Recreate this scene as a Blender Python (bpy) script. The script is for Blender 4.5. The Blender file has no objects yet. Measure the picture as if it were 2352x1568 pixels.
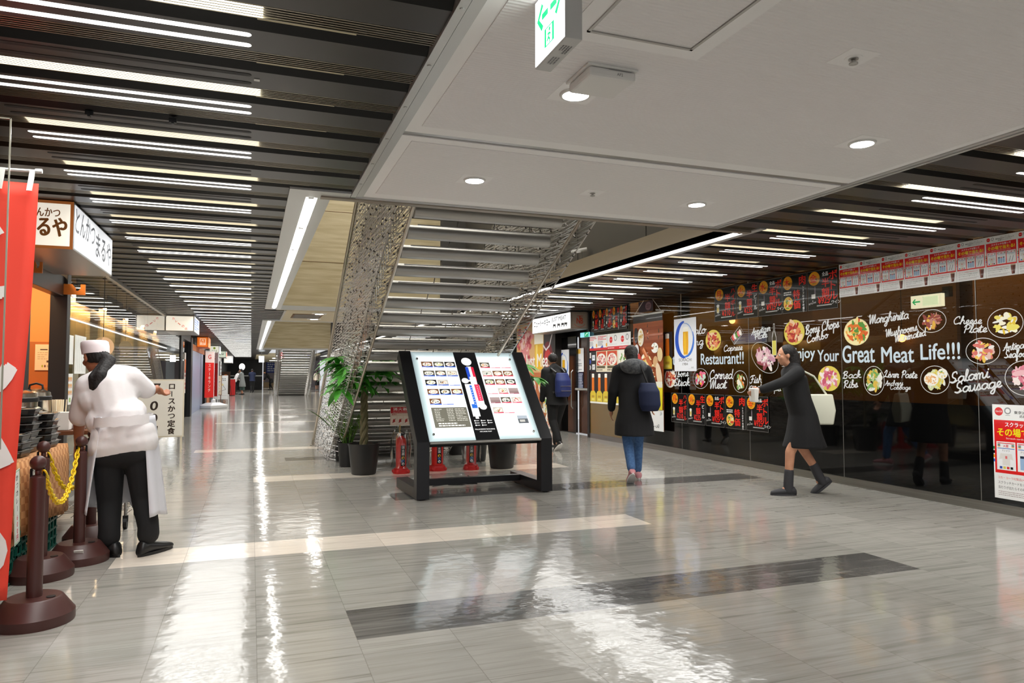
import bpy, math, random
from mathutils import Vector, Matrix
R = math.radians
S = bpy.context.scene
COL = S.collection

# ---------------------------------------------------------------- camera
CX, CY, FPX, CAMZ = 1176.0, 784.0, 1635.0, 1.30
PITCH = math.atan2(76.0, FPX)
YAW = math.atan(599.0 * math.cos(PITCH) / FPX)
cam_data = bpy.data.cameras.new('camera')
cam_data.sensor_width = 36.0
cam_data.lens = FPX / 2352.0 * 36.0
cam_data.clip_start = 0.05
cam_data.clip_end = 300
cam = bpy.data.objects.new('camera', cam_data)
COL.objects.link(cam)
cam.location = (0, 0, CAMZ)
cam.rotation_euler = (math.pi / 2 + PITCH, 0, -YAW)
S.camera = cam

# ---------------------------------------------------------------- world, exposure
world = bpy.data.worlds.new('world')
S.world = world
world.use_nodes = True
world.node_tree.nodes['Background'].inputs[0].default_value = (0.95, 0.97, 1.0, 1)
world.node_tree.nodes['Background'].inputs[1].default_value = 0.35
S.view_settings.view_transform = 'Standard'
S.view_settings.look = 'None'
S.view_settings.gamma = 1.0
S.view_settings.use_curve_mapping = False
S.view_settings.exposure = 1.05
TUBE = 2.3      # strength of the strip tubes
DOWN = 30.0      # downlights
RING = 4.0       # tubes round the stair opening

# ---------------------------------------------------------------- measuring helpers: pixel of the photo -> point on a real plane of the hall
_f = Vector((math.sin(YAW) * math.cos(PITCH), math.cos(YAW) * math.cos(PITCH), math.sin(PITCH)))
_r = Vector((math.cos(YAW), -math.sin(YAW), 0))
_u = _r.cross(_f)
def _ray(px, py): return _f + _r * ((px - CX) / FPX) + _u * ((CY - py) / FPX)
def at_x(px, py, X):
    d = _ray(px, py); t = X / d.x
    return Vector((X, d.y * t, CAMZ + d.z * t))
def at_y(px, py, Y):
    d = _ray(px, py); t = Y / d.y
    return Vector((d.x * t, Y, CAMZ + d.z * t))
def at_z(px, py, Z):
    d = _ray(px, py); t = (Z - CAMZ) / d.z
    return Vector((d.x * t, d.y * t, Z))

# ---------------------------------------------------------------- tagging
def tag(o, label=None, cat=None, group=None, kind=None):
    if label: o['label'] = label
    if cat: o['category'] = cat
    if group: o['group'] = group
    if kind: o['kind'] = kind
    return o
def thing(name, label, cat, loc=(0, 0, 0), rotz=0.0, group=None):
    o = bpy.data.objects.new(name, None)
    o.empty_display_size = 0.1
    COL.objects.link(o)
    o.location = loc
    o.rotation_euler = (0, 0, rotz)
    return tag(o, label, cat, group)
def dup(root, loc=None, rotz=None, label=None, group=None, scale=None):
    r = root.copy(); COL.objects.link(r)
    if loc is not None: r.location = loc
    if rotz is not None: r.rotation_euler = (0, 0, rotz)
    if scale is not None: r.scale = scale if hasattr(scale, '__len__') else (scale,) * 3
    if label: r['label'] = label
    if group: r['group'] = group
    for ch in list(root.children):
        c = ch.copy(); COL.objects.link(c); c.parent = r
        for g in list(ch.children):
            d = g.copy(); COL.objects.link(d); d.parent = c
    return r

# ---------------------------------------------------------------- materials
def srgb(r, g, b):
    def f(c):
        c /= 255.0
        return c / 12.92 if c <= 0.04045 else ((c + 0.055) / 1.055) ** 2.4
    return (f(r), f(g), f(b), 1.0)
MATS = {}
def mat(name, rgb=(200, 200, 200), rough=0.5, metal=0.0, spec=0.5, coat=0.0, noise=None, bump=None, emis=None, estr=0.0, trans=0.0, aniso=None, sss=0.0):
    """procedural principled material; noise=(scale xyz, second rgb, detail), bump=(scale, strength)"""
    m = bpy.data.materials.new(name); m.use_nodes = True
    nt = m.node_tree; N = nt.nodes; L = nt.links
    p = N['Principled BSDF']
    p.inputs['Base Color'].default_value = srgb(*rgb)
    p.inputs['Roughness'].default_value = rough
    p.inputs['Metallic'].default_value = metal
    p.inputs['Specular IOR Level'].default_value = spec
    p.inputs['Coat Weight'].default_value = coat
    p.inputs['Transmission Weight'].default_value = trans
    if emis:
        p.inputs['Emission Color'].default_value = srgb(*emis)
        p.inputs['Emission Strength'].default_value = estr
    if noise or bump:
        tc = N.new('ShaderNodeTexCoord')
    if noise:
        mp = N.new('ShaderNodeMapping'); mp.inputs['Scale'].default_value = noise[0]
        nz = N.new('ShaderNodeTexNoise'); nz.inputs['Scale'].default_value = 1.0
        nz.inputs['Detail'].default_value = noise[2] if len(noise) > 2 else 4
        mx = N.new('ShaderNodeValToRGB')
        mx.color_ramp.elements[0].position = 0.35; mx.color_ramp.elements[1].position = 0.68
        mx.color_ramp.elements[0].color = srgb(*rgb); mx.color_ramp.elements[1].color = srgb(*noise[1])
        L.new(tc.outputs['Object'], mp.inputs[0]); L.new(mp.outputs[0], nz.inputs['Vector'])
        L.new(nz.outputs[0], mx.inputs[0]); L.new(mx.outputs[0], p.inputs['Base Color'])
    if bump:
        bz = N.new('ShaderNodeTexNoise'); bz.inputs['Scale'].default_value = bump[0]; bz.inputs['Detail'].default_value = 3
        bp = N.new('ShaderNodeBump'); bp.inputs['Strength'].default_value = bump[1]; bp.inputs['Distance'].default_value = 0.02
        L.new(tc.outputs['Object'], bz.inputs['Vector']); L.new(bz.outputs[0], bp.inputs['Height']); L.new(bp.outputs[0], p.inputs['Normal'])
    MATS[name] = m
    return m
def emit(name, rgb, s):
    m = bpy.data.materials.new(name); m.use_nodes = True
    nt = m.node_tree; nt.nodes.remove(nt.nodes['Principled BSDF'])
    e = nt.nodes.new('ShaderNodeEmission'); e.inputs[0].default_value = srgb(*rgb); e.inputs[1].default_value = s
    nt.links.new(e.outputs[0], nt.nodes['Material Output'].inputs[0])
    MATS[name] = m
    return m
def glassmat(name, tint, refl=1.0, rough=0.0):
    """thin architectural pane: tinted see-through plus a Fresnel mirror"""
    m = bpy.data.materials.new(name); m.use_nodes = True
    nt = m.node_tree; N = nt.nodes; L = nt.links; N.remove(N['Principled BSDF'])
    t = N.new('ShaderNodeBsdfTransparent'); t.inputs[0].default_value = (*tint, 1)
    g = N.new('ShaderNodeBsdfGlossy'); g.inputs['Roughness'].default_value = rough
    fr = N.new('ShaderNodeFresnel'); fr.inputs[0].default_value = 1.5
    mu = N.new('ShaderNodeMath'); mu.operation = 'MULTIPLY'; mu.inputs[1].default_value = refl
    mu.use_clamp = True
    mx = N.new('ShaderNodeMixShader')
    ge = N.new('ShaderNodeNewGeometry'); inv = N.new('ShaderNodeMath'); inv.operation = 'SUBTRACT'; inv.inputs[0].default_value = 1.0; L.new(ge.outputs['Backfacing'], inv.inputs[1])
    m2 = N.new('ShaderNodeMath'); m2.operation = 'MULTIPLY'; L.new(mu.outputs[0], m2.inputs[0]); L.new(inv.outputs[0], m2.inputs[1])
    L.new(fr.outputs[0], mu.inputs[0]); L.new(m2.outputs[0], mx.inputs[0]); L.new(t.outputs[0], mx.inputs[1]); L.new(g.outputs[0], mx.inputs[2])
    L.new(mx.outputs[0], N['Material Output'].inputs[0])
    MATS[name] = m
    return m
def print_mat(name, rough=0.45, estr=0.0, spec=0.4, coat=0.0):
    m = bpy.data.materials.new(name); m.use_nodes = True
    nt = m.node_tree; p = nt.nodes['Principled BSDF']
    a = nt.nodes.new('ShaderNodeAttribute'); a.attribute_name = 'Col'
    nt.links.new(a.outputs['Color'], p.inputs['Base Color'])
    p.inputs['Roughness'].default_value = rough; p.inputs['Specular IOR Level'].default_value = spec
    p.inputs['Coat Weight'].default_value = coat
    if estr:
        nt.links.new(a.outputs['Color'], p.inputs['Emission Color'])
        p.inputs['Emission Strength'].default_value = estr
    MATS[name] = m
    return m

# ---------------------------------------------------------------- mesh builder
class MB:
    def __init__(s): s.v = []; s.f = []; s.m = []; s.c = []; s.mi = 0; s.col = None
    def face(s, idx): s.f.append(tuple(idx)); s.m.append(s.mi); s.c.append(s.col)
    def quad(s, a, b, c, d):
        n = len(s.v); s.v += [tuple(a), tuple(b), tuple(c), tuple(d)]; s.face((n, n + 1, n + 2, n + 3))
    def poly(s, pts):
        n = len(s.v); s.v += [tuple(p) for p in pts]; s.face(range(n, n + len(pts)))
    def box(s, x0, y0, z0, x1, y1, z1):
        n = len(s.v)
        s.v += [(x0, y0, z0), (x1, y0, z0), (x1, y1, z0), (x0, y1, z0), (x0, y0, z1), (x1, y0, z1), (x1, y1, z1), (x0, y1, z1)]
        for q in ((3, 2, 1, 0), (4, 5, 6, 7), (0, 1, 5, 4), (1, 2, 6, 5), (2, 3, 7, 6), (3, 0, 4, 7)): s.face([n + i for i in q])
    def obox(s, c, ax, ay, az):
        """box from centre and three half-axis vectors"""
        c = Vector(c); ax = Vector(ax); ay = Vector(ay); az = Vector(az); n = len(s.v)
        for sz in (-1, 1):
            for sx, sy in ((-1, -1), (1, -1), (1, 1), (-1, 1)): s.v.append(tuple(c + ax * sx + ay * sy + az * sz))
        for q in ((3, 2, 1, 0), (4, 5, 6, 7), (0, 1, 5, 4), (1, 2, 6, 5), (2, 3, 7, 6), (3, 0, 4, 7)): s.face([n + i for i in q])
    def grid(s, rows):
        """shared-vertex sheet from equal-length rows of points"""
        n = len(s.v); w = len(rows[0])
        for r in rows: s.v += [tuple(p) for p in r]
        for i in range(len(rows) - 1):
            for j in range(w - 1): s.face((n + i * w + j, n + i * w + j + 1, n + (i + 1) * w + j + 1, n + (i + 1) * w + j))
    def tube(s, pts, r, seg=8, closed=False, cap=True):
        pts = [Vector(p) for p in pts]; k = len(pts)
        rr = r if hasattr(r, '__len__') else [r] * k
        base = len(s.v); up = Vector((0, 0, 1)); prev = None
        for i, p in enumerate(pts):
            if closed: d = pts[(i + 1) % k] - pts[i - 1]
            else: d = pts[min(i + 1, k - 1)] - pts[max(i - 1, 0)]
            if d.length < 1e-9: d = Vector((0, 0, 1))
            d.normalize()
            if prev is None:
                a = up.cross(d)
                if a.length < 1e-3: a = Vector((1, 0, 0)).cross(d)
            else:
                a = prev - d * prev.dot(d)
                if a.length < 1e-4: a = up.cross(d)
            a.normalize(); prev = a; b = d.cross(a)
            for j in range(seg):
                t = 2 * math.pi * j / seg
                s.v.append(tuple(p + (a * math.cos(t) + b * math.sin(t)) * rr[i]))
        for i in range(k if closed else k - 1):
            i2 = (i + 1) % k
            for j in range(seg):
                j2 = (j + 1) % seg
                s.face((base + i * seg + j, base + i * seg + j2, base + i2 * seg + j2, base + i2 * seg + j))
        if cap and not closed:
            s.face([base + j for j in range(seg)][::-1]); s.face([base + (k - 1) * seg + j for j in range(seg)])
    def rings(s, rings, cap=True):
        """loft a list of equal-length point rings"""
        base = len(s.v); n = len(rings[0])
        for r in rings: s.v += [tuple(p) for p in r]
        for i in range(len(rings) - 1):
            for j in range(n):
                j2 = (j + 1) % n
                s.face((base + i * n + j, base + i * n + j2, base + (i + 1) * n + j2, base + (i + 1) * n + j))
        if cap:
            s.face([base + j for j in range(n)][::-1]); s.face([base + (len(rings) - 1) * n + j for j in range(n)])
    def loft(s, secs, seg=20):
        """secs: (centre, rx, ry) horizontal ellipses from bottom to top"""
        s.rings([[(c[0] + rx * math.cos(2 * math.pi * j / seg), c[1] + ry * math.sin(2 * math.pi * j / seg), c[2]) for j in range(seg)] for c, rx, ry in secs])
    def lathe(s, prof, c=(0, 0, 0), seg=24, cap=True):
        s.rings([[(c[0] + r * math.cos(2 * math.pi * j / seg), c[1] + r * math.sin(2 * math.pi * j / seg), c[2] + z) for j in range(seg)] for r, z in prof], cap)
    def ball(s, c, rx, ry=None, rz=None, seg=16, rot=None):
        ry = ry or rx; rz = rz or rx; rows = max(6, seg // 2); base = len(s.v)
        def add(x, y, z):
            v = Vector((x * rx, y * ry, z * rz))
            if rot: v = rot @ v
            s.v.append((c[0] + v.x, c[1] + v.y, c[2] + v.z))
        add(0, 0, -1)
        for i in range(1, rows):
            a = -math.pi / 2 + math.pi * i / rows
            for j in range(seg):
                t = 2 * math.pi * j / seg
                add(math.cos(a) * math.cos(t), math.cos(a) * math.sin(t), math.sin(a))
        add(0, 0, 1)
        top = len(s.v) - 1
        for j in range(seg):
            j2 = (j + 1) % seg
            s.face((base, base + 1 + j2, base + 1 + j))
            s.face((top, base + 1 + (rows - 2) * seg + j, base + 1 + (rows - 2) * seg + j2))
        for i in range(rows - 2):
            for j in range(seg):
                j2 = (j + 1) % seg
                s.face((base + 1 + i * seg + j, base + 1 + i * seg + j2, base + 1 + (i + 1) * seg + j2, base + 1 + (i + 1) * seg + j))
    def capsule(s, p0, p1, r0, r1, seg=12):
        """a tapered limb with round ends, closed"""
        p0 = Vector(p0); p1 = Vector(p1); d = p1 - p0; L = max(d.length, 1e-6); d.normalize()
        a = Vector((0, 0, 1)).cross(d)
        if a.length < 1e-3: a = Vector((1, 0, 0))
        a.normalize(); b = d.cross(a); rings = []
        for t in (-85, -60, -30, 0):
            rings.append((p0 + d * (r0 * math.sin(R(t))), r0 * math.cos(R(t))))
        for t in (0, 30, 60, 85):
            rings.append((p1 + d * (r1 * math.sin(R(t))), r1 * math.cos(R(t))))
        s.rings([[c + (a * math.cos(2 * math.pi * j / seg) + b * math.sin(2 * math.pi * j / seg)) * r for j in range(seg)] for c, r in rings])
    def limb(s, pts, rad, seg=12):
        for i in range(len(pts) - 1): s.capsule(pts[i], pts[i + 1], rad[i], rad[i + 1], seg)
    def build(s, name, material, parent=None, org=None, smooth=False, bevel=0.0, kind=None):
        me = bpy.data.meshes.new(name)
        vv = s.v
        if org is not None: vv = [(a[0] - org[0], a[1] - org[1], a[2] - org[2]) for a in vv]
        me.from_pydata(vv, [], s.f)
        for m in (material if isinstance(material, (list, tuple)) else [material]): me.materials.append(m)
        if any(s.m): me.polygons.foreach_set('material_index', s.m)
        if any(c is not None for c in s.c):
            ca = me.color_attributes.new('Col', 'FLOAT_COLOR', 'CORNER'); buf = []
            for f, c in zip(s.f, s.c): buf += list(c or (1, 1, 1, 1)) * len(f)
            ca.data.foreach_set('color', buf)
        if smooth:
            me.polygons.foreach_set('use_smooth', [True] * len(s.f))
            if smooth != 'all': me.set_sharp_from_angle(angle=R(smooth if smooth is not True else 40))
        me.update()
        o = bpy.data.objects.new(name, me); COL.objects.link(o)
        if parent: o.parent = parent
        if bevel:
            b = o.modifiers.new('bevel', 'BEVEL'); b.width = bevel; b.segments = 2; b.limit_method = 'ANGLE'
        if kind: o['kind'] = kind
        return o
    def build_remeshed(s, name, material, parent, voxel=0.012, it=4):
        """fuse overlapping limbs into one continuous skin"""
        o = s.build(name, material, parent)
        a = o.modifiers.new('skin', 'REMESH'); a.mode = 'VOXEL'; a.voxel_size = voxel
        b = o.modifiers.new('smooth', 'SMOOTH'); b.factor = 0.5; b.iterations = it
        dg = bpy.context.evaluated_depsgraph_get()
        me = bpy.data.meshes.new_from_object(o.evaluated_get(dg))
        o.modifiers.clear(); old = o.data; o.data = me; bpy.data.meshes.remove(old)
        me.polygons.foreach_set('use_smooth', [True] * len(me.polygons)); me.update()
        return o

# ---------------------------------------------------------------- lettering
_TX = {}
def text_mesh(s, bold=0.0):
    k = (s, 0.0); bold = 0.0
    if k not in _TX:
        c = bpy.data.curves.new('lettering', 'FONT'); c.body = s; c.offset = bold; c.resolution_u = 5
        o = bpy.data.objects.new('lettering', c); COL.objects.link(o)
        dg = bpy.context.evaluated_depsgraph_get()
        me = bpy.data.meshes.new_from_object(o.evaluated_get(dg))
        V = [(v.co.x, v.co.y) for v in me.vertices]; F = [tuple(p.vertices) for p in me.polygons]
        bpy.data.objects.remove(o); bpy.data.curves.remove(c); bpy.data.meshes.remove(me)
        if V:
            x0 = min(v[0] for v in V); x1 = max(v[0] for v in V); y0 = min(v[1] for v in V); y1 = max(v[1] for v in V)
        else: x0 = x1 = y0 = y1 = 0
        _TX[k] = (V, F, x0, x1, y0, y1)
    return _TX[k]

class Art:
    """flat printed artwork: coloured shapes stacked in thin layers on a real board (u right, v up, n out of the board);
    a shape only rises above the shapes it overlaps"""
    def __init__(s, o, u, v, step=0.0002):
        s.o = Vector(o); s.u = Vector(u); s.vv = Vector(v); s.n = s.u.cross(s.vv); s.mb = MB(); s.k = 0; s.step = step
        s.bend = None; s.bx = []
    def P(s, x, y, d=None):
        d = s.k * s.step if d is None else d
        return s.o + s.u * x + s.vv * y + s.n * (d + (s.bend(x, y) if s.bend else 0))
    def col(s, c): s.mb.col = srgb(*c)
    def lay(s, pts, extra=0):
        x0 = min(p[0] for p in pts); x1 = max(p[0] for p in pts); y0 = min(p[1] for p in pts); y1 = max(p[1] for p in pts)
        s.k = 1 + max([b[4] for b in s.bx if b[0] < x1 and b[2] > x0 and b[1] < y1 and b[3] > y0], default=0)
        s.bx.append((x0, y0, x1, y1, s.k + extra))
    def board(s, w, h, c, t=0.004, x=0, y=0):
        """the sheet itself, with thickness behind the print"""
        s.col(c); s.k = 0
        s.mb.obox(s.P(x + w / 2, y + h / 2, t / 2), s.u * w / 2, s.vv * h / 2, s.n * t / 2)
        s.o = s.o + s.n * t
        return s
    def rect(s, x0, y0, x1, y1, c): s.shape([(x0, y0), (x1, y0), (x1, y1), (x0, y1)], c)
    def shape(s, pts, c):
        s.col(c); s.lay(pts); s.mb.poly([s.P(*p) for p in pts])
    def ell(s, x, y, rx, ry, c, a0=0.0, n=24, rot=0.0, lay=True):
        s.col(c); cr, sr = math.cos(rot), math.sin(rot); q = []
        for i in range(n):
            t = 2 * math.pi * i / n + a0; px, py = rx * math.cos(t), ry * math.sin(t)
            q.append((x + px * cr - py * sr, y + px * sr + py * cr))
        if lay: s.lay(q)
        s.mb.poly([s.P(*p) for p in q])
    def ring(s, x, y, rx, ry, w, c, n=32, a0=0, a1=360, rot=0.0, taper=False):
        pts = []
        cr, sr = math.cos(rot), math.sin(rot)
        for i in range(n + 1):
            t = R(a0 + (a1 - a0) * i / n); px, py = rx * math.cos(t), ry * math.sin(t)
            pts.append((x + px * cr - py * sr, y + px * sr + py * cr))
        s.line(pts, w, c, taper)
    def line(s, pts, w, c, taper=False):
        s.col(c); s.lay(pts); L = []; k = len(pts)
        for i, p in enumerate(pts):
            a = pts[max(i - 1, 0)]; b = pts[min(i + 1, k - 1)]
            dx, dy = b[0] - a[0], b[1] - a[1]; l = math.hypot(dx, dy) or 1
            ww = w / 2 * ((0.25 + 0.75 * math.sin(math.pi * (i + 0.5) / k)) if taper else 1)
            L.append(((p[0] - dy / l * ww, p[1] + dx / l * ww), (p[0] + dy / l * ww, p[1] - dx / l * ww)))
        for (a, b), (d, e) in zip(L, L[1:]): s.mb.quad(s.P(*b), s.P(*e), s.P(*d), s.P(*a))
    def text(s, t, x, y, h, c, w=None, bold=0.0, shear=0.0, rot=0.0, align='l', sx=1.0):
        """h = height of the inked box; w = fitted width"""
        V, F, x0, x1, y0, y1 = text_mesh(t, bold)
        if not V: return
        s.col(c)
        ky = h / max(y1 - y0, 1e-3); kx = (w / max(x1 - x0, 1e-3)) if w else ky * sx
        W = (x1 - x0) * kx; ox = x - (W / 2 if align == 'c' else W if align == 'r' else 0)
        cr, sr = math.cos(rot), math.sin(rot); q = []
        for a, b in V:
            px = (a - x0) * kx + (b - y0) * ky * shear + ox - x; py = (b - y0) * ky
            q.append((x + px * cr - py * sr, y + px * sr + py * cr))
        s.lay(q); th = bold * h * .8
        for dx, dy in ((0, 0), (th, 0), (-th, 0), (th * .6, th * .6), (-th * .6, -th * .6), (0, -th * .7)) if th else ((0, 0),):
            base = len(s.mb.v); s.mb.v += [tuple(s.P(p[0] + dx, p[1] + dy)) for p in q]; s.k += .05
            for f in F: s.mb.face([base + i for i in f])
    def vtext(s, t, x, y, size, c, bold=0.0, pitch=1.05, sx=1.0, sizes=None):
        """vertical Japanese setting, x centre, y top"""
        yy = y
        for i, ch in enumerate(t):
            sz = sizes[i] if sizes else size
            if ch == 'ー':
                s.rect(x - sz * 0.06, yy - sz * 0.88, x + sz * 0.06, yy - sz * 0.12, c)
            elif ch != ' ':
                V, F, x0, x1, y0, y1 = text_mesh(ch, bold)
                hh = (y1 - y0) * sz; s.text(ch, x, yy - sz * 0.5 - hh / 2, hh, c, bold=bold, align='c', sx=sx)
            yy -= sz * pitch
    def food(s, x, y, rx, ry, pal, seed, n=46, plate=(235, 232, 222), rim=True, inner=0.8, rot=0.0, hollow=False):
        rnd = random.Random(seed)
        if hollow: s.ring(x, y, rx, ry, 0.006, (225, 225, 220), rot=rot)
        else:
            s.ell(x, y, rx, ry, plate, rot=rot)
            if rim: s.ell(x, y, rx * 0.93, ry * 0.93, tuple(min(255, int(v * 1.05)) for v in plate), rot=rot)
        cr, sr = math.cos(rot), math.sin(rot); s.lay([(x - rx, y - ry), (x + rx, y + ry)], int(n * 0.15) + 1)
        for i in range(n):
            a = rnd.uniform(0, 6.283); q = math.sqrt(rnd.random()) * inner * (0.78 if hollow else 0.92)
            px, py = rx * q * math.cos(a), ry * q * math.sin(a)
            k = rnd.uniform(0.08, 0.24) * min(rx, ry); s.k += 0.15
            s.ell(x + px * cr - py * sr, y + px * sr + py * cr, k * rnd.uniform(0.7, 2.2), k * rnd.uniform(0.4, 1), rnd.choice(pal), n=9, rot=rnd.uniform(0, 3.14), lay=False)
    def tiny(s, x0, y0, x1, y1, rows, c, seed=1, h=0.55):
        """rows of fine print too small to read in the photograph"""
        rnd = random.Random(seed); dy = (y1 - y0) / rows
        s.col(c); s.lay([(x0, y0), (x1, y1)])
        for i in range(rows):
            y = y1 - dy * (i + 0.5); x = x0; end = x1 - (x1 - x0) * rnd.choice((0, 0, 0.1, 0.35))
            while x < end:
                w = min(rnd.uniform(0.5, 1.6) * dy, end - x)
                s.mb.poly([s.P(x, y - dy * h / 2), s.P(x + w, y - dy * h / 2), s.P(x + w, y + dy * h / 2), s.P(x, y + dy * h / 2)]); x += w + dy * 0.25
    def beer(s, x, y, w, h, amber=(225, 150, 20), foam=0.16):
        """tall beer glass, foot at y"""
        def g(f): return w * (0.33 + 0.17 * f + 0.06 * math.sin(f * 5)) 
        lev = 1 - foam; n = 10
        def band(f0, f1, c):
            L = [(x - g(f0 + (f1 - f0) * i / n), y + h * (f0 + (f1 - f0) * i / n)) for i in range(n + 1)]
            s.shape(L + [(2 * x - p[0], p[1]) for p in L[::-1]][0:], c)
        band(0.0, lev, amber)
        s.rect(x - w * 0.16, y + h * 0.08, x - w * 0.05, y + h * lev * 0.95, tuple(min(255, int(v * 1.18 + 14)) for v in amber))
        band(lev, 1.0, (250, 246, 232))
        s.ell(x, y + h, g(1.0), w * 0.12, (255, 252, 245))
        s.rect(x - w * 0.36, y - h * 0.02, x + w * 0.36, y + h * 0.012, (240, 210, 150))
    def build(s, name, material, parent=None, org=None, kind=None):
        return s.mb.build(name, material, parent, org, kind=kind)
# ================================================================ materials of the hall
M = MATS
mat('white_paint', (243, 242, 241), 0.6)
mat('cream_panel', (205, 192, 160), 0.5)
mat('dark_slat', (66, 63, 61), 0.34, metal=0.7); mat('slat_return', (20, 19, 18), 0.3, metal=0.5)
mat('black_void', (14, 13, 12), 0.6)
mat('fin_metal', (150, 142, 124), 0.3, metal=0.9)
mat('beige_strip', (196, 186, 150), 0.5)
mat('alu', (178, 176, 172), 0.35, metal=0.9)
mat('alu_light', (205, 206, 204), 0.4, metal=0.6)
mat('steel', (168, 166, 160), 0.28, metal=1.0, noise=((0.6, 0.6, 60), (150, 147, 140)))
mat('bronze', (150, 140, 126), 0.42, metal=0.45)
mat('grey_wall', (74, 72, 69), 0.55)
mat('black_glass', (7, 7, 7), 0.04, spec=0.6)
mat('interior_dark', (122, 90, 58), 0.7)
mat('interior_amber', (136, 94, 36), 0.6)
mat('interior_gold', (150, 116, 48), 0.6)
mat('black_metal', (34, 34, 36), 0.4, metal=0.4)
mat('black_plastic', (24, 24, 25), 0.45)
mat('white_plastic', (226, 225, 222), 0.4)
mat('dark_frame', (36, 31, 28), 0.35, metal=0.3)
mat('paper_white', (236, 234, 228), 0.7)
mat('travertine', (206, 194, 162), 0.5, noise=((1.2, 1.2, 14), (180, 165, 128), 7), bump=(40, 0.1))
emit('tube_light', (255, 253, 246), TUBE)
emit('gap_light', (255, 252, 240), TUBE * 1.7)
emit('down_light', (255, 253, 250), DOWN)
emit('ring_tube', (255, 253, 248), RING)
emit('shaft_fill', (255, 250, 240), 3.4)
emit('warm_glow', (255, 200, 130), 4.0)
glassmat('clear_glass', (0.93, 0.95, 0.94), 1.0)
glassmat('shop_glass', (0.72, 0.76, 0.74), 1.5)
glassmat('brown_glass', (0.55, 0.50, 0.43), 1.5)
glassmat('film', (0.9, 0.9, 0.9), 3.2, 0.14)
print_mat('print'); print_mat('print_gloss', 0.15, coat=0.3); print_mat('print_lit', 0.3, .42); print_mat('print_sign', 0.35, 0.38)

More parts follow.
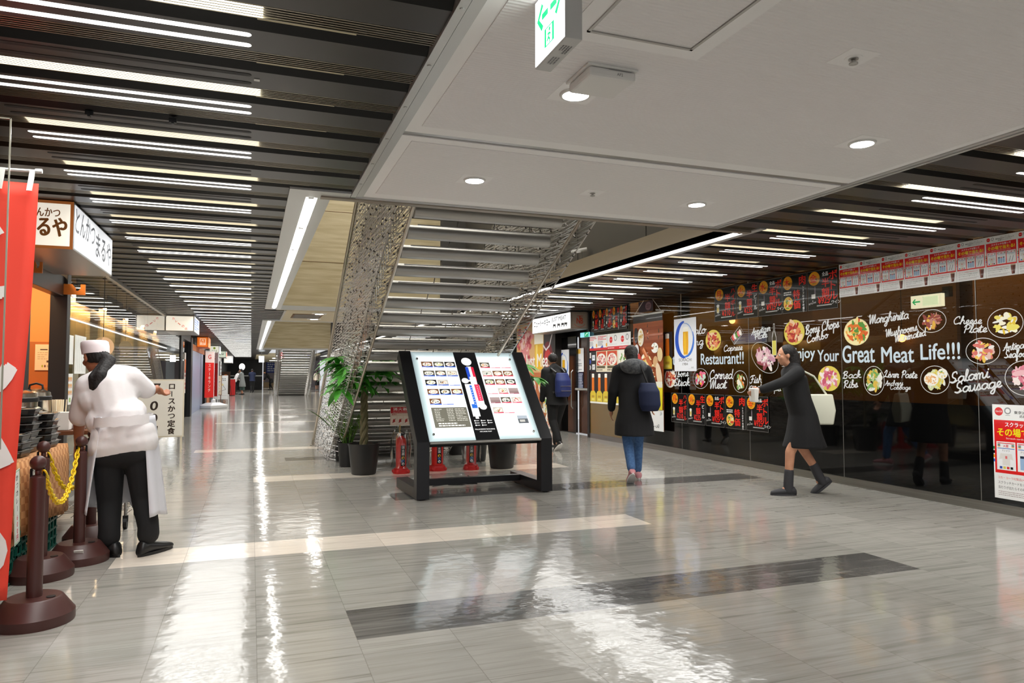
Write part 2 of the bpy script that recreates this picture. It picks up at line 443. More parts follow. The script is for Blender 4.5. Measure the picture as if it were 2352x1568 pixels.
def floor_material():
    m = bpy.data.materials.new('polished_stone_tile'); m.use_nodes = True
    nt = m.node_tree; N = nt.nodes; L = nt.links; p = N['Principled BSDF']
    geo = N.new('ShaderNodeNewGeometry'); sep = N.new('ShaderNodeSeparateXYZ'); L.new(geo.outputs['Position'], sep.inputs[0])
    def math_(op, a, b=None, c=None):
        n = N.new('ShaderNodeMath'); n.operation = op
        for i, v in enumerate((a, b, c)):
            if v is None: continue
            if isinstance(v, (int, float)): n.inputs[i].default_value = v
            else: L.new(v, n.inputs[i])
        return n.outputs[0]
    X, Y = sep.outputs[0], sep.outputs[1]
    T = 0.465
    tx = math_('DIVIDE', math_('SUBTRACT', X, 0.045), T); ty = math_('DIVIDE', math_('SUBTRACT', Y, 0.155), T * 1.0)
    cx = math_('FLOOR', tx); cy = math_('FLOOR', ty)
    cell = N.new('ShaderNodeCombineXYZ'); L.new(cx, cell.inputs[0]); L.new(cy, cell.inputs[1])
    wn = N.new('ShaderNodeTexWhiteNoise'); wn.noise_dimensions = '3D'; L.new(cell.outputs[0], wn.inputs['Vector'])
    # grain running across the hall, shifted from tile to tile
    gx = math_('ADD', math_('MULTIPLY', X, 1.1), math_('MULTIPLY', wn.outputs['Value'], 9.0))
    gy = math_('MULTIPLY', Y, 26.0)
    gv = N.new('ShaderNodeCombineXYZ'); L.new(gx, gv.inputs[0]); L.new(gy, gv.inputs[1]); L.new(math_('MULTIPLY', wn.outputs['Value'], 40.0), gv.inputs[2])
    nz = N.new('ShaderNodeTexNoise'); nz.inputs['Scale'].default_value = 1.0; nz.inputs['Detail'].default_value = 6; nz.inputs['Distortion'].default_value = 0.8
    L.new(gv.outputs[0], nz.inputs['Vector'])
    def ramp(stops):
        r = N.new('ShaderNodeValToRGB'); e = r.color_ramp.elements
        e[0].position = stops[0][0]; e[0].color = srgb(*stops[0][1]); e[1].position = stops[-1][0]; e[1].color = srgb(*stops[-1][1])
        for ps, c in stops[1:-1]:
            q = e.new(ps); q.color = srgb(*c)
        L.new(nz.outputs[0], r.inputs[0]); return r.outputs[0]
    base = ramp([(0.27, (132, 129, 121)), (0.42, (159, 156, 149)), (0.58, (170, 167, 160)), (0.74, (150, 147, 139))])
    dark = ramp([(0.30, (76, 75, 73)), (0.55, (104, 102, 99)), (0.7, (122, 120, 116))])
    white = ramp([(0.30, (222, 210, 194)), (0.55, (238, 228, 214)), (0.7, (228, 217, 202))])
    def mask(rects):
        out = None
        for x0, x1, y0, y1 in rects:
            a = math_('COMPARE', X, (x0 + x1) / 2, (x1 - x0) / 2); b = math_('COMPARE', Y, (y0 + y1) / 2, (y1 - y0) / 2)
            q = math_('MULTIPLY', a, b); out = q if out is None else math_('MAXIMUM', out, q)
        return out
    dk = mask([(0.51, 4.23, 3.60, 4.065), (1.42, 6.07, 7.39, 7.85), (0.51, 4.23, 11.3, 11.75), (1.42, 6.07, 15.1, 15.55)])
    wh = mask([(-0.88, 3.30, 5.47, 5.94), (0.045, 4.23, 9.21, 9.68), (-0.88, 3.30, 13.0, 13.45), (0.045, 4.23, 16.75, 17.2), (3.3, 6.55, 1.77, 2.23), (-0.88, 3.3, 20.4, 20.85), (0.045, 4.23, 24.2, 24.65), (-0.88, 3.3, 28, 28.45)])
    def mixc(f, a, b):
        n = N.new('ShaderNodeMix'); n.data_type = 'RGBA'; L.new(f, n.inputs[0]) if not isinstance(f, float) else None
        if isinstance(f, float): n.inputs[0].default_value = f
        for i, v in ((6, a), (7, b)):
            if isinstance(v, tuple): n.inputs[i].default_value = v
            else: L.new(v, n.inputs[i])
        return n.outputs[2]
    c = mixc(dk, base, dark); c = mixc(wh, c, white)
    hsv = N.new('ShaderNodeHueSaturation'); L.new(c, hsv.inputs['Color'])
    L.new(math_('ADD', 0.93, math_('MULTIPLY', wn.outputs['Value'], 0.14)), hsv.inputs['Value'])
    jx = math_('LESS_THAN', math_('ABSOLUTE', math_('SUBTRACT', math_('FRACT', math_('ADD', tx, 0.5)), 0.5)), 0.0045)
    jy = math_('LESS_THAN', math_('ABSOLUTE', math_('SUBTRACT', math_('FRACT', math_('ADD', ty, 0.5)), 0.5)), 0.0045)
    jm = math_('MULTIPLY', math_('MAXIMUM', jx, jy), 0.35)
    L.new(mixc(jm, hsv.outputs['Color'], srgb(96, 90, 82)), p.inputs['Base Color'])
    p.inputs['Specular IOR Level'].default_value = 0.5
    p.inputs['Coat Weight'].default_value = 0.12; p.inputs['Coat Roughness'].default_value = 0.05
    rz = N.new('ShaderNodeTexNoise'); rz.inputs['Scale'].default_value = 3.0; rz.inputs['Detail'].default_value = 3; L.new(geo.outputs['Position'], rz.inputs['Vector'])
    L.new(math_('ADD', 0.05, math_('MULTIPLY', rz.outputs[0], 0.12)), p.inputs['Roughness'])
    bz = N.new('ShaderNodeTexNoise'); bz.inputs['Scale'].default_value = 7.0; bz.inputs['Detail'].default_value = 3.0; L.new(geo.outputs['Position'], bz.inputs['Vector'])
    bp = N.new('ShaderNodeBump'); bp.inputs['Strength'].default_value = 0.13; bp.inputs['Distance'].default_value = 0.02
    L.new(bz.outputs[0], bp.inputs['Height']); L.new(bp.outputs[0], p.inputs['Normal']); L.new(bp.outputs[0], p.inputs['Coat Normal'])
    return m
def ridged_material():
    m = bpy.data.materials.new('ridged_white_panel'); m.use_nodes = True
    nt = m.node_tree; N = nt.nodes; L = nt.links; p = N['Principled BSDF']
    p.inputs['Base Color'].default_value = srgb(236, 234, 233); p.inputs['Roughness'].default_value = 0.5
    geo = N.new('ShaderNodeNewGeometry'); sep = N.new('ShaderNodeSeparateXYZ'); L.new(geo.outputs['Position'], sep.inputs[0])
    mu = N.new('ShaderNodeMath'); mu.operation = 'MULTIPLY'; mu.inputs[1].default_value = 2 * math.pi / 0.021; L.new(sep.outputs[1], mu.inputs[0])
    si = N.new('ShaderNodeMath'); si.operation = 'SINE'; L.new(mu.outputs[0], si.inputs[0])
    bp = N.new('ShaderNodeBump'); bp.inputs['Strength'].default_value = 0.4; bp.inputs['Distance'].default_value = 0.004
    L.new(si.outputs[0], bp.inputs['Height']); L.new(bp.outputs[0], p.inputs['Normal'])
    return m
FLOOR_M = floor_material(); RIDGED = ridged_material()

# ================================================================ floor and ceilings
XL, XR, ZC = -1.80, 6.62, 2.62
b = MB(); b.box(-3.4, -6, -0.2, 9, 84, 0); b.build('floor', FLOOR_M, kind='structure')

PITCHY = 0.395
def slat_ceiling(name, x0, x1, y_first, n, xg0, xg1, cuts):
    """dark metal soffit boards across the aisle with finned gaps between; cuts: (y, x0, x1) extents from that y on"""
    pan, fin, strip = MB(), MB(), MB()
    for k in range(n):
        y = y_first + k * PITCHY
        a, c = x0, x1
        for yy, ca, cc in cuts:
            if y >= yy: a, c = ca, cc
        pan.box(a, y - 0.097, ZC, c, y + 0.097, ZC + 0.10)
        if y < 24:
            for i in range(6):
                f = y + 0.108 + i * 0.0185
                fin.box(a, f - 0.003, ZC + 0.002, c, f + 0.003, ZC + 0.006)
            fin.mi = 1; fin.box(a, y + 0.097, ZC + 0.020, c, y + 0.215, ZC + 0.048)
            fin.mi = 2; fin.obox(((a + c) / 2, y + 0.2565, ZC + 0.034), ((c - a) / 2, 0, 0), (0, 0.0415, -0.032), (0, 0.003, 0.004)); fin.mi = 0
    pan.build(name, M['dark_slat'], kind='structure')
    fin.build('trim_1' if x0 < 0 else 'trim_2', [M['fin_metal'], M['dark_slat'], M['slat_return']], kind='structure')
LY0, RY0 = 2.945 - 0.79 * 10, 3.93 - 0.79 * 11
slat_ceiling('ceiling_left', -1.95, 0.665, LY0, 190, 0, 0, [(5.2, -1.95, 0.235), (15.3, -1.95, 0.62), (17.9, -1.95, 0.235), (39.6, -1.95, 1.0)])
slat_ceiling('ceiling_right', 3.925, XR, RY0, 190, 0, 0, [(5.32, 4.36, XR), (15.3, 3.98, XR), (18.1, 4.36, XR)])
b = MB(); b.box(-3.4, -6, ZC + 0.20, 0.66, 5.2, ZC + 0.24); b.box(-3.4, 5.2, ZC + 0.20, 0.23, 80, ZC + 0.24)
b.box(3.93, -6, ZC + 0.20, 9, 5.32, ZC + 0.24); b.box(4.5, 5.32, ZC + 0.20, 9, 80, ZC + 0.24)
b.build('ceiling_deck', M['black_void'], kind='structure')
b = MB()
for k in range(13):
    y = 2.945 + 0.395 * k - 0.395 * 4 + 0.215
    if y < 6: b.box(0.0, y - 0.008, ZC + 0.006, 0.365, y + 0.008, ZC + 0.014)
b.build('trim_3', M['beige_strip'], kind='structure')

# paired tube slots in every second board
def slot(mb, x0, x1, y, w, z):
    r = w / 2; pts = []
    for i in range(7): t = R(90 + 180 * i / 6); pts.append((x0 + r + r * math.cos(t), y + r * math.sin(t)))
    for i in range(7): t = R(-90 + 180 * i / 6); pts.append((x1 - r + r * math.cos(t), y + r * math.sin(t)))
    top = [(p[0], p[1], z + 0.02) for p in pts]; bot = [(p[0], p[1], z) for p in pts]
    mb.rings([bot, top])
LAMP = bpy.data.lights.new('strip_lamp', 'AREA'); LAMP.shape = 'RECTANGLE'; LAMP.size = 1.12; LAMP.size_y = 0.14; LAMP.energy = 5.0; LAMP.spread = R(160); LAMP.color = (1, 1, .985)
ORD = ['nearest', 'second', 'third', 'fourth', 'fifth', 'sixth', 'seventh', 'eighth', 'ninth', 'tenth', 'eleventh', 'twelfth', 'thirteenth', 'fourteenth', 'fifteenth']
def strip_lights(side, xa, xb, ga, gb, y0, n, first):
    root = thing('strip_light', 'x', 'ceiling light', (0, y0, ZC))
    for s in (-0.047, 0.047):
        t = MB(); slot(t, xa, xb, s, 0.034, -0.0006); t.build('tube', M['tube_light'], root)
    gp = thing('gap_light', 'x', 'ceiling light', (0, y0 - 0.2415, ZC))
    t = MB(); t.box(ga, -0.052, 0.009, gb, 0.052, 0.018); t.build('tube', M['gap_light'], gp)
    for k in range(n):
        o = root if k == 0 else dup(root, (0, y0 + 0.79 * k, ZC))
        q = gp if k == 0 else dup(gp, (0, y0 + 0.79 * k - 0.2415, ZC)) if k < 22 else o
        ll = bpy.data.objects.new('strip_lamp', LAMP); COL.objects.link(ll); ll.location = ((xa + xb) / 2, y0 + 0.79 * k, ZC - 0.012)
        i = k - first
        if 0 <= i < 15:
            o['label'] = '%s lit pair of white strip lights from the viewer in the %s slatted ceiling' % (ORD[i], side)
            q['label'] = 'glowing ceiling gap before the %s strip light pair of the %s slatted ceiling' % (ORD[i], side)
        elif i >= 15:
            o['label'] = 'far lit pair of white strip lights deep in the %s slatted ceiling' % side
            if q is not o: q['label'] = 'far glowing finned gap deep in the %s slatted ceiling' % side
        else:
            o['label'] = 'pair of white strip lights overhead behind the viewer in the %s slatted ceiling' % side
            q['label'] = 'glowing finned gap overhead behind the viewer in the %s slatted ceiling' % side
        o['group'] = 'paired strip lights of the %s ceiling' % side
        if q is not o: q['group'] = 'glowing gaps of the %s ceiling' % side
strip_lights('left', -1.16, -0.02, -1.12, 0.02, 2.945 - 0.79 * 5, 74, 5)
strip_lights('right', 4.69, 5.90, 4.32, 5.62, 3.93 - 0.79 * 6, 70, 6)
# empty slots in the boards between: black plates stand in for their shade
b = MB()
for k in range(-4, 22):
    for s in (-0.047, 0.047):
        slot(b, -1.16, -0.02, 2.945 + 0.395 + 0.79 * k + s, 0.030, ZC - 0.0015)
        slot(b, 4.69, 5.90, 3.93 + 0.395 + 0.79 * k + s, 0.030, ZC - 0.0015)
b.build('trim_4', M['black_void'], kind='structure')

# ---- white ridged ceiling over the middle
b = MB(); b.box(0.76, -6, ZC, 3.86, 3.775, ZC + 0.12); b.box(0.76, 3.84, ZC, 3.86, 5.30, ZC + 0.12); b.box(0.76, 3.7, ZC + 0.03, 3.86, 3.9, ZC + 0.12)
b.build('ceiling', M['white_paint'], kind='structure')
b = MB(); b.box(0.83, -5.9, ZC - 0.004, 3.80, 3.66, ZC + 0.01); b.box(0.83, 3.92, ZC - 0.004, 3.80, 5.16, ZC + 0.01)
b.build('ceiling_panel', RIDGED, kind='structure')
b = MB(); b.box(0.668, -6, ZC - 0.012, 0.705, 5.32, ZC + 0.1); b.box(0.71, -6, ZC - 0.006, 0.758, 5.32, ZC + 0.1)
b.box(3.865, -6, ZC - 0.006, 3.895, 5.32, ZC + 0.1); b.box(3.90, -6, ZC - 0.012, 3.925, 5.32, ZC + 0.1)
b.box(0.668, 5.302, ZC - 0.012, 3.925, 5.33, ZC + 0.1)
for i in range(7): b.lathe([(0.009, -0.004), (0.009, 0.004)], (0.688, 1.9 + i * 0.5, ZC - 0.012), 8)
b.build('trim_5', M['alu_light'], kind='structure')
b = MB(); b.box(0.76, 3.777, ZC + 0.006, 3.86, 3.838, ZC + 0.03); b.build('trim_6', M['alu'], kind='structure')

# ---- frame of the stair opening, with its tubes
def opening(y0, y1, x0=0.235, x1=4.36, n=1, tubes=8, nm=''):
    b = MB()
    b.box(x0, y0, ZC - 0.008, x0 + 0.125, y1, ZC + 0.10); b.box(x0 + 0.208, y0, ZC - 0.008, x0 + 0.30, y1, ZC + 0.05); b.box(x0 + 0.22, y0, ZC + .05, x0 + 0.25, y1, ZC + 0.30)
    b.box(x0 + 0.125, y0, ZC + 0.05, x0 + 0.20, y1, ZC + 0.10)
    b.box(x0, y0 - 0.005, ZC - 0.010, x0 + 0.43 if n == 1 else x1, y0 + 0.20, ZC + 0.1)
    b.box(x1 - 0.07, y0, ZC - 0.008, x1, y1, ZC + 0.10)
    b.box(x0, y1 - 0.03, ZC - 0.009, x1, y1, ZC + 0.08)
    b.build('trim_%d' % (10 + n), M['alu_light'], kind='structure')
    root = thing('fluorescent_tube', 'x', 'tube light', (x0 + 0.165, y0 + 0.27, ZC + 0.012))
    t = MB(); t.tube([(0, 0, 0), (0, 1.02, 0)], 0.036, 12); t.build('tube', M['ring_tube'], root)
    t = MB(); t.box(-0.02, 1.02, -0.02, 0.02, 1.045, 0.025); t.box(-0.02, -0.02, -0.02, 0.02, 0, 0.025); t.build('end_cap', M['white_plastic'], root)
    step = (y1 - y0 - 0.5) / tubes
    for i in range(tubes):
        for side in (0, 1):
            p = (x0 + 0.165 if side == 0 else x1 - 0.10, y0 + 0.27 + i * step, ZC + 0.012 if side == 0 else ZC + 0.0)
            o = root if i == 0 and side == 0 else dup(root, p, scale=None if side == 0 else (.45, 1.12, .45))
            w = ('left', 'right')[side]
            if n == 1: o['label'] = '%s tube light from the viewer along the %s edge of the near stair opening' % (ORD[i], w)
            else: o['label'] = 'tube light in the row along the %s edge of the far stair opening' % w
            o['group'] = 'tubes along the %s edge of the %s stair opening' % (w, ('near', 'far')[n - 1])
opening(5.21, 15.1, n=1, tubes=8)
opening(18.2, 39.5, n=2, tubes=18)
b = MB(); b.box(0.46, 5.33, ZC - 0.02, 4.29, 5.40, ZC + 0.02); b.box(0.46, 5.40, ZC - 0.005, 4.29, 5.42, ZC + 0.4); b.build('trim_7', M['bronze'], kind='structure')

# ---- shafts above the openings
def shaft(y0, y1, n, split):
    b = MB(); b.box(0.463, y1, ZC, split, y1 + 0.2, 6.2); b.build('wall_far_%d' % n, M['travertine'], kind='structure')
    b = MB(); b.box(0.34, y0 + 0.22, ZC + 0.3, 0.46, y1 + 0.2, 6.2); b.build('wall_left_%d' % n, M['travertine'], kind='structure')
    b = MB(); b.box(split, y1 - 0.04, ZC, 4.6, y1 + 0.2, 6.2); b.box(4.42, y0, ZC + 0.26, 4.6, y1 + 0.2, 6.2)
    b.box(0.34, y0 - 0.1, ZC + 0.16, 4.6, y0 + 0.0, 6.2); b.build('wall_right_%d' % n, M['grey_wall'], kind='structure')
    b = MB(); b.box(4.29, y0, ZC + 0.02, 4.32, y1, ZC + 0.26); b.box(4.29, y0, ZC + 0.26, 4.45, y1, ZC + 0.29); b.build('trim_%d' % (20 + n), M['bronze'], kind='structure')
    b = MB(); b.box(0.3, y0 - 0.1, 6.2, 4.6, y1 + 0.2, 6.3); b.build('ceiling_shaft_%d' % n, M['white_paint'], kind='structure')
    for i in range(3):  # unseen glowing panels added to brighten the shaft walls
        yy = y0 + (y1 - y0) * (0.2 + 0.3 * i)
        b = MB(); b.box(1.2, yy - 0.6, 6.15, 3.4, yy + 0.6, 6.2)
        tag(b.build('light_panel', M['shaft_fill']), 'unseen white light panel added high above the stair shaft', 'ceiling light', 'added light panels above the stair shafts')
shaft(5.42, 15.1, 1, 3.85)
shaft(18.4, 39.5, 2, 4.0)
b = MB()
for i in range(3): b.box(0.47, 15.094, 3.62 + 1.07 * i, 3.85, 15.1, 3.63 + 1.07 * i)
b.box(0.47, 39.494, 4.02, 4.0, 39.5, 4.035)
b.build('trim_8', M['interior_dark'], kind='structure')
b = MB()
for yy in (7.4, 9.3, 11.2, 13.1): b.box(4.416, yy - 0.006, ZC + 0.3, 4.42, yy + 0.006, 6.2)
b.build('trim_9', M['black_void'], kind='structure')
# soffit between the two openings
b = MB(); b.box(0.66, 15.3, ZC - 0.005, 3.95, 18.2, ZC + 0.1); b.build('ceiling_bridge', M['cream_panel'], kind='structure')
b = MB(); b.box(0.62, 15.3, ZC - 0.012, 0.66, 18.2, ZC + 0.1); b.build('trim_30', M['alu'], kind='structure')
b = MB(); b.box(0.3, 49.5, ZC - 0.005, 4.36, 80, ZC + 0.1); b.box(0.3, 39.7, 4.2, 4.36, 49.5, 4.3); b.build('ceiling_far', M['cream_panel'], kind='structure')
g = thing('ceiling_vent', 'square dark louvred vent in the cream soffit between the two stair openings', 'vent', (1.15, 16.6, ZC - 0.005))
t = MB(); t.box(-0.32, -0.55, -0.01, 0.32, 0.55, 0); t.build('frame', M['interior_dark'], g)
t = MB()
for i in range(9): t.box(-0.28, -0.5 + i * 0.12, -0.018, 0.28, -0.47 + i * 0.12, -0.01)
t.build('slat', M['alu'], g)
# far walls
b = MB(); b.box(-3.4, 66, 0, 0.9, 66.2, 1.15); b.box(-3.4, 66, 1.24, 0.9, 66.2, ZC + 0.2); b.build('wall_end', M['black_metal'], kind='structure')
b = MB(); b.box(0.86, 66.2, 0, 0.92, 80, ZC + 0.2); b.build('wall_end_side', M['black_metal'], kind='structure')
b = MB(); b.box(-3.4, 66.02, 1.15, 0.9, 66.2, 1.24); b.build('trim_31', M['alu_light'], kind='structure')
b = MB(); b.box(1.2, 80, 0, 7, 80.2, ZC + 0.2); b.build('wall_back', mat('lilac_wall', (150, 140, 142), 0.6), kind='structure')
b = MB(); b.box(1.25, 79.9, 0, 3.5, 80, 0.5); b.build('baseboard_back', mat('tan_base', (190, 160, 120), 0.6), kind='structure')
emit('far_light', (255, 252, 245), 14)
for i, yy in enumerate((44, 52, 60, 70)):
    zz = 4.188 if yy < 49 else ZC - 0.017
    b = MB(); b.box(1.6, yy, zz, 3.6, yy + 0.8, zz + 0.01)
    tag(b.build('light_panel', M['far_light']), 'flat white ceiling light beyond the far stairs, number %s from the stairs' % ('one', 'two', 'three', 'four')[i], 'ceiling light', 'light panels beyond the far stairs')

# ---- downlights, sprinklers, hatch and boxes on the white ceiling
def downlight(name, x, y, r, label, z=ZC - 0.004):
    g = thing('downlight', label, 'ceiling light', (x, y, z), 0, 'downlights in the pale ceiling')
    t = MB(); t.lathe([(r * 1.0, 0.0), (r * 1.0, -0.012), (r * 1.16, -0.012), (r * 1.22, -0.002), (r * 1.22, 0.0)], (0, 0, 0), 32, cap=False); t.build('ring', M['white_plastic'], g, smooth=True)
    t = MB(); t.lathe([(r, -0.004), (r, -0.001)], (0, 0, 0), 32); t.build('lens', M['down_light'], g)
    t = MB(); t.box(-r * 1.7, -r * 1.7, -0.0015, r * 1.7, r * 1.7, 0.0); t.build('plate', M['white_paint'], g)
    return g
p = at_z(1322, 213, ZC); downlight('d', p.x, p.y, 0.062, 'round white downlight beside the white box under the exit sign')
p = at_z(1980, 326, ZC); downlight('d', p.x, p.y, 0.062, 'round white downlight nearest the right edge of the white ceiling')
p = at_z(1090, 411, ZC); downlight('d', p.x, p.y, 0.062, 'round white downlight above the stair top beyond the ceiling joint')
p = at_z(1600, 467, ZC); downlight('d', p.x, p.y, 0.062, 'round white downlight at the far right corner of the white ceiling')
p = at_z(733, 720, ZC); downlight('d', p.x, p.y, 0.09, 'round downlight in the cream soffit, nearer of the two beside the louvred vent', ZC - 0.005)
p = at_z(721, 732, ZC); downlight('d', p.x, p.y, 0.09, 'round downlight in the cream soffit, farther of the two beside the louvred vent', ZC - 0.005)
for (px, py, lab) in ((1361, 441, 'small chrome sprinkler head between the two far downlights'), (1960, 131, 'small chrome sprinkler head on the near white ceiling panel')):
    p = at_z(px, py, ZC); g = thing('sprinkler', lab, 'sprinkler', (p.x, p.y, ZC - 0.004), 0, 'sprinklers in the white ceiling')
    t = MB(); t.box(-0.075, -0.075, -0.0015, 0.075, 0.075, 0); t.lathe([(0.036, -0.004), (0.036, 0)], (0, 0, 0), 20); t.build('plate', M['white_paint'], g)
    t = MB(); t.lathe([(0.02, 0), (0.02, -0.008), (0.008, -0.012), (0.008, -0.02), (0.018, -0.022), (0.018, -0.026), (0.004, -0.03)], (0, 0, 0), 14); t.build('nozzle', M['alu'], g, smooth=True)
g = thing('access_hatch', 'square ceiling access hatch with grey metal rim in the white ceiling', 'hatch', (1.42, 2.17, ZC - 0.004))
t = MB(); h = 0.235
for q in ((-h, -h, h, -h + 0.012), (-h, h - 0.012, h, h), (-h, -h, -h + 0.012, h), (h - 0.012, -h, h, h)): t.box(q[0], q[1], -0.008, q[2], q[3], 0.0)
t.build('rim', M['alu'], g)
t = MB(); h = 0.31
for q in ((-h, -h, h, -0.235), (-h, 0.235, h, h), (-h, -0.235, -0.235, 0.235), (0.235, -0.235, h, 0.235)): t.box(q[0], q[1], -0.0025, q[2], q[3], 0.0)
t.build('border', M['white_paint'], g)
t = MB(); t.box(-0.222, -0.222, -0.003, 0.222, 0.222, 0); t.build('door', RIDGED, g)
g = thing('wireless_box', 'white plastic wireless box on the white ceiling beside the exit sign', 'box', (1.43, 2.76, ZC - 0.004))
t = MB(); t.box(-0.12, -0.115, -0.012, 0.12, 0.115, 0.0); t.build('mount', M['white_plastic'], g, bevel=0.003)
t = MB(); t.box(-0.112, -0.11, -0.055, 0.112, 0.105, -0.012); o = t.build('cover', M['white_plastic'], g, bevel=0.012)
a = Art((-0.112, -0.1102, -0.055), (1, 0, 0), (0, 0, 1)); a.text('AP2', 0.13, 0.015, 0.012, (90, 90, 90)); a.rect(0.09, 0.036, 0.2, 0.038, (120, 120, 120)); a.build('lettering', M['print'], g)
# hanging exit sign
g = thing('exit_sign', 'lit white and green exit sign with arrows hanging from the white ceiling', 'exit sign', (0.955, 2.16, 2.375))
t = MB(); t.box(-0.03, -0.13, 0, 0.03, 0.13, 0.24); t.build('case', mat('sign_grey', (196, 196, 194), 0.45), g, bevel=0.003)
a = Art((-0.031, 0.124, 0.006), (0, -1, 0), (0, 0, 1), 0.0004); GR = (0, 170, 95)
a.rect(0, 0, 0.248, 0.228, (255, 255, 255))
def arrow(x, y, d, s, flip=1):
    a.shape([(x, y + s * 0.13), (x + d * s * 0.62, y + s * 0.13), (x + d * s * 0.62, y - s * 0.13), (x, y - s * 0.13)][::int(d)], GR)
    a.line([(x + d * s * 0.55, y + s * 0.5), (x + d * s, y), (x + d * s * 0.55, y - s * 0.5)], s * 0.24, GR)
arrow(0.115, 0.15, -1, 0.085); arrow(0.135, 0.15, 1, 0.085)
a.rect(0.085, 0.03, 0.165, 0.095, GR); a.rect(0.1, 0.034, 0.15, 0.09, (250, 255, 252))
a.ell(0.13, 0.08, 0.007, 0.007, GR); a.line([(0.128, 0.07), (0.12, 0.055), (0.108, 0.045)], 0.009, GR); a.line([(0.12, 0.055), (0.132, 0.045), (0.13, 0.034)], 0.008, GR); a.line([(0.126, 0.068), (0.14, 0.06)], 0.006, GR); a.line([(0.126, 0.068), (0.112, 0.066)], 0.006, GR)
a.build('face', print_mat('print_exit', 0.3, 1.4), g)
a = Art((-0.03, -0.13, -0.0008), (0, 1, 0), (1, 0, 0)); a.tiny(0.05, 0.012, 0.11, 0.05, 4, (110, 110, 112), 3); a.tiny(0.14, 0.015, 0.2, 0.045, 3, (120, 120, 122), 5); a.build('lettering', M['print'], g)

# small black clips and a sensor plate on the left slatted ceiling
for px, py, lab in ((205, 255, 'small black clip hanging under the left slatted ceiling, left one'), (397, 272, 'small black clip hanging under the left slatted ceiling, right one')):
    p = at_z(px, py, ZC); g = thing('ceiling_clip', lab, 'clip', (p.x, p.y, ZC)); t = MB(); t.box(-.018, -.008, -.022, .018, .008, .0); t.build('clip', M['black_plastic'], g)
    t = MB(); t.box(-.006, -.012, -.030, .006, .012, -.008); t.build('lever', M['black_plastic'], g)
p = at_z(590, 183, ZC); t = MB(); t.box(p.x - .012, p.y - .012, ZC - .003, p.x + .012, p.y + .012, ZC)
tag(t.build('sensor_plate', M['alu'], org=tuple(p)), 'tiny square grey plate past the slot ends on the left ceiling', 'sensor').location = p
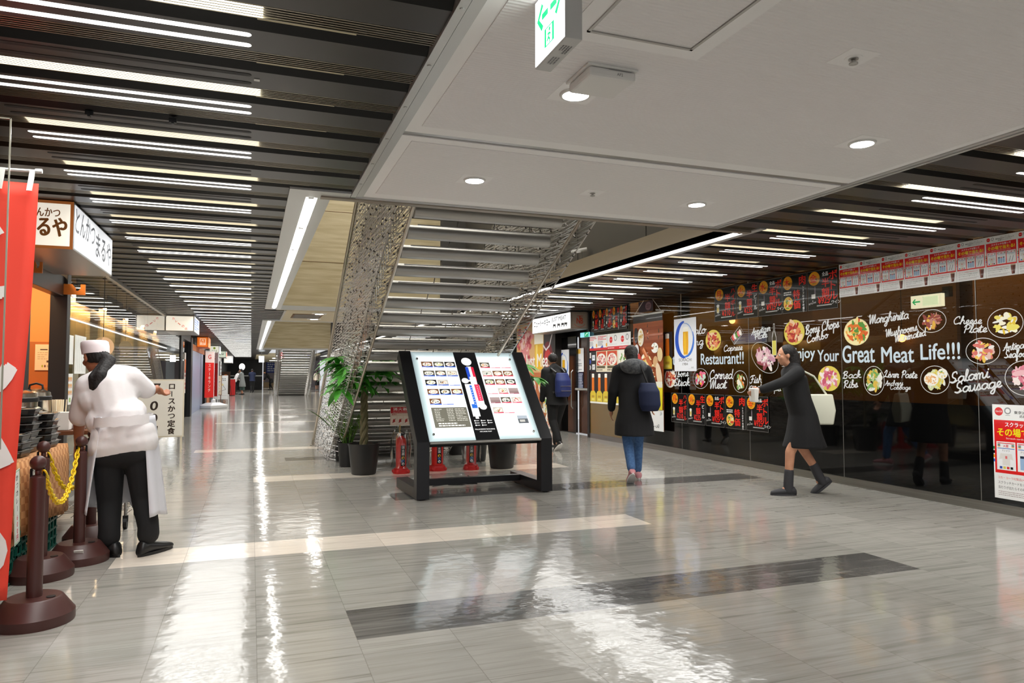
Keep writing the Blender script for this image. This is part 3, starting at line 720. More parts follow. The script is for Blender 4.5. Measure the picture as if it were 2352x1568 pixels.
# ================================================================ hanging staircase with its rod lattice
mat('tread_metal', (196, 195, 191), 0.36, metal=0.55, noise=((0.7, 3, 3), (176, 174, 169)))
mat('rod_metal', (192, 189, 184), 0.3, metal=0.9)
mat('knot_metal', (60, 56, 52), 0.5, metal=0.5)
mat('rail_metal', (176, 168, 154), 0.35, metal=0.9)
def staircase():
    root = thing('staircase', 'open steel staircase with wide metal treads hung in a silvery rod lattice', 'staircase', (2.07, 13.7, 0))
    org = (2.07, 13.7, 0)
    sec = []
    for i in range(20):
        t = 2 * math.pi * i / 20; sec.append((-0.075 + 0.070 * math.cos(t), -0.050 + 0.064 * math.sin(t)))     # round rear edge
    tm = MB(); tm.rings([[(x, p[0], p[1]) for p in sec] for x in (-0.70, 0.70)])
    um = MB(); um.box(-0.69, -0.07, -0.012, 0.69, 0.16, 0.012); um.box(-0.69, 0.13, -0.07, 0.69, 0.16, 0.012)
    bm_ = MB()
    bm_.tube([(-0.66, -0.05, -0.168), (0.66, -0.05, -0.168)], 0.006, 5)
    for x in (-0.30, 0.05, 0.40): bm_.tube([(x, -0.05, -0.168), (x + 0.03, 0.02, -0.10), (x + 0.05, 0.06, -0.06)], 0.005, 5)
    for i in range(-4, 21):
        y, z = 6.19 + 0.29 * i, 2.79 - 0.1337 * i
        t = bpy.data.objects.new('tread', tmesh) if i > -4 else None
        if t is None:
            t = tm.build('tread', M['tread_metal'], root, smooth=True); tmesh = t.data
            q = bm_.build('bracket', M['rod_metal'], t); qmesh = q.data; q = um.build('tread_plate', mat('plate_dark', (74, 70, 64), .6, metal=.3), t); umesh = q.data  # dark plate colour stands in for the shaded recess under the tread
        else:
            COL.objects.link(t); t.parent = root
            for nm, me in (('bracket', qmesh), ('tread_plate', umesh)): q = bpy.data.objects.new(nm, me); COL.objects.link(q); q.parent = t
        t.location = (2.02 - org[0], y - org[1], z - org[2])
    def PS(s): return Vector((0, 11.15 - 6.58 * s, 3.35 * s))
    def PH(s): return Vector((0, 13.70 - 5.70 * s, 3.35 * s))
    rnd = random.Random(4)
    for side, (xi, xo) in enumerate(((1.255, 1.11), (2.80, 2.95))):
        rods = knots = MB(); n, m = 84, 9; G = {}
        for L, x in ((0, xi), (1, xo)):
            for i in range(n + 1):
                for j in range(m + 1):
                    s = (i + (0.5 if j % 2 else 0) + rnd.uniform(-.22, .22)) / (n + 0.5); t = j / m + (rnd.uniform(-.03, .03) if 0 < j < m else 0)
                    p = PS(s).lerp(PH(s), t); p.x = x; G[L, i, j] = p
        def rod(a, c, r=0.0046): rods.tube([a, c], r, 4, cap=False)
        for L in (0, 1):
            for i in range(n + 1):
                for j in range(m):
                    a = G[L, i, j]
                    rod(a, G[L, i, j + 1])
                    k = i + (1 if j % 2 else -1)
                    if 0 <= k <= n: rod(a, G[L, k, j + 1])
                    if rnd.random() < 0.42: (setattr(knots, 'mi', 1), knots.ball(tuple(a), 0.012, seg=5), setattr(knots, 'mi', 0))
                    if (i + j) % 2 == 0 and L == 0:
                        rod(a, G[1, min(n, i + rnd.choice((0, 1))), j + 1], 0.0045)
        for k in range(52):                                  # long upright wires through the lattice
            s = (k + 0.5) / 52; a = PS(s).lerp(PH(s), 0.02); c = a + Vector((0, rnd.uniform(-.05, .05), 0)); 
            lim = min(1.5, 3.4 - a.z); c.z += lim; a.x = c.x = (xi + xo) / 2
            if lim > 0.1: rod(a, c, 0.0046)
        for x in (xi, xo):
            for q in (PS, PH):
                a, c = q(0.004), q(1); a.x = c.x = x; rods.tube([a, c], 0.008, 6)
        rods.build('lattice', [M['rod_metal'], M['knot_metal']], root, org=org)
        for x in (xi,):
            t = MB(); a, c = PS(0), PS(1); a.x = c.x = x; t.tube([a, c], 0.016, 8); t.build('stringer', M['rail_metal'], root, org=org, smooth=True)
        t = MB(); a, c = PH(0), PH(1); a.x = c.x = xo + (-0.012 if side == 0 else 0.012); a.z = 0.16; a.y -= 0.27
        t.tube([(a.x, 13.70, 0.0), (a.x, 13.69, 0.10), (a.x, 13.55, 0.17), c], 0.024, 10); t.lathe([(0.06, 0), (0.06, 0.008), (0.03, 0.012)], (a.x, 13.7, 0), 16)
        t.build('handrail', M['rail_metal'], root, org=org, smooth=True)
    return root
stair = staircase()
far = dup(stair, (2.46, 49.0, 0), label='distant steel staircase at the end of the left aisle under a white sign', scale=(1.12, 1.0, 1.0))
g = thing('hanging_sign', 'white direction sign with red and blue ends hanging before the distant stairs', 'sign', (2.55, 45.6, 2.28))
a = Art((-0.95, 0, 0), (1, 0, 0), (0, 0, 1), 0.002); a.board(1.9, 0.36, (232, 236, 244), 0.08)
a.rect(0, 0, 0.26, 0.36, (190, 28, 40)); a.rect(1.64, 0, 1.9, 0.36, (30, 70, 180))
a.text('↑', 0.13, 0.2, 0.1, (255, 255, 255), align='c', bold=0.03); a.rect(0.09, 0.05, 0.17, 0.13, (255, 255, 255)); a.text('↑', 1.77, 0.2, 0.1, (255, 255, 255), align='c', bold=0.03); a.rect(1.73, 0.05, 1.81, 0.13, (255, 255, 255))
for x in (0.4, 0.66, 0.78, 1.25): a.ell(x, 0.24, 0.022, 0.022, (40, 50, 90)); a.rect(x - 0.02, 0.1, x + 0.02, 0.21, (40, 50, 90))
a.rect(1.42, 0.09, 1.54, 0.15, (20, 20, 20)); a.rect(1.44, 0.17, 1.52, 0.24, (20, 20, 20)); a.build('board', M['print_sign'], g)
t = MB(); t.tube([(-0.8, -0.04, 0.36), (-0.8, -0.04, ZC - 2.28 + 1.5)], 0.01, 6); t.tube([(0.8, -0.04, 0.36), (0.8, -0.04, ZC - 2.28 + 1.5)], 0.01, 6); t.build('hanger', M['alu'], g)
# camera on the bronze fascia
p = at_x(1330, 588, 4.29)
g = thing('security_camera', 'small pale security camera on the bronze fascia right of the stairs', 'camera', (4.33, p.y, ZC + 0.29))
t = MB(); t.tube([(0, 0, 0), (0, 0, 0.10), (-0.05, 0, 0.12)], 0.008, 6); t.build('bracket', M['alu'], g)
t = MB(); t.tube([(-0.14, 0.05, 0.105), (0.06, -0.05, 0.145)], 0.028, 12); t.build('housing', M['white_plastic'], g, smooth=True)

# ================================================================ backlit arcade map on its black stand
def lit_panel_material():
    m = bpy.data.materials.new('frosted_light_box'); m.use_nodes = True
    nt = m.node_tree; N = nt.nodes; L = nt.links; p = N['Principled BSDF']
    tc = N.new('ShaderNodeTexCoord'); sep = N.new('ShaderNodeSeparateXYZ'); L.new(tc.outputs['Generated'], sep.inputs[0])
    def mm(op, a, b):
        n = N.new('ShaderNodeMath'); n.operation = op
        for i, v in enumerate((a, b)):
            if isinstance(v, (int, float)): n.inputs[i].default_value = v
            else: L.new(v, n.inputs[i])
        return n.outputs[0]
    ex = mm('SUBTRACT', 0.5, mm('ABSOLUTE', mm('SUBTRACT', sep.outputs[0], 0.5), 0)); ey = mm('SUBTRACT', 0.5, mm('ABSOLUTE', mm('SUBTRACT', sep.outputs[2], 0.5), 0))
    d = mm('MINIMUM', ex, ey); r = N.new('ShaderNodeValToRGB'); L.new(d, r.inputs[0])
    e = r.color_ramp.elements; e[0].position = 0.0; e[0].color = (0.17, 0.22, 0.24, 1); e[1].position = 0.085; e[1].color = (1, 1, 1, 1)  # falloff of the backlight towards the edges is painted into the emission
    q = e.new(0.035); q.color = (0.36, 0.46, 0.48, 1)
    p.inputs['Base Color'].default_value = srgb(196, 214, 214); p.inputs['Roughness'].default_value = 0.15
    L.new(r.outputs[0], p.inputs['Emission Color']); p.inputs['Emission Strength'].default_value = 0.62
    return m
mat('stand_black', (38, 38, 41), 0.32, metal=0.35)
g = thing('map_stand', 'backlit building map on a slanted black stand in the middle of the hall', 'information stand', (2.385, 7.29, 0), R(2.0))
prof = [(0, 0.012), (0.92, 0.012), (0.92, 0.125), (0.125, 0.125), (0.125, 0.545), (0.945, 1.49), (0.855, 1.575), (0, 0.60)]
for x0, x1 in ((-0.77, -0.635), (0.635, 0.77)):
    t = MB(); t.rings([[(x0, p[0], p[1]) for p in prof], [(x1, p[0], p[1]) for p in prof]]); o = t.build('side_frame', M['stand_black'], g, bevel=0.004)
    t = MB()
    for y in (0.05, 0.85): t.lathe([(0.03, 0), (0.03, 0.013)], ((x0 + x1) / 2, y, 0), 12)
    t.build('foot_pad', M['black_plastic'], o)
t = MB(); t.box(-0.635, 0.60, 0.055, 0.635, 0.68, 0.125); t.build('crossbar', M['stand_black'], g, bevel=0.003)
sv = Vector((0, 0.662, 0.7495)); sn = Vector((0, -0.7495, 0.662)); PW, PH_ = 1.262, 1.285
o0 = Vector((-0.631, 0.012, 0.60))
t = MB(); t.obox(o0 + Vector((PW / 2, 0, 0)) + sv * (PH_ / 2) - sn * 0.055, (PW / 2, 0, 0), sv * (PH_ / 2), sn * 0.038); t.build('light_box', M['stand_black'], g)
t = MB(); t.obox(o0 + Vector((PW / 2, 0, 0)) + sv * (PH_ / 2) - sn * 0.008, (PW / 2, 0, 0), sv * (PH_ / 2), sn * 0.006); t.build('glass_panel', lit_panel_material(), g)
t = MB(); t.tube([o0 + Vector((0, -0.01, -0.012)), o0 + Vector((PW, -0.01, -0.012))], 0.016, 10); t.build('bottom_rail', M['alu'], g, smooth=True)
a = Art(o0 - sn * 0.0015, (1, 0, 0), sv, 0.0003)
W_, H_ = PW, PH_
def U(u): return u * W_
def V_(v): return v * H_
a.rect(U(.405), 0, U(.622), H_, (16, 16, 18))
FOODP = [[(200, 60, 40), (240, 190, 120), (110, 60, 30), (250, 240, 220), (90, 130, 50)], [(230, 225, 210), (120, 150, 70), (250, 230, 120), (60, 60, 60)], [(220, 170, 100), (245, 235, 215), (30, 30, 30), (150, 90, 50)], [(70, 100, 60), (200, 200, 190), (40, 60, 80)], [(220, 120, 60), (240, 200, 160), (180, 50, 40), (250, 250, 240)]]
def thumb(u0, u1, v, col, seed, kind=0):
    x0, x1, y0 = U(u0), U(u1), V_(v) - 0.045
    if kind == 0:
        rnd = random.Random(seed); pal = FOODP[seed % 5]
        a.rect(x0, y0 + 0.016, x1, y0 + 0.092, rnd.choice([(40, 38, 34), (90, 84, 70), (200, 195, 185), (120, 80, 50)]))
        a.food((x0 + x1) / 2, y0 + 0.05, (x1 - x0) * 0.40, 0.03, pal, seed, n=22, rim=False)
        a.rect(x0, y0 + 0.004, x1, y0 + 0.019, col)
    elif kind == 1:
        a.text(('Café', 'cafe', 'salon', 'book')[seed % 4], (x0 + x1) / 2, y0 + 0.045, 0.018, (120, 170, 180), align='c'); a.rect(x0, y0 + 0.004, x1, y0 + 0.014, col)
    else:
        a.rect(x0, y0 + 0.016, x1, y0 + 0.092, (170, 150, 148)); a.rect(x0, y0 + 0.016, x1, y0 + 0.05, (150, 128, 126)); a.rect(x0, y0 + 0.004, x1, y0 + 0.017, (150, 60, 80))
    a.rect(x0 + 0.006, y0 + 0.009, x0 + 0.05, y0 + 0.012, (240, 240, 245))
BL, RD = (40, 90, 200), (215, 60, 90)
LC = ((.077, .18), (.19, .288), (.297, .396)); RC = ((.638, .733), (.743, .836), (.846, .94))
for r, v in enumerate((.846, .739, .632, .525, .417)):
    for c in range(3):
        if r == 4 and c == 2: continue
        thumb(*LC[c], v, BL, r * 3 + c, 1 if (r, c) in ((2, 2), (4, 1)) else 0)
for r, v in enumerate((.84, .738, .636, .530, .424, .312)):
    for c in range(3):
        if r == 5 and c == 2: continue
        k = 1 if (r, c) in ((0, 1), (0, 2), (3, 0), (5, 1)) else 2 if (r, c) in ((3, 2), (4, 0)) else 0
        thumb(*RC[c], v, RD, 20 + r * 3 + c, k)
a.rect(U(.845), V_(.165), U(.94), V_(.25), (90, 95, 100)); a.rect(U(.845), V_(.215), U(.94), V_(.25), (170, 180, 190)); a.rect(U(.86), V_(.18), U(.91), V_(.205), (190, 190, 185))
a.rect(U(.075), V_(.14), U(.395), V_(.355), (112, 110, 98))
for i, (x0, x1) in enumerate(((.10, .17), (.21, .27), (.285, .38))): a.tiny(U(x0), V_(.205), U(x1), V_(.345), 8, (225, 224, 214), i + 3, 0.32)
a.tiny(U(.11), V_(.15), U(.37), V_(.195), 2, (250, 250, 245), 9, 0.5)
a.ell(U(.513), V_(.885), 0.062, 0.062, (245, 245, 245), n=32); a.text('B1F', U(.513), V_(.878), 0.014, (190, 190, 190), align='c')
WH = (244, 244, 244)
a.rect(U(.50), V_(.70), U(.545), V_(.825), WH); a.rect(U(.485), V_(.67), U(.515), V_(.818), (40, 80, 200)); a.rect(U(.54), V_(.655), U(.565), V_(.818), (222, 40, 70))
a.rect(U(.50), V_(.56), U(.56), V_(.70), WH); a.ell(U(.452), V_(.655), 0.042, 0.04, WH); a.rect(U(.45), V_(.645), U(.51), V_(.662), WH)
a.rect(U(.437), V_(.25), U(.505), V_(.615), WH); a.rect(U(.50), V_(.36), U(.575), V_(.60), WH); a.rect(U(.478), V_(.36), U(.50), V_(.60), (45, 110, 215)); a.rect(U(.45), V_(.34), U(.50), V_(.385), (45, 110, 215)); a.rect(U(.525), V_(.42), U(.572), V_(.61), (222, 66, 96))
a.ell(U(.552), V_(.355), 0.044, 0.042, WH); a.rect(U(.50), V_(.35), U(.55), V_(.362), WH); a.rect(U(.455), V_(.225), U(.485), V_(.255), WH)
for i in range(8): a.rect(U(.484), V_(.38 + i * .027), U(.494), V_(.387 + i * .027), WH); a.rect(U(.545), V_(.435 + i * .021), U(.554), V_(.441 + i * .021), (255, 220, 225))
for i in range(3):
    for j in range(3 if i < 2 else 2): a.rect(U(.435 + j * .06), V_(.198 - i * .024), U(.447 + j * .06), V_(.211 - i * .024), WH); a.rect(U(.450 + j * .06), V_(.201 - i * .024), U(.478 + j * .06), V_(.208 - i * .024), (215, 215, 215))
a.text('PALACESIDE BUILDING', U(.513), V_(.107), 0.017, WH, w=U(.18), align='c', bold=0.01); a.text('ARCADE MAP', U(.513), V_(.083), 0.015, WH, w=U(.11), align='c', bold=0.01)
a.build('printed_map', M['print_lit'], g)
t = MB()
for u, v in ((.045, .91), (.955, .91), (.045, .07), (.955, .07)):
    c = o0 + Vector((U(u), 0, 0)) + sv * V_(v); t.tube([c - sn * 0.002, c + sn * 0.014], 0.013, 14)
t.build('standoff', M['alu'], g, smooth=True)
t = MB(); t.tube([(-0.1, 0.85, 0.006), (0.05, 0.78, 0.006), (0.18, 0.9, 0.006), (0.14, 0.75, 0.10), (0.1, 0.72, 0.12)], 0.006, 6); t.tube([(-0.3, 0.8, 0.005), (-0.1, 0.9, 0.005), (0.25, 0.82, 0.005)], 0.006, 6)
tag(t.build('power_cord', M['black_plastic'], org=None), 'black power cord coiled on the floor under the map stand', 'cord').location = (2.3, 7.35, 0)

# ================================================================ plants
mat('leaf_green', (84, 172, 54), 0.4, noise=((9, 9, 9), (54, 136, 36)))
mat('leaf_dark', (58, 120, 50), 0.4, noise=((9, 9, 9), (28, 72, 28)))
mat('leaf_lime', (120, 160, 50), 0.4, noise=((14, 14, 14), (60, 116, 40)))
mat('bark', (120, 108, 80), 0.8, noise=((20, 20, 8), (82, 84, 54)), bump=(30, 0.4))
mat('soil', (70, 54, 38), 0.95, bump=(60, 0.6))
def leaf(mb, p, d, L, w, droop, seg=6, twist=0.0):
    """a folded pointed blade from p along d, bending down"""
    p = Vector(p); d = Vector(d).normalized(); side = d.cross(Vector((0, 0, 1)))
    if side.length < 1e-3: side = Vector((1, 0, 0))
    side.normalize(); up = side.cross(d)
    side = (side * math.cos(twist) + up * math.sin(twist)); rows = []
    for i in range(seg + 1):
        f = i / seg; c = p + d * (L * f) + Vector((0, 0, -droop * L * f * f)); ww = w * (math.sin(math.pi * min(1, f * 0.92 + 0.06)) ** 0.8)
        rows.append((c - side * ww + Vector((0, 0, ww * .25)), c, c + side * ww + Vector((0, 0, ww * .25))))
    n = len(mb.v)
    for r in rows: mb.v += [tuple(q) for q in r]
    for i in range(seg):
        for j in range(2): mb.face((n + i * 3 + j, n + i * 3 + j + 1, n + i * 3 + j + 4, n + i * 3 + j + 3))
def pot(parent, r, h, taper=0.78):
    t = MB(); t.lathe([(r * taper * 0.93, 0), (r * taper, 0.012), (r * 0.97, h * 0.93), (r, h * 0.95), (r * 1.02, h), (r * 0.93, h), (r * 0.9, h * 0.9), (r * 0.88, h * 0.86)], (0, 0, 0), 32); t.build('pot', M['black_plastic'], parent, smooth=True)
    t = MB(); t.lathe([(r * 0.9, h * 0.87), (r * 0.88, h * 0.885)], (0, 0, 0), 24); t.build('soil', M['soil'], parent)
def palmate(name, label, loc, potr, poth, trunk_h, crown, n, seed, size=0.27, braided=True, group=None):
    rnd = random.Random(seed); g = thing(name, label, 'plant', loc, 0, group); pot(g, potr, poth)
    t = MB()
    if braided:
        for k in range(3): t.tube([(0.026 * math.cos(k * 2.09 + i * .42), 0.026 * math.sin(k * 2.09 + i * .42), poth * .85 + trunk_h * i / 30) for i in range(31)], [0.034 - 0.012 * i / 30 + (0.014 if i == 0 else 0) for i in range(31)], 8)
    else: t.tube([(0, 0, poth * .85), (0.01, 0, poth * .85 + trunk_h)], 0.02, 8)
    top = poth * .85 + trunk_h; lv = MB(); st = MB()
    for b in range(4):
        a = b * 1.57 + 0.4; st.tube([(0, 0, top - 0.15), (0.09 * math.cos(a), 0.09 * math.sin(a), top + 0.0), (0.14 * math.cos(a), 0.14 * math.sin(a), top + 0.15)], [0.016, 0.012, 0.008], 6)
    for i in range(n):
        a = rnd.uniform(0, 6.28); q = rnd.random(); p0 = Vector((0.1 * math.cos(a), 0.1 * math.sin(a), top + rnd.uniform(-0.08, 0.18)))
        e = rnd.uniform(-0.1, 1.0); p1 = p0 + Vector((math.cos(a) * math.cos(e), math.sin(a) * math.cos(e), math.sin(e))) * crown * rnd.uniform(0.35, 1)
        st.tube([p0, p0.lerp(p1, .5) + Vector((0, 0, .02)), p1], 0.0035, 5)
        m = rnd.choice((5, 6, 6, 7)); ph = rnd.uniform(0, 6.28)
        for j in range(m):
            b = ph + 6.283 * j / m; d = Vector((math.cos(b) + math.cos(a) * .5, math.sin(b) + math.sin(a) * .5, rnd.uniform(-.35, .12)))
            leaf(lv, p1, d, size * rnd.uniform(.65, 1.05), size * 0.155, rnd.uniform(.15, .55), twist=rnd.uniform(-.3, .3))
    t.build('trunk', M['bark'], g, smooth=True); st.build('branches', M['leaf_lime'], g, smooth=True)
    lv.build('foliage', M['leaf_green'], g, smooth='all'); return g
palmate('potted_plant', 'money tree with braided trunk in a black pot left of the map stand', (1.405, 9.50, 0), 0.205, 0.40, 0.84, 0.34, 44, 11, 0.29)
palmate('potted_plant', 'broad leaved plant in the big black pot behind the right half of the map stand', (3.31, 9.46, 0), 0.21, 0.40, 0.75, 0.42, 16, 5, 0.26, False)
g = thing('potted_plant', 'sword leaved plant with yellow leaf edges in the rear left black pot', 'plant', (1.335, 11.05, 0)); pot(g, 0.15, 0.36)
rnd = random.Random(2); la, lb = MB(), MB()
for i in range(20):
    a = rnd.uniform(0, 6.28); p = Vector((0.06 * math.cos(a), 0.06 * math.sin(a), 0.32)); d = Vector((math.cos(a) * rnd.uniform(.1, .75), math.sin(a) * rnd.uniform(.1, .75), 1)); L = rnd.uniform(.4, .95)
    leaf(lb, p, d, L, 0.03, 0.28, 8, rnd.uniform(-1, 1)); leaf(la, p + Vector((0, -0.004, 0)), d, L * .97, 0.019, 0.28, 8, 0)
la.build('foliage', M['leaf_dark'], g, smooth='all'); lb.build('leaf_edges', M['leaf_lime'], g, smooth='all')
g = thing('potted_plant', 'thin grassy bamboo palm in the small black pot beside the money tree', 'plant', (1.30, 10.35, 0)); pot(g, 0.14, 0.34)
la, st = MB(), MB()
for i in range(34):
    a = rnd.uniform(0, 6.28); s = rnd.uniform(.05, .5); z = rnd.uniform(.35, .95); p0 = Vector((.05 * math.cos(a), .05 * math.sin(a), .3)); p1 = Vector((s * .8 * math.cos(a), s * .8 * math.sin(a), .3 + z))
    st.tube([p0, p0.lerp(p1, .5) + Vector((0, 0, .06)), p1], 0.003, 4)
    for j in range(11):
        f = .3 + .7 * j / 10; q = p0.lerp(p1, f); d = Vector((rnd.uniform(-1, 1), rnd.uniform(-1, 1), rnd.uniform(-.1, .8))); leaf(la, q, d, rnd.uniform(.09, .2), 0.006, .3, 3)
st.build('stems', M['leaf_lime'], g); la.build('foliage', mat('leaf_grass', (104, 150, 44), 0.45), g, smooth='all')
palmate('potted_plant', 'leafy plant in the middle black pot of those behind the map stand', (3.22, 10.35, 0), 0.17, 0.36, 0.70, 0.32, 10, 8, 0.22, False)
palmate('potted_plant', 'leafy plant in the rearmost black pot behind the map stand', (3.17, 11.3, 0), 0.16, 0.34, 0.62, 0.3, 8, 9, 0.2, False)

# ================================================================ fire extinguishers in clear bags
mat('ext_red', (206, 34, 28), 0.3, coat=0.4); mat('ext_base', (190, 30, 30), 0.45)
def extinguisher(label, loc, rz, bag=True, big=1.0):
    g = thing('fire_extinguisher', label, 'fire extinguisher', loc, rz, 'fire extinguishers behind the map stand'); k = big
    t = MB(); t.lathe([(0.108 * k, 0), (0.11 * k, 0.03), (0.095 * k, 0.04), (0.09 * k, 0.07), (0.085 * k, 0.07)], (0, 0, 0), 20); 
    for i in range(4): t.ball((0.1 * k * math.cos(i * 1.57 + .78), 0.1 * k * math.sin(i * 1.57 + .78), 0.025), 0.03, seg=8)
    t.build('base', M['ext_base'], g, smooth=True)
    t = MB(); t.lathe([(0.0, 0.05), (0.066 * k, 0.055), (0.07 * k, 0.08), (0.07 * k, 0.40), (0.062 * k, 0.45), (0.03 * k, 0.475), (0.022 * k, 0.49), (0.0, 0.49)], (0, 0, 0), 24); t.build('cylinder', M['ext_red'], g, smooth=True)
    t = MB(); t.lathe([(0.02, 0.485), (0.02, 0.525)], (0, 0, 0), 10); t.obox((0, -.05, .545), (.008, 0, 0), (0, .07, .012), (0, 0, .006)); t.obox((0, -.04, .515), (.008, 0, 0), (0, .055, -.006), (0, 0, .005)); t.build('valve', M['black_plastic'], g)
    t = MB(); t.tube([(0.02, 0, .51), (.07, 0, .50), (.09, .0, .42), (.088, .02, .2), (.082, .03, .12)], [.009, .009, .009, .009, .016], 8); t.build('hose', M['black_plastic'], g, smooth=True)
    a = Art((-.036, 0, .10), (1, 0, 0), (0, 0, 1), .0006); rr = .0708 * k
    a.bend = lambda x, y: math.sqrt(max(rr * rr - (x - .036) ** 2, 0.0001))
    for x in range(4): a.rect(.004 + x * .016, 0, .02 + x * .016, .27, (28, 24, 26))
    a.vtext('消火器', .036, .262, .04, (250, 250, 250), bold=.02); a.ell(.036, .105, .02, .02, (235, 190, 40)); a.ell(.036, .065, .018, .018, (60, 120, 190)); a.ell(.036, .027, .018, .018, (235, 235, 235)); a.build('label_band', M['print_gloss'], g)
    if bag:
        rnd = random.Random(int(loc[0] * 100)); t = MB(); rg = []
        for i, (z, r) in enumerate(((.075, .135), (.14, .115), (.24, .125), (.34, .14), (.44, .13), (.52, .11), (.58, .08), (.615, .03))):
            rg.append([(r * (1 + .12 * math.sin(j * 2.3 + i * 1.1)) * math.cos(2 * math.pi * j / 18) * 1.0, r * (1 + .12 * math.sin(j * 1.7 + i)) * math.sin(2 * math.pi * j / 18), z + rnd.uniform(-.012, .012)) for j in range(18)])
        t.rings(rg, cap=False); t.build('plastic_bag', M['film'], g, smooth='all')
    return g
extinguisher('red fire extinguisher in a clear plastic bag left of the map stand', (1.88, 9.41, 0), 0.2)
extinguisher('large red fire extinguisher without bag seen under the map panel', (2.40, 9.52, 0), 0.1, False, 1.15)
extinguisher('red fire extinguisher in a clear bag under the right half of the map', (2.86, 9.45, 0), -0.2)
g = thing('fire_extinguisher_sign', 'red and white fire extinguisher notice on a thin wooden post', 'sign', (1.91, 9.64, 0))
t = MB(); t.obox((0, .012, .33), (.012, 0, 0), (0, .006, 0), (0, 0, .33)); t.build('post', mat('pine', (214, 186, 130), .6), g)
a = Art((-.135, .004, .615), (1, 0, 0), (0, 0, 1), .0006); a.board(.27, .25, (232, 214, 196), .006)
a.rect(.006, .162, .264, .244, (200, 30, 40)); a.text('消火器', .135, .196, .04, (255, 250, 245), w=.2, align='c', bold=.03); a.text('FIRE EXTINGUISHER', .135, .170, .013, (255, 240, 230), w=.2, align='c')
a.text('使用法', .02, .135, .02, (190, 30, 40), bold=.02)
for i in range(3): a.rect(.012 + i * .084, .012, .088 + i * .084, .122, (245, 232, 216)); a.shape([(.03 + i * .084, .03), (.07 + i * .084, .05), (.055 + i * .084, .09), (.035 + i * .084, .07)], (200, 50, 50)); a.line([(.03 + i * .084, .03), (.075 + i * .084, .09)], .006, (120, 60, 50))
a.build('board', M['print'], g)
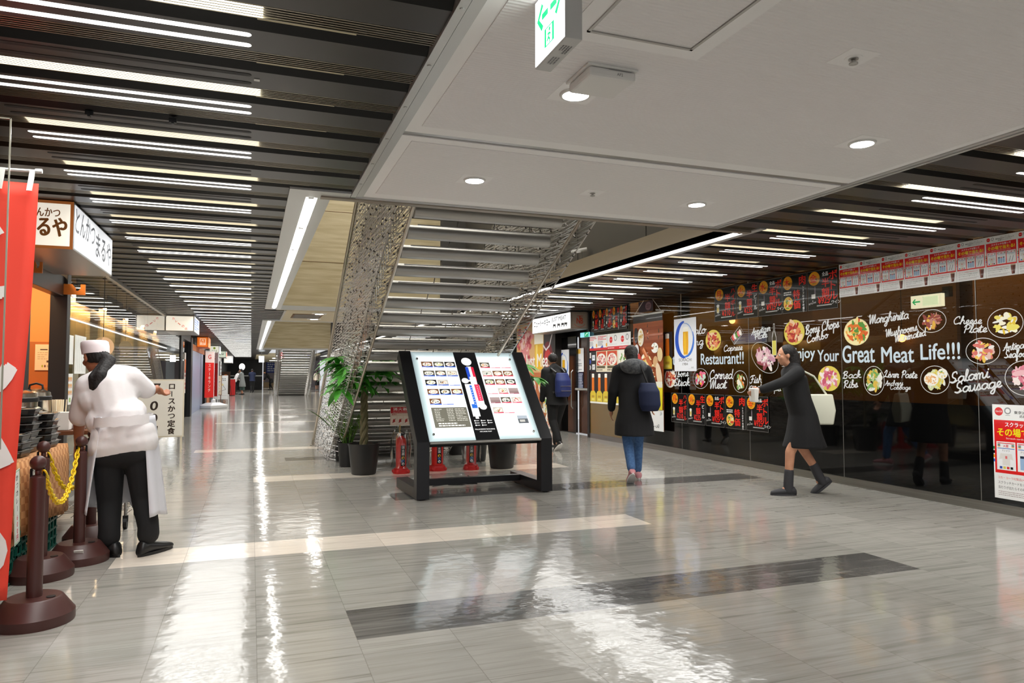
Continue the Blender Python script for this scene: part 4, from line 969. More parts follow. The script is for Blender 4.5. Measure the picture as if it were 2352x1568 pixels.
# ================================================================ brush-script lettering for the window graphics
# strokes on a grid: x-height 1, ascender 2, descender -1; ';' lifts the brush
_G = {
 'a': (1.0, '.85,.85 .5,1 .12,.6 .2,.1 .55,.05 .85,.5 .9,.9 .85,.3 1.05,0'), 'b': (.9, '.0,0 .4,1.2 .5,1.9 .3,2 .2,1.2 .2,.2 .5,0 .8,.4 .6,.85 .4,.7 .9,.7'),
 'c': (.8, '.75,.8 .5,1 .15,.6 .2,.1 .5,0 .85,.2'), 'd': (1.0, '.8,.8 .45,1 .12,.55 .2,.08 .5,.05 .85,.6 .95,2 .85,.6 .85,.1 1.05,0'),
 'e': (.75, '.0,.1 .5,.45 .65,.8 .45,1 .2,.65 .22,.15 .5,0 .8,.2'), 'f': (.65, '.0,0 .35,1 .6,1.9 .4,2 .3,1.2 .25,0 .2,-.9 .4,-.9 .42,-.2 .3,.1 .7,.3'),
 'g': (1.0, '.85,.85 .5,1 .12,.6 .2,.1 .55,.05 .85,.5 .9,.9 .85,-.5 .6,-1 .3,-.8 .6,-.3 1.05,.05'), 'h': (.95, '.0,0 .4,1.2 .5,1.9 .35,2 .22,1.2 .15,0 .2,.5 .5,1 .75,.8 .72,.2 .95,0'),
 'i': (.5, '.0,.1 .3,1 .2,.3 .3,0 .55,.1;.38,1.4 .4,1.5'), 'j': (.5, '.0,.1 .35,1 .3,-.5 .1,-1 -.1,-.7 .2,-.2 .5,.1;.4,1.4 .42,1.5'), 'k': (.9, '.0,0 .4,1.2 .5,1.9 .35,2 .22,1.2 .15,0 .2,.5 .55,1 .7,.8 .3,.5 .65,.1 .95,.1'),
 'l': (.5, '.0,.1 .4,1.2 .5,1.9 .32,2 .2,1.2 .2,.2 .35,0 .55,.1'), 'm': (1.4, '.0,.6 .15,1 .2,0 .25,.6 .5,1 .62,.8 .6,0 .65,.6 .9,1 1.05,.8 1.02,.2 1.2,0 1.45,.2'),
 'n': (1.0, '.0,.6 .15,1 .2,0 .25,.6 .55,1 .7,.8 .66,.2 .82,0 1.02,.2'), 'o': (.9, '.6,.95 .25,.85 .12,.35 .35,0 .7,.25 .72,.75 .5,.98 .55,.7 .95,.75'),
 'p': (.95, '.0,.5 .2,1 .2,-1 .22,.5 .5,1 .8,.6 .6,.1 .3,.15 .95,.2'), 'r': (.75, '.0,.1 .2,1.1 .3,.85 .65,.9 .5,.3 .6,0 .8,.15'), 's': (.7, '.0,.1 .4,1.1 .5,.6 .55,.2 .3,0 .1,.15 .35,.1 .75,.2'),
 't': (.6, '.0,.1 .35,1.7 .25,.3 .35,0 .65,.15;.05,1.15 .65,1.25'), 'u': (1.0, '.0,.6 .15,1 .15,.25 .4,0 .75,.6 .8,1 .75,.2 .9,0 1.05,.15'), 'v': (.9, '.0,.6 .15,1 .35,0 .75,.95 .95,.8'),
 'w': (1.3, '.0,.6 .15,1 .3,0 .6,.8 .75,0 1.1,.95 1.35,.8'), 'y': (1.0, '.0,.6 .15,1 .2,.3 .45,.05 .8,1 .7,-.5 .45,-1 .2,-.75 .5,-.2 1.0,.15'), 'z': (.9, '.05,.9 .4,1 .75,.9 .15,0 .5,.1 .6,-.5 .3,-.9 .1,-.6 .5,-.1 .95,.1'),
 'A': (1.3, '.0,.1 .4,.5 1.0,2 .95,0 1.25,.1;.3,.8 1.15,.9'), 'B': (1.35, '.2,1.4 .5,1.95 1.1,1.8 .8,1.1 .4,1 1.1,.7 .9,0 .2,.1;.55,1.9 .35,0'), 'C': (1.25, '1.05,1.5 1.0,1.95 .5,1.8 .1,.9 .4,0 1.2,.3'), 'F': (1.1, '.0,1.6 .4,1.95 1.2,2;.7,1.95 .5,.4 .1,0 -.1,.3;.3,1 .95,1.1'),
 'L': (1.2, '.2,1.3 .6,2 .8,1.6 .4,.3 .0,0 .4,.25 1.2,.05'), 'M': (1.8, '.0,1.6 .25,1.95 .35,.0 .9,1.9 .95,.05 1.45,1.9 1.5,.2 1.8,.1'), 'P': (1.15, '.2,1.4 .5,1.95 1.1,1.8 .95,1.0 .45,.9;.55,1.9 .3,0'), 'R': (1.3, '.2,1.4 .5,1.95 1.1,1.8 .9,1.1 .45,1 .9,.2 1.3,.1;.55,1.9 .3,0'),
 'S': (1.2, '.1,.2 .6,.1 .9,.6 .45,1.1 .55,1.8 1.0,1.95 1.1,1.6;.1,.2 .5,0 1.1,.3'), 'T': (1.2, '.0,1.6 .4,1.95 1.3,2;.8,1.95 .6,.3 .3,0 .1,.3'), 'W': (1.7, '.1,1.9 .3,.0 .8,1.6 .95,.0 1.5,2'), ' ': (.6, ''), '!': (.5, '.3,2 .2,.6;.15,.05 .16,.12'),
}
def _smooth(pts, k=5):
    out = []
    for i in range(len(pts) - 1):
        p0 = pts[max(i - 1, 0)]; p1 = pts[i]; p2 = pts[i + 1]; p3 = pts[min(i + 2, len(pts) - 1)]
        for j in range(k):
            t = j / k
            out.append(tuple(0.5 * (2 * p1[c] + (p2[c] - p0[c]) * t + (2 * p0[c] - 5 * p1[c] + 4 * p2[c] - p3[c]) * t * t + (3 * p1[c] - p0[c] - 3 * p2[c] + p3[c]) * t ** 3) for c in (0, 1)))
    return out + [pts[-1]]
def brush(a, s, x, y, h, c, w=None, rot=0.0, weight=0.26):
    """h is the height of a capital, w the length of the word"""
    tot = sum(_G[ch][0] for ch in s); k = h / 2.0; kx = (w / tot) if w else k
    cr, sr = math.cos(rot), math.sin(rot); px = 0
    for ch in s:
        adv, st = _G[ch]
        for part in st.split(';'):
            pts = [tuple(map(float, q.split(','))) for q in part.split()]
            if len(pts) < 2: continue
            P = []
            for ux, uy in _smooth(pts):
                lx, ly = (px + ux) * kx + uy * k * 0.18, uy * k; P.append((x + lx * cr - ly * sr, y + lx * sr + ly * cr))
            a.col(c); a.lay(P); k0 = a.k; hw = weight * k / 2
            for i, (p, q) in enumerate(zip(P, P[1:])):
                a.k = k0 + .05 * (i % 7); dx, dy = q[0] - p[0], q[1] - p[1]; l = math.hypot(dx, dy) or 1; nx, ny = -dy / l * hw, dx / l * hw
                a.mb.quad(a.P(p[0] - nx, p[1] - ny), a.P(q[0] - nx, q[1] - ny), a.P(q[0] + nx, q[1] + ny), a.P(p[0] + nx, p[1] + ny))
                a.k += .02; a.ell(q[0], q[1], hw, hw, c, n=8, lay=False)
            a.k = k0 + .4; a.ell(P[0][0], P[0][1], hw, hw, c, n=8, lay=False)
        px += adv

# ================================================================ right wall of the hall
XW = 6.62
JO = [round(6.63 + 1.69 * i, 3) for i in range(-7, 4)]         # joints between the panes, up to 11.70
b = MB(); b.box(XW - 0.012, -6, 0, XW + 0.06, 13.42, 0.092); b.box(XW - 0.004, 15.2, 0, XW + 0.06, 66, 0.092); b.build('baseboard_right', M['steel'], kind='structure')
b = MB(); b.box(XW - 0.01, -6, 2.645, XW + 0.06, 13.42, 2.70); b.build('trim_40', M['bronze'], kind='structure')
wins = []
for i, (y0, y1) in enumerate(zip(JO[:-1], JO[1:])):
    w = MB(); w.box(XW, y0 + 0.004, 0.092, XW + 0.02, y1 - 0.004, 1.0); o = w.build('window_%d' % (i + 1), M['black_glass'], kind='structure'); wins.append(o)
    t = MB(); t.box(XW, y0 + 0.004, 1.0, XW + 0.01, y1 - 0.004, 2.645); t.build('glass', M['brown_glass'], o)
    t = MB(); t.box(XW - 0.001, y0 - 0.003, 0.092, XW + 0.01, y0 + 0.003, 2.645); t.build('joint', M['alu'], o)
# the dim dining room behind the glass
b = MB(); b.box(7.9, 5.9, 0.0, 8.0, 11.2, 2.8); b.box(7.0, 11.7, 0.0, 7.1, 13.42, 2.8); b.box(XW + 0.2, -6, 2.75, 8.0, 13.4, 2.8); b.box(6.9, -6, 0, 7.0, 13.4, 0.95); b.box(7.66, 5.95, .9, 7.72, 8.2, 2.7)
b.build('wall_dining_room', M['interior_dark'], kind='structure')
b = MB(); b.box(7.4, -6, 0.0, 8.0, 5.55, 2.8); b.build('wall_amber', M['interior_amber'], kind='structure')
b = MB(); b.box(7.6, 11.2, 0.0, 8.0, 13.4, 2.8); b.box(7.6, 9.3, .95, 7.66, 11.6, 2.75); b.build('wall_gold', M['interior_gold'], kind='structure')
def pendant(y, z, lab):
    g = thing('pendant_lamp', lab, 'lamp', (7.55, y, z), 0, 'small warm lamps inside the dining room')
    t = MB(); t.ball((0, 0, 0), 0.05, seg=10); t.build('bulb', M['warm_glow'], g, smooth='all')
    t = MB(); t.tube([(0, 0, 0.04), (0, 0, 2.75 - z)], 0.006, 5); t.build('cord', M['black_plastic'], g)
for k, (y, z) in enumerate(((6.6, 1.75), (8.3, 2.3), (9.9, 2.2), (3.8, 2.35), (2.0, 2.3))): pendant(y, z, '%s warm little pendant lamp along the dining room behind the brown glass' % ('second', 'third', 'fourth', 'nearest', 'overhead')[k] if k < 4 else 'warm pendant lamp behind the glass beside the viewer')
ld = bpy.data.lights.new('dining_fill', 'AREA'); ld.energy = 42; ld.size = 0.5; ld.size_y = 13; ld.shape = 'RECTANGLE'; ld.color = (1, .8, .5)  # added area light, brightens the room behind the brown glass
lo = bpy.data.objects.new('dining_fill', ld); COL.objects.link(lo); lo.location = (6.95, 6.0, 2.7)
# lower gold pane past the last joint and the entrance
b = MB(); b.box(XW, 11.704, 0.092, XW + 0.02, 13.36, 0.72); o = b.build('window_20', mat('gold_glass', (120, 98, 56), 0.08, spec=0.6), kind='structure')
t = MB(); t.box(XW, 11.704, 0.72, XW + 0.02, 13.36, 2.645); t.build('glass', M['black_glass'], o)
b = MB(); b.box(XW - 0.02, 13.36, 0, XW + 0.5, 13.46, 2.7); b.box(XW - 0.02, 15.12, 0, XW + 0.5, 15.2, 2.7); b.box(XW + 0.3, 13.4, 2.15, XW + 0.4, 15.2, 2.7); b.build('trim_41', M['dark_frame'], kind='structure')
b = MB(); b.box(XW + 0.14, 14.32, 0.02, XW + 0.17, 15.12, 2.15); o = b.build('door_1', M['black_glass'], kind='structure')
t = MB(); t.tube([(XW + .10, 14.42, .55), (XW + .06, 14.42, .6), (XW + .06, 14.42, 1.35), (XW + .10, 14.42, 1.4)], .014, 8); t.build('door_handle', M['alu'], o)
b = MB(); b.box(XW + 0.20, 13.46, 0.02, XW + 0.23, 14.32, 2.15); o = b.build('door_2', mat('brown_door', (66, 40, 26), 0.12, spec=.6), kind='structure')
t = MB(); t.tube([(XW + .12, 13.5, .98), (XW + .12, 14.3, .98)], .03, 10); t.build('door_rail', M['alu'], o)
b = MB(); b.box(XW, 15.2, 0.09, XW + .05, 17.75, 2.75); b.build('wall_mural', M['dark_frame'], kind='structure')
b = MB(); b.box(XW + .1, 17.75, 0.0, XW + .2, 66, 2.75); b.build('wall_right', mat('pale_wall', (176, 168, 150), .5), kind='structure')
b = MB()
for i in range(14): y = 18 + i * 3.4; b.box(XW, y, 0, XW + .1, y + 1.5, 2.4)
b.build('trim_42', M['black_glass'], kind='structure')
b = MB(); b.box(XW + .3, -6, 0, 9, -5.9, 2.8); b.build('wall_right_back', M['interior_dark'], kind='structure')

# ---- white letters and drawn dishes on the glass
dz = Art((XW - 0.0012, 12.0, 0), (0, -1, 0), (0, 0, 1), 0.0002)
def duv(px, py): p = at_x(px, py, XW - 0.002); return 12.0 - p.y, p.z
def dscript(s, x0, y0, x1, y1, top, weight=.27, c=(228, 230, 230)):
    u0, v0 = duv(x0, y0); u1, v1 = duv(x1, y1); _, v2 = duv(x0, top)
    brush(dz, s, u0, v0, v2 - v0, c, math.hypot(u1 - u0, v1 - v0), math.atan2(v1 - v0, u1 - u0), weight)
def dslab(s, x0, y0, x1, top, c=(206, 222, 232)):
    u0, v0 = duv(x0, y0); u1, _ = duv(x1, y0 - 1); _, v2 = duv(x0, top); dz.text(s, u0, v0, v2 - v0, c, w=u1 - u0, bold=.028)
def dfood(x, y, rx, ry, pal, seed, **k):
    u, v = duv(x, y); u1, _ = duv(x + rx, y); _, v1 = duv(x, y - ry); dz.food(u, v, abs(u1 - u), abs(v1 - v), pal, seed, **k)
MEAT = [(206, 70, 52), (232, 140, 96), (244, 210, 170), (170, 48, 40)]; SAL = [(238, 236, 226), (206, 214, 160), (120, 170, 90), (228, 190, 80)]; PINK = [(224, 130, 150), (242, 190, 196), (250, 236, 232), (206, 90, 116)]
for q in (('Margherita', 1995, 744, 2086, 731, 724), ('Mushrooms', 2034, 774, 2107, 758, 757), ('Marinated', 2055, 786, 2126, 770, 769), ('Cheese', 2189, 744, 2254, 743, 727), ('Plate', 2211, 764, 2266, 762, 746),
          ('Back', 1934, 869, 1977, 867, 853), ('Ribs', 1936, 891, 1970, 889, 874), ('Liver Paste', 2029, 866, 2106, 868, 850), ('Anchovy', 2032, 885, 2074, 884, 874), ('Cabbage', 2044, 894, 2091, 894, 884),
          ('Salami', 2181, 880, 2272, 866, 856), ('Sausage', 2192, 903, 2300, 888, 879), ('Antipasto', 2304, 806, 2372, 796, 789), ('Seafood', 2306, 822, 2366, 818, 805),
          ('Caprese', 1662, 807, 1705, 803, 793), ('Appetizer', 1726, 770, 1769, 759, 755), ('Plate', 1733, 780, 1762, 774, 766), ('Bony Chops', 1849, 768, 1927, 751, 748), ('Combo', 1853, 788, 1902, 775, 771),
          ('Tbone', 1548, 866, 1581, 863, 851), ('Steak', 1547, 886, 1584, 885, 869), ('Corned', 1629, 870, 1682, 869, 850), ('Meat', 1629, 892, 1668, 891, 872), ('Fish', 1723, 880, 1749, 878, 863), ('and Chips', 1721, 892, 1793, 898, 879), ('Buffalo', 1552, 776, 1621, 764, 757), ('Wing', 1575, 797, 1615, 790, 780)):
    dscript(*q)
for q in (('Great', 1936, 833, 2009, 794), ('Meat', 2025, 833, 2099, 797), ('Life!!!', 2115, 826, 2205, 790), ('Restaurant!!', 1610, 837, 1708, 812), ('Enjoy', 1820, 830, 1872, 800), ('Your', 1878, 830, 1927, 804), ('Great', 1502, 839, 1552, 815)): dslab(*q)
YP = (226, 206, 92)
dfood(1967, 762, 30, 31, [(222, 92, 40), (240, 170, 60), (250, 226, 150), (90, 150, 60), (232, 120, 40)], 1, n=70, plate=(240, 226, 170))
dfood(2140, 737, 33, 26, [(240, 232, 224), (200, 140, 120), (150, 70, 60), (230, 180, 70)], 2, n=60, hollow=True)
dfood(2308, 742, 42, 34, [(240, 226, 110), (250, 246, 220), (232, 200, 60), (245, 245, 240)], 3, n=46, hollow=True)
dfood(2257, 806, 40, 30, [(240, 236, 230), (226, 190, 180), (240, 200, 90), (220, 120, 110)], 4, n=60, hollow=True)
dfood(2007, 874, 24, 33, SAL, 5, n=80, hollow=True, inner=.85)
dfood(2147, 872, 34, 32, [(236, 236, 226), (214, 220, 170), (226, 206, 90)], 6, n=46, hollow=True); dfood(2139, 871, 17, 15, [(226, 160, 100), (240, 190, 130)], 7, n=26, plate=(240, 236, 226)); dfood(2165, 858, 12, 12, SAL, 8, n=20)
dfood(2354, 868, 48, 40, PINK, 9, n=70, hollow=True)
dfood(1638, 781, 18, 24, MEAT, 10, plate=YP, rim=False); dfood(1824, 763, 24, 29, MEAT, 11, n=60, plate=YP, rim=False); dfood(1904, 869, 26, 29, PINK, 12, n=60, plate=YP, rim=False)
dfood(1756, 821, 34, 31, [(232, 196, 200), (244, 236, 228), (150, 70, 80), (206, 150, 170)], 13, n=80, hollow=True, rot=-.5); dfood(1609, 869, 18, 23, [(224, 70, 120), (244, 180, 60), (200, 226, 210), (236, 120, 150)], 14, n=50, hollow=True)
dfood(1700, 876, 17, 25, [(238, 130, 50), (240, 200, 120), (240, 240, 226), (120, 170, 90)], 15, n=50, hollow=True); dfood(1539, 868, 13, 22, MEAT, 16)
u, v = duv(1692, 770)
dz.line([(u - .14, v - .03), (u + .07, v + .13), (u + .15, v + .03), (u - .06, v - .13), (u - .14, v - .03)], .006, (225, 225, 220))
for i in range(5): dz.ell(u - .08 + i * .04, v - .03 + i * .017, .03, .045, ((224, 90, 90), (244, 236, 226), (90, 150, 60), (236, 120, 130), (244, 236, 226))[i], rot=.5)
u, v = duv(1779, 816); dz.shape([(u - .042, v), (u + .042, v), (u + .042, v + .25), (u + .014, v + .34), (u + .014, v + .43), (u - .014, v + .43), (u - .014, v + .34), (u - .042, v + .25)], (230, 230, 226)); dz.shape([(u - .036, v + .006), (u + .036, v + .006), (u + .036, v + .24), (u + .01, v + .32), (u + .01, v + .42), (u - .01, v + .42), (u - .01, v + .32), (u - .036, v + .24)], (60, 52, 30)); dz.rect(u - .036, v + .006, u + .036, v + .2, (216, 206, 90))
u, v = duv(1799, 838); dz.ring(u, v + .12, .036, .075, .006, (225, 225, 225)); dz.ell(u, v + .1, .03, .045, (214, 110, 120)); dz.line([(u, v + .045), (u, v - .02)], .006, (225, 225, 225)); dz.line([(u - .03, v - .02), (u + .03, v - .02)], .006, (225, 225, 225))
o = dz.build('window_lettering', M['print'], org=(XW, 8.0, 1.6)); o.location = (XW, 8.0, 1.6)
tag(o, 'white brush lettering and drawn dishes across the brown restaurant window', 'window lettering')

# ---- posters
def poster(name, label, y_left, z0, w, h, t=0.003, group=None, gloss=False, back=(240, 240, 238), x=XW - 0.006, cat='poster'):
    g = thing(name, label, cat, (x, y_left - w / 2, z0), 0, group)
    a = Art((0, w / 2, 0), (0, -1, 0), (0, 0, 1), 0.0003); a.board(w, h, back, t)
    a.fin = lambda: a.build('sheet', M['print_gloss'] if gloss else M['print'], g)
    a.g = g
    return a
DAYS = [('月', 'MONDAY', 'ハイボール', '半額', '¥210', None), ('火', 'TUESDAY', '生', '半額', '¥235', 'ビール'), ('水', 'WEDNESDAY', 'ボトル', '半額', '¥925', '全品'), ('木', 'THURSDAY', '肉', '特価', '', 'シェフおすすめ盛り'), ('金', 'FRIDAY', 'ボトル', '半額', '¥925', '全品')]
def day_poster(label, yl, z0, w, h, d, group, rows=1):
    a = poster('day_poster', label, yl, z0, w, h, group=group, gloss=True, back=(22, 21, 21)); k = h / .5; kw = w / .45
    kan, en, t1, t2, price, t3 = DAYS[d]; RED = (232, 44, 34)
    a.ring(w / 2, h / 2, 0, 0, 0, RED)
    for q in ((0.004, .004, w - .004, .009), (.004, h - .009, w - .004, h - .004), (.004, .004, .009, h - .004), (w - .009, .004, w - .004, h - .004)): a.rect(*q, (120, 118, 116))
    a.ell(.105 * kw, .40 * k, .085 * kw, .088 * k, (244, 166, 34), n=30); a.text(kan, .09 * kw, .355 * k, .10 * k, RED, align='c', bold=.03, sx=kw / k); a.text('曜日', .155 * kw, .372 * k, .032 * k, (40, 30, 20), align='c'); a.text(en, .105 * kw, .333 * k, .012 * k, (60, 40, 20), align='c')
    sx = kw / k * 1.05
    if d == 3:
        a.vtext(t1, .37 * kw, .475 * k, .13 * k, RED, .04, sx=sx); a.vtext(t2, .265 * kw, .30 * k, .125 * k, RED, .04, sx=sx); a.vtext(t3, .385 * kw, .335 * k, .036 * k, (245, 245, 245), .03)
        a.food(.11 * kw, .13 * k, .085 * kw, .09 * k, [(222, 80, 50), (244, 200, 80), (250, 240, 220), (120, 160, 60)], 3, 30, plate=(244, 200, 90)); a.tiny(.03 * kw, .235 * k, .17 * kw, .29 * k, 2, (240, 240, 240), 3)
    else:
        L = len(t1); a.vtext(t1, .385 * kw, .475 * k, (.086 if L == 5 else .125 if L == 3 else .12) * k, RED, .045, 1.0, sx=sx); a.vtext(t2, .275 * kw, (.40 if d in (0, 1) else .39) * k, .115 * k, RED, .045, sx=sx)
        if d == 1: a.vtext(t3, .40 * kw, .335 * k, .075 * k, (245, 245, 245), .03)
        if t3 == '全品': a.text(t3, .27 * kw, .415 * k, .05 * k, (245, 245, 245), align='c', bold=.03)
        a.text(price, .16 * kw, .075 * k, .085 * k, RED, w=.17 * kw, bold=.03); a.rect(.14 * kw, .048 * k, .36 * kw, .062 * k, (180, 178, 176))
        if d in (2, 4): a.text('ワイン', .36 * kw, .06 * k, .04 * k, (245, 245, 245), bold=.02); a.shape([(.105 * kw, .2 * k), (.125 * kw, .2 * k), (.125 * kw, .27 * k), (.119 * kw, .3 * k), (.111 * kw, .3 * k), (.105 * kw, .27 * k)], (120, 110, 120)); a.rect(.06 * kw, .15 * k, .12 * kw, .205 * k, (235, 235, 230))
        else: a.rect(.05 * kw, .13 * k, .10 * kw, .23 * k, (236, 230, 190)); a.rect(.055 * kw, .15 * k, .09 * kw, .2 * k, (220, 190, 90)); a.ell(.075 * kw, .235 * k, .03 * kw, .022 * k, (250, 248, 240))
        a.text(('HIGHBALL', 'DRAFT', 'BOTTLE WINE', '', 'BOTTLE WINE')[d], .02 * kw, .075 * k, .02 * k, (235, 235, 235), w=.11 * kw, rot=.15); a.text('+', .07 * kw, .11 * k, .02 * k, (240, 240, 240))
    return a.fin()
DN = ('Monday', 'Tuesday', 'Wednesday', 'Thursday', 'Friday')
for i, (y, w) in enumerate(((9.09, .52), (8.56, .46), (8.09, .47), (7.615, .45), (7.155, .495))): day_poster('black poster with red %s price in the high row under the ceiling rail' % DN[i], y, 2.10, w, .50, i, 'weekday posters high on the window')
for i, y in enumerate((10.305, 9.825, 9.345, 8.86, 8.385)): day_poster('black poster with red %s price in the low row on black glass' % DN[i], y, .51, .465, .49, i, 'weekday posters low on the black glass')
for i in range(5): day_poster('small black %s price poster in the row beside the shop sign' % DN[i], 13.235 - i * .292, 2.165, .285, .46, i, 'small weekday posters beside the shop sign')
def cola_poster(label, yl, z0, w, h, group, full=False):
    a = poster('campaign_poster', label, yl, z0, w, h, group=group, gloss=True, back=(244, 244, 242)); k = h
    kx = w / .7; RD = (228, 32, 32)
    def X(f): return f * w
    a.ell(X(.10), k * .925, .045 * k, .045 * k, RD); a.text('Coca-Cola', X(.10), k * .918, k * .02, (255, 255, 255), w=.07 * k, align='c', shear=.2)
    a.ring(X(.235), k * .935, .03 * k, .03 * k, .013 * k, (150, 150, 152)); a.rect(X(.2), k * .885, X(.27), k * .89, (160, 160, 160))
    a.text('コカ・コーラ', X(.62), k * .945, k * .022, (30, 30, 30), w=X(.3), align='c'); a.text('東京2020オリンピック', X(.62), k * .905, k * .032, (20, 20, 20), w=X(.58), align='c', bold=.02); a.text('応援キャンペーン', X(.62), k * .868, k * .028, (20, 20, 20), w=X(.42), align='c', bold=.02)
    a.rect(X(.02), k * .27, X(.98), k * .835, RD)
    a.text('スクラッチを削って', X(.5), k * .765, k * .05, (255, 255, 255), w=X(.62), align='c', bold=.03)
    a.text('その場で当たる!', X(.5), k * .665, k * .085, (250, 226, 30), w=X(.86), align='c', bold=.05)
    a.text('Scratch cards for instant prizes', X(.5), k * .63, k * .022, (255, 245, 240), w=X(.6), align='c')
    for i, (l, t) in enumerate((('A賞', 'Tシャツ'), ('B賞', 'クリアボトル'), ('C賞', 'ボールペン'))):
        x0, x1 = X(.05 + i * .31), X(.05 + i * .31 + .285); y0, y1 = k * .305, k * .605
        a.rect(x0, y0, x1, y1, (246, 246, 248)); a.rect(x0 + .01 * kx, y1 - .02 * k, x1 - .01 * kx, y1 - .012 * k, RD); a.rect(x0 + .01 * kx, y1 - .075 * k, x1 - .01 * kx, y1 - .068 * k, (50, 110, 190))
        a.text(l, (x0 + x1) / 2, y1 - .06 * k, .032 * k, (220, 40, 60), align='c', bold=.02); a.text(t, (x0 + x1) / 2, y1 - .105 * k, .02 * k, (50, 50, 50), align='c')
        for j, c in enumerate(((30, 120, 60), (20, 20, 20), (240, 170, 40))): a.rect(x0 + .012 * kx, y1 - (.034 + j * .012) * k, x0 + .04 * kx, y1 - (.026 + j * .012) * k, c); a.rect(x1 - .04 * kx, y1 - (.034 + j * .012) * k, x1 - .012 * kx, y1 - (.026 + j * .012) * k, c)
        m = (x0 + x1) / 2; q = (x1 - x0)
        if i == 0:
            a.shape([(m - q * .2, y0 + .05 * k), (m + q * .2, y0 + .05 * k), (m + q * .2, y0 + .12 * k), (m + q * .38, y0 + .11 * k), (m + q * .3, y0 + .175 * k), (m - q * .3, y0 + .175 * k), (m - q * .38, y0 + .11 * k), (m - q * .2, y0 + .12 * k)], (232, 228, 224)); a.rect(m - q * .05, y0 + .12 * k, m + q * .06, y0 + .15 * k, (230, 120, 120))
            for j, c in enumerate(((50, 80, 170), (232, 210, 90), (220, 60, 60), (30, 30, 30))): a.rect(m + q * (-.36 + j * .19), y0 + .012 * k, m + q * (-.22 + j * .19), y0 + .038 * k, c)
        elif i == 1:
            for j in (-1, 0, 1): a.rect(m + q * (.26 * j - .1), y0 + .02 * k, m + q * (.26 * j + .1), y0 + .14 * k, (160, 190, 226)); a.rect(m + q * (.26 * j - .1), y0 + .14 * k, m + q * (.26 * j + .1), y0 + .165 * k, (40, 50, 70) if j else (210, 60, 60))
        else:
            for j in (-1, 1): a.line([(m + q * (.15 * j - .08), y0 + .03 * k), (m + q * (.15 * j + .08), y0 + .16 * k)], q * .05, (60, 60, 66))
    for j, c in enumerate(((30, 130, 70), (20, 20, 20), (240, 170, 40), (50, 110, 200))): a.rect(X(.0), k * (.52 - j * .045), X(.022), k * (.55 - j * .045), c)
    a.text('コカ・コーラ社製品(+500mlPET)を1本', X(.06), k * .205, k * .032, (214, 50, 60), w=X(.66)); a.text('スクラッチカードを1枚差し上げます', X(.06), k * .155, k * .032, (40, 40, 40), w=X(.66)); a.text('当たりが出たらその場でプレゼント', X(.06), k * .105, k * .032, (50, 44, 44), w=X(.64)); a.tiny(X(.06), k * .03, X(.75), k * .085, 3, (170, 150, 150), 4, .35)
    x, y = X(.86), k * .03; a.shape([(x - .035 * k, y), (x + .035 * k, y), (x + .05 * k, y + .12 * k), (x + .058 * k, y + .21 * k), (x - .058 * k, y + .21 * k), (x - .05 * k, y + .12 * k)], (94, 40, 26)); a.rect(x - .058 * k, y + .205 * k, x + .058 * k, y + .235 * k, (206, 180, 150)); a.line([(x - .02 * k, y + .02 * k), (x - .03 * k, y + .2 * k)], .012 * k, (180, 110, 90))
    return a.fin()
for i in range(9):
    y = 6.635 - i * .303
    cola_poster('red and white cola campaign poster, %s from the far end of the high row' % (ORD[i].replace('nearest', 'first')), y, 2.222, .300, .392, 'cola campaign posters in the high row')
cola_poster('large red and white cola campaign poster low on the black glass', 4.80, .145, .62, .875, None)
a = poster('beer_poster', 'white beer poster with a blue brush ring reading SORACHI on the brown window', 10.19, 1.355, .625, .86, x=XW - .012, back=(238, 240, 246))
def sorachi(a, w, h):
    k = w / .625; m = w * .5; cy = h * .60
    a.ring(m, cy, .235 * k, .29 * k, .10 * k, (28, 84, 200), a0=95, a1=272, taper=True); a.ring(m, cy, .24 * k, .28 * k, .05 * k, (60, 120, 216), a0=262, a1=385, taper=True); a.ring(m, cy, .22 * k, .26 * k, .02 * k, (150, 180, 224), a0=10, a1=100, taper=True)
    a.beer(m + .02 * k, h * .315, .17 * k, h * .50, (240, 176, 30), .14)
    a.text('SORACHI', m, h * .185, .05 * k, (70, 66, 60), w=.36 * k, align='c'); a.text('1984', m, h * .11, .042 * k, (70, 66, 60), w=.15 * k, align='c'); a.rect(m + .09 * k, h * .045, m + .27 * k, h * .047, (150, 150, 150)); a.text('¥680', m + .2 * k, h * .055, .025 * k, (150, 150, 150), align='c')
sorachi(a, .625, .86); a.fin()
a = poster('beer_poster', 'small white beer poster with a blue brush ring on the dark entrance door', at_x(1281, 800, XW + .13).y, .95, .62, .92, x=XW + .136, back=(234, 237, 244)); sorachi(a, .62, .92); a.fin()
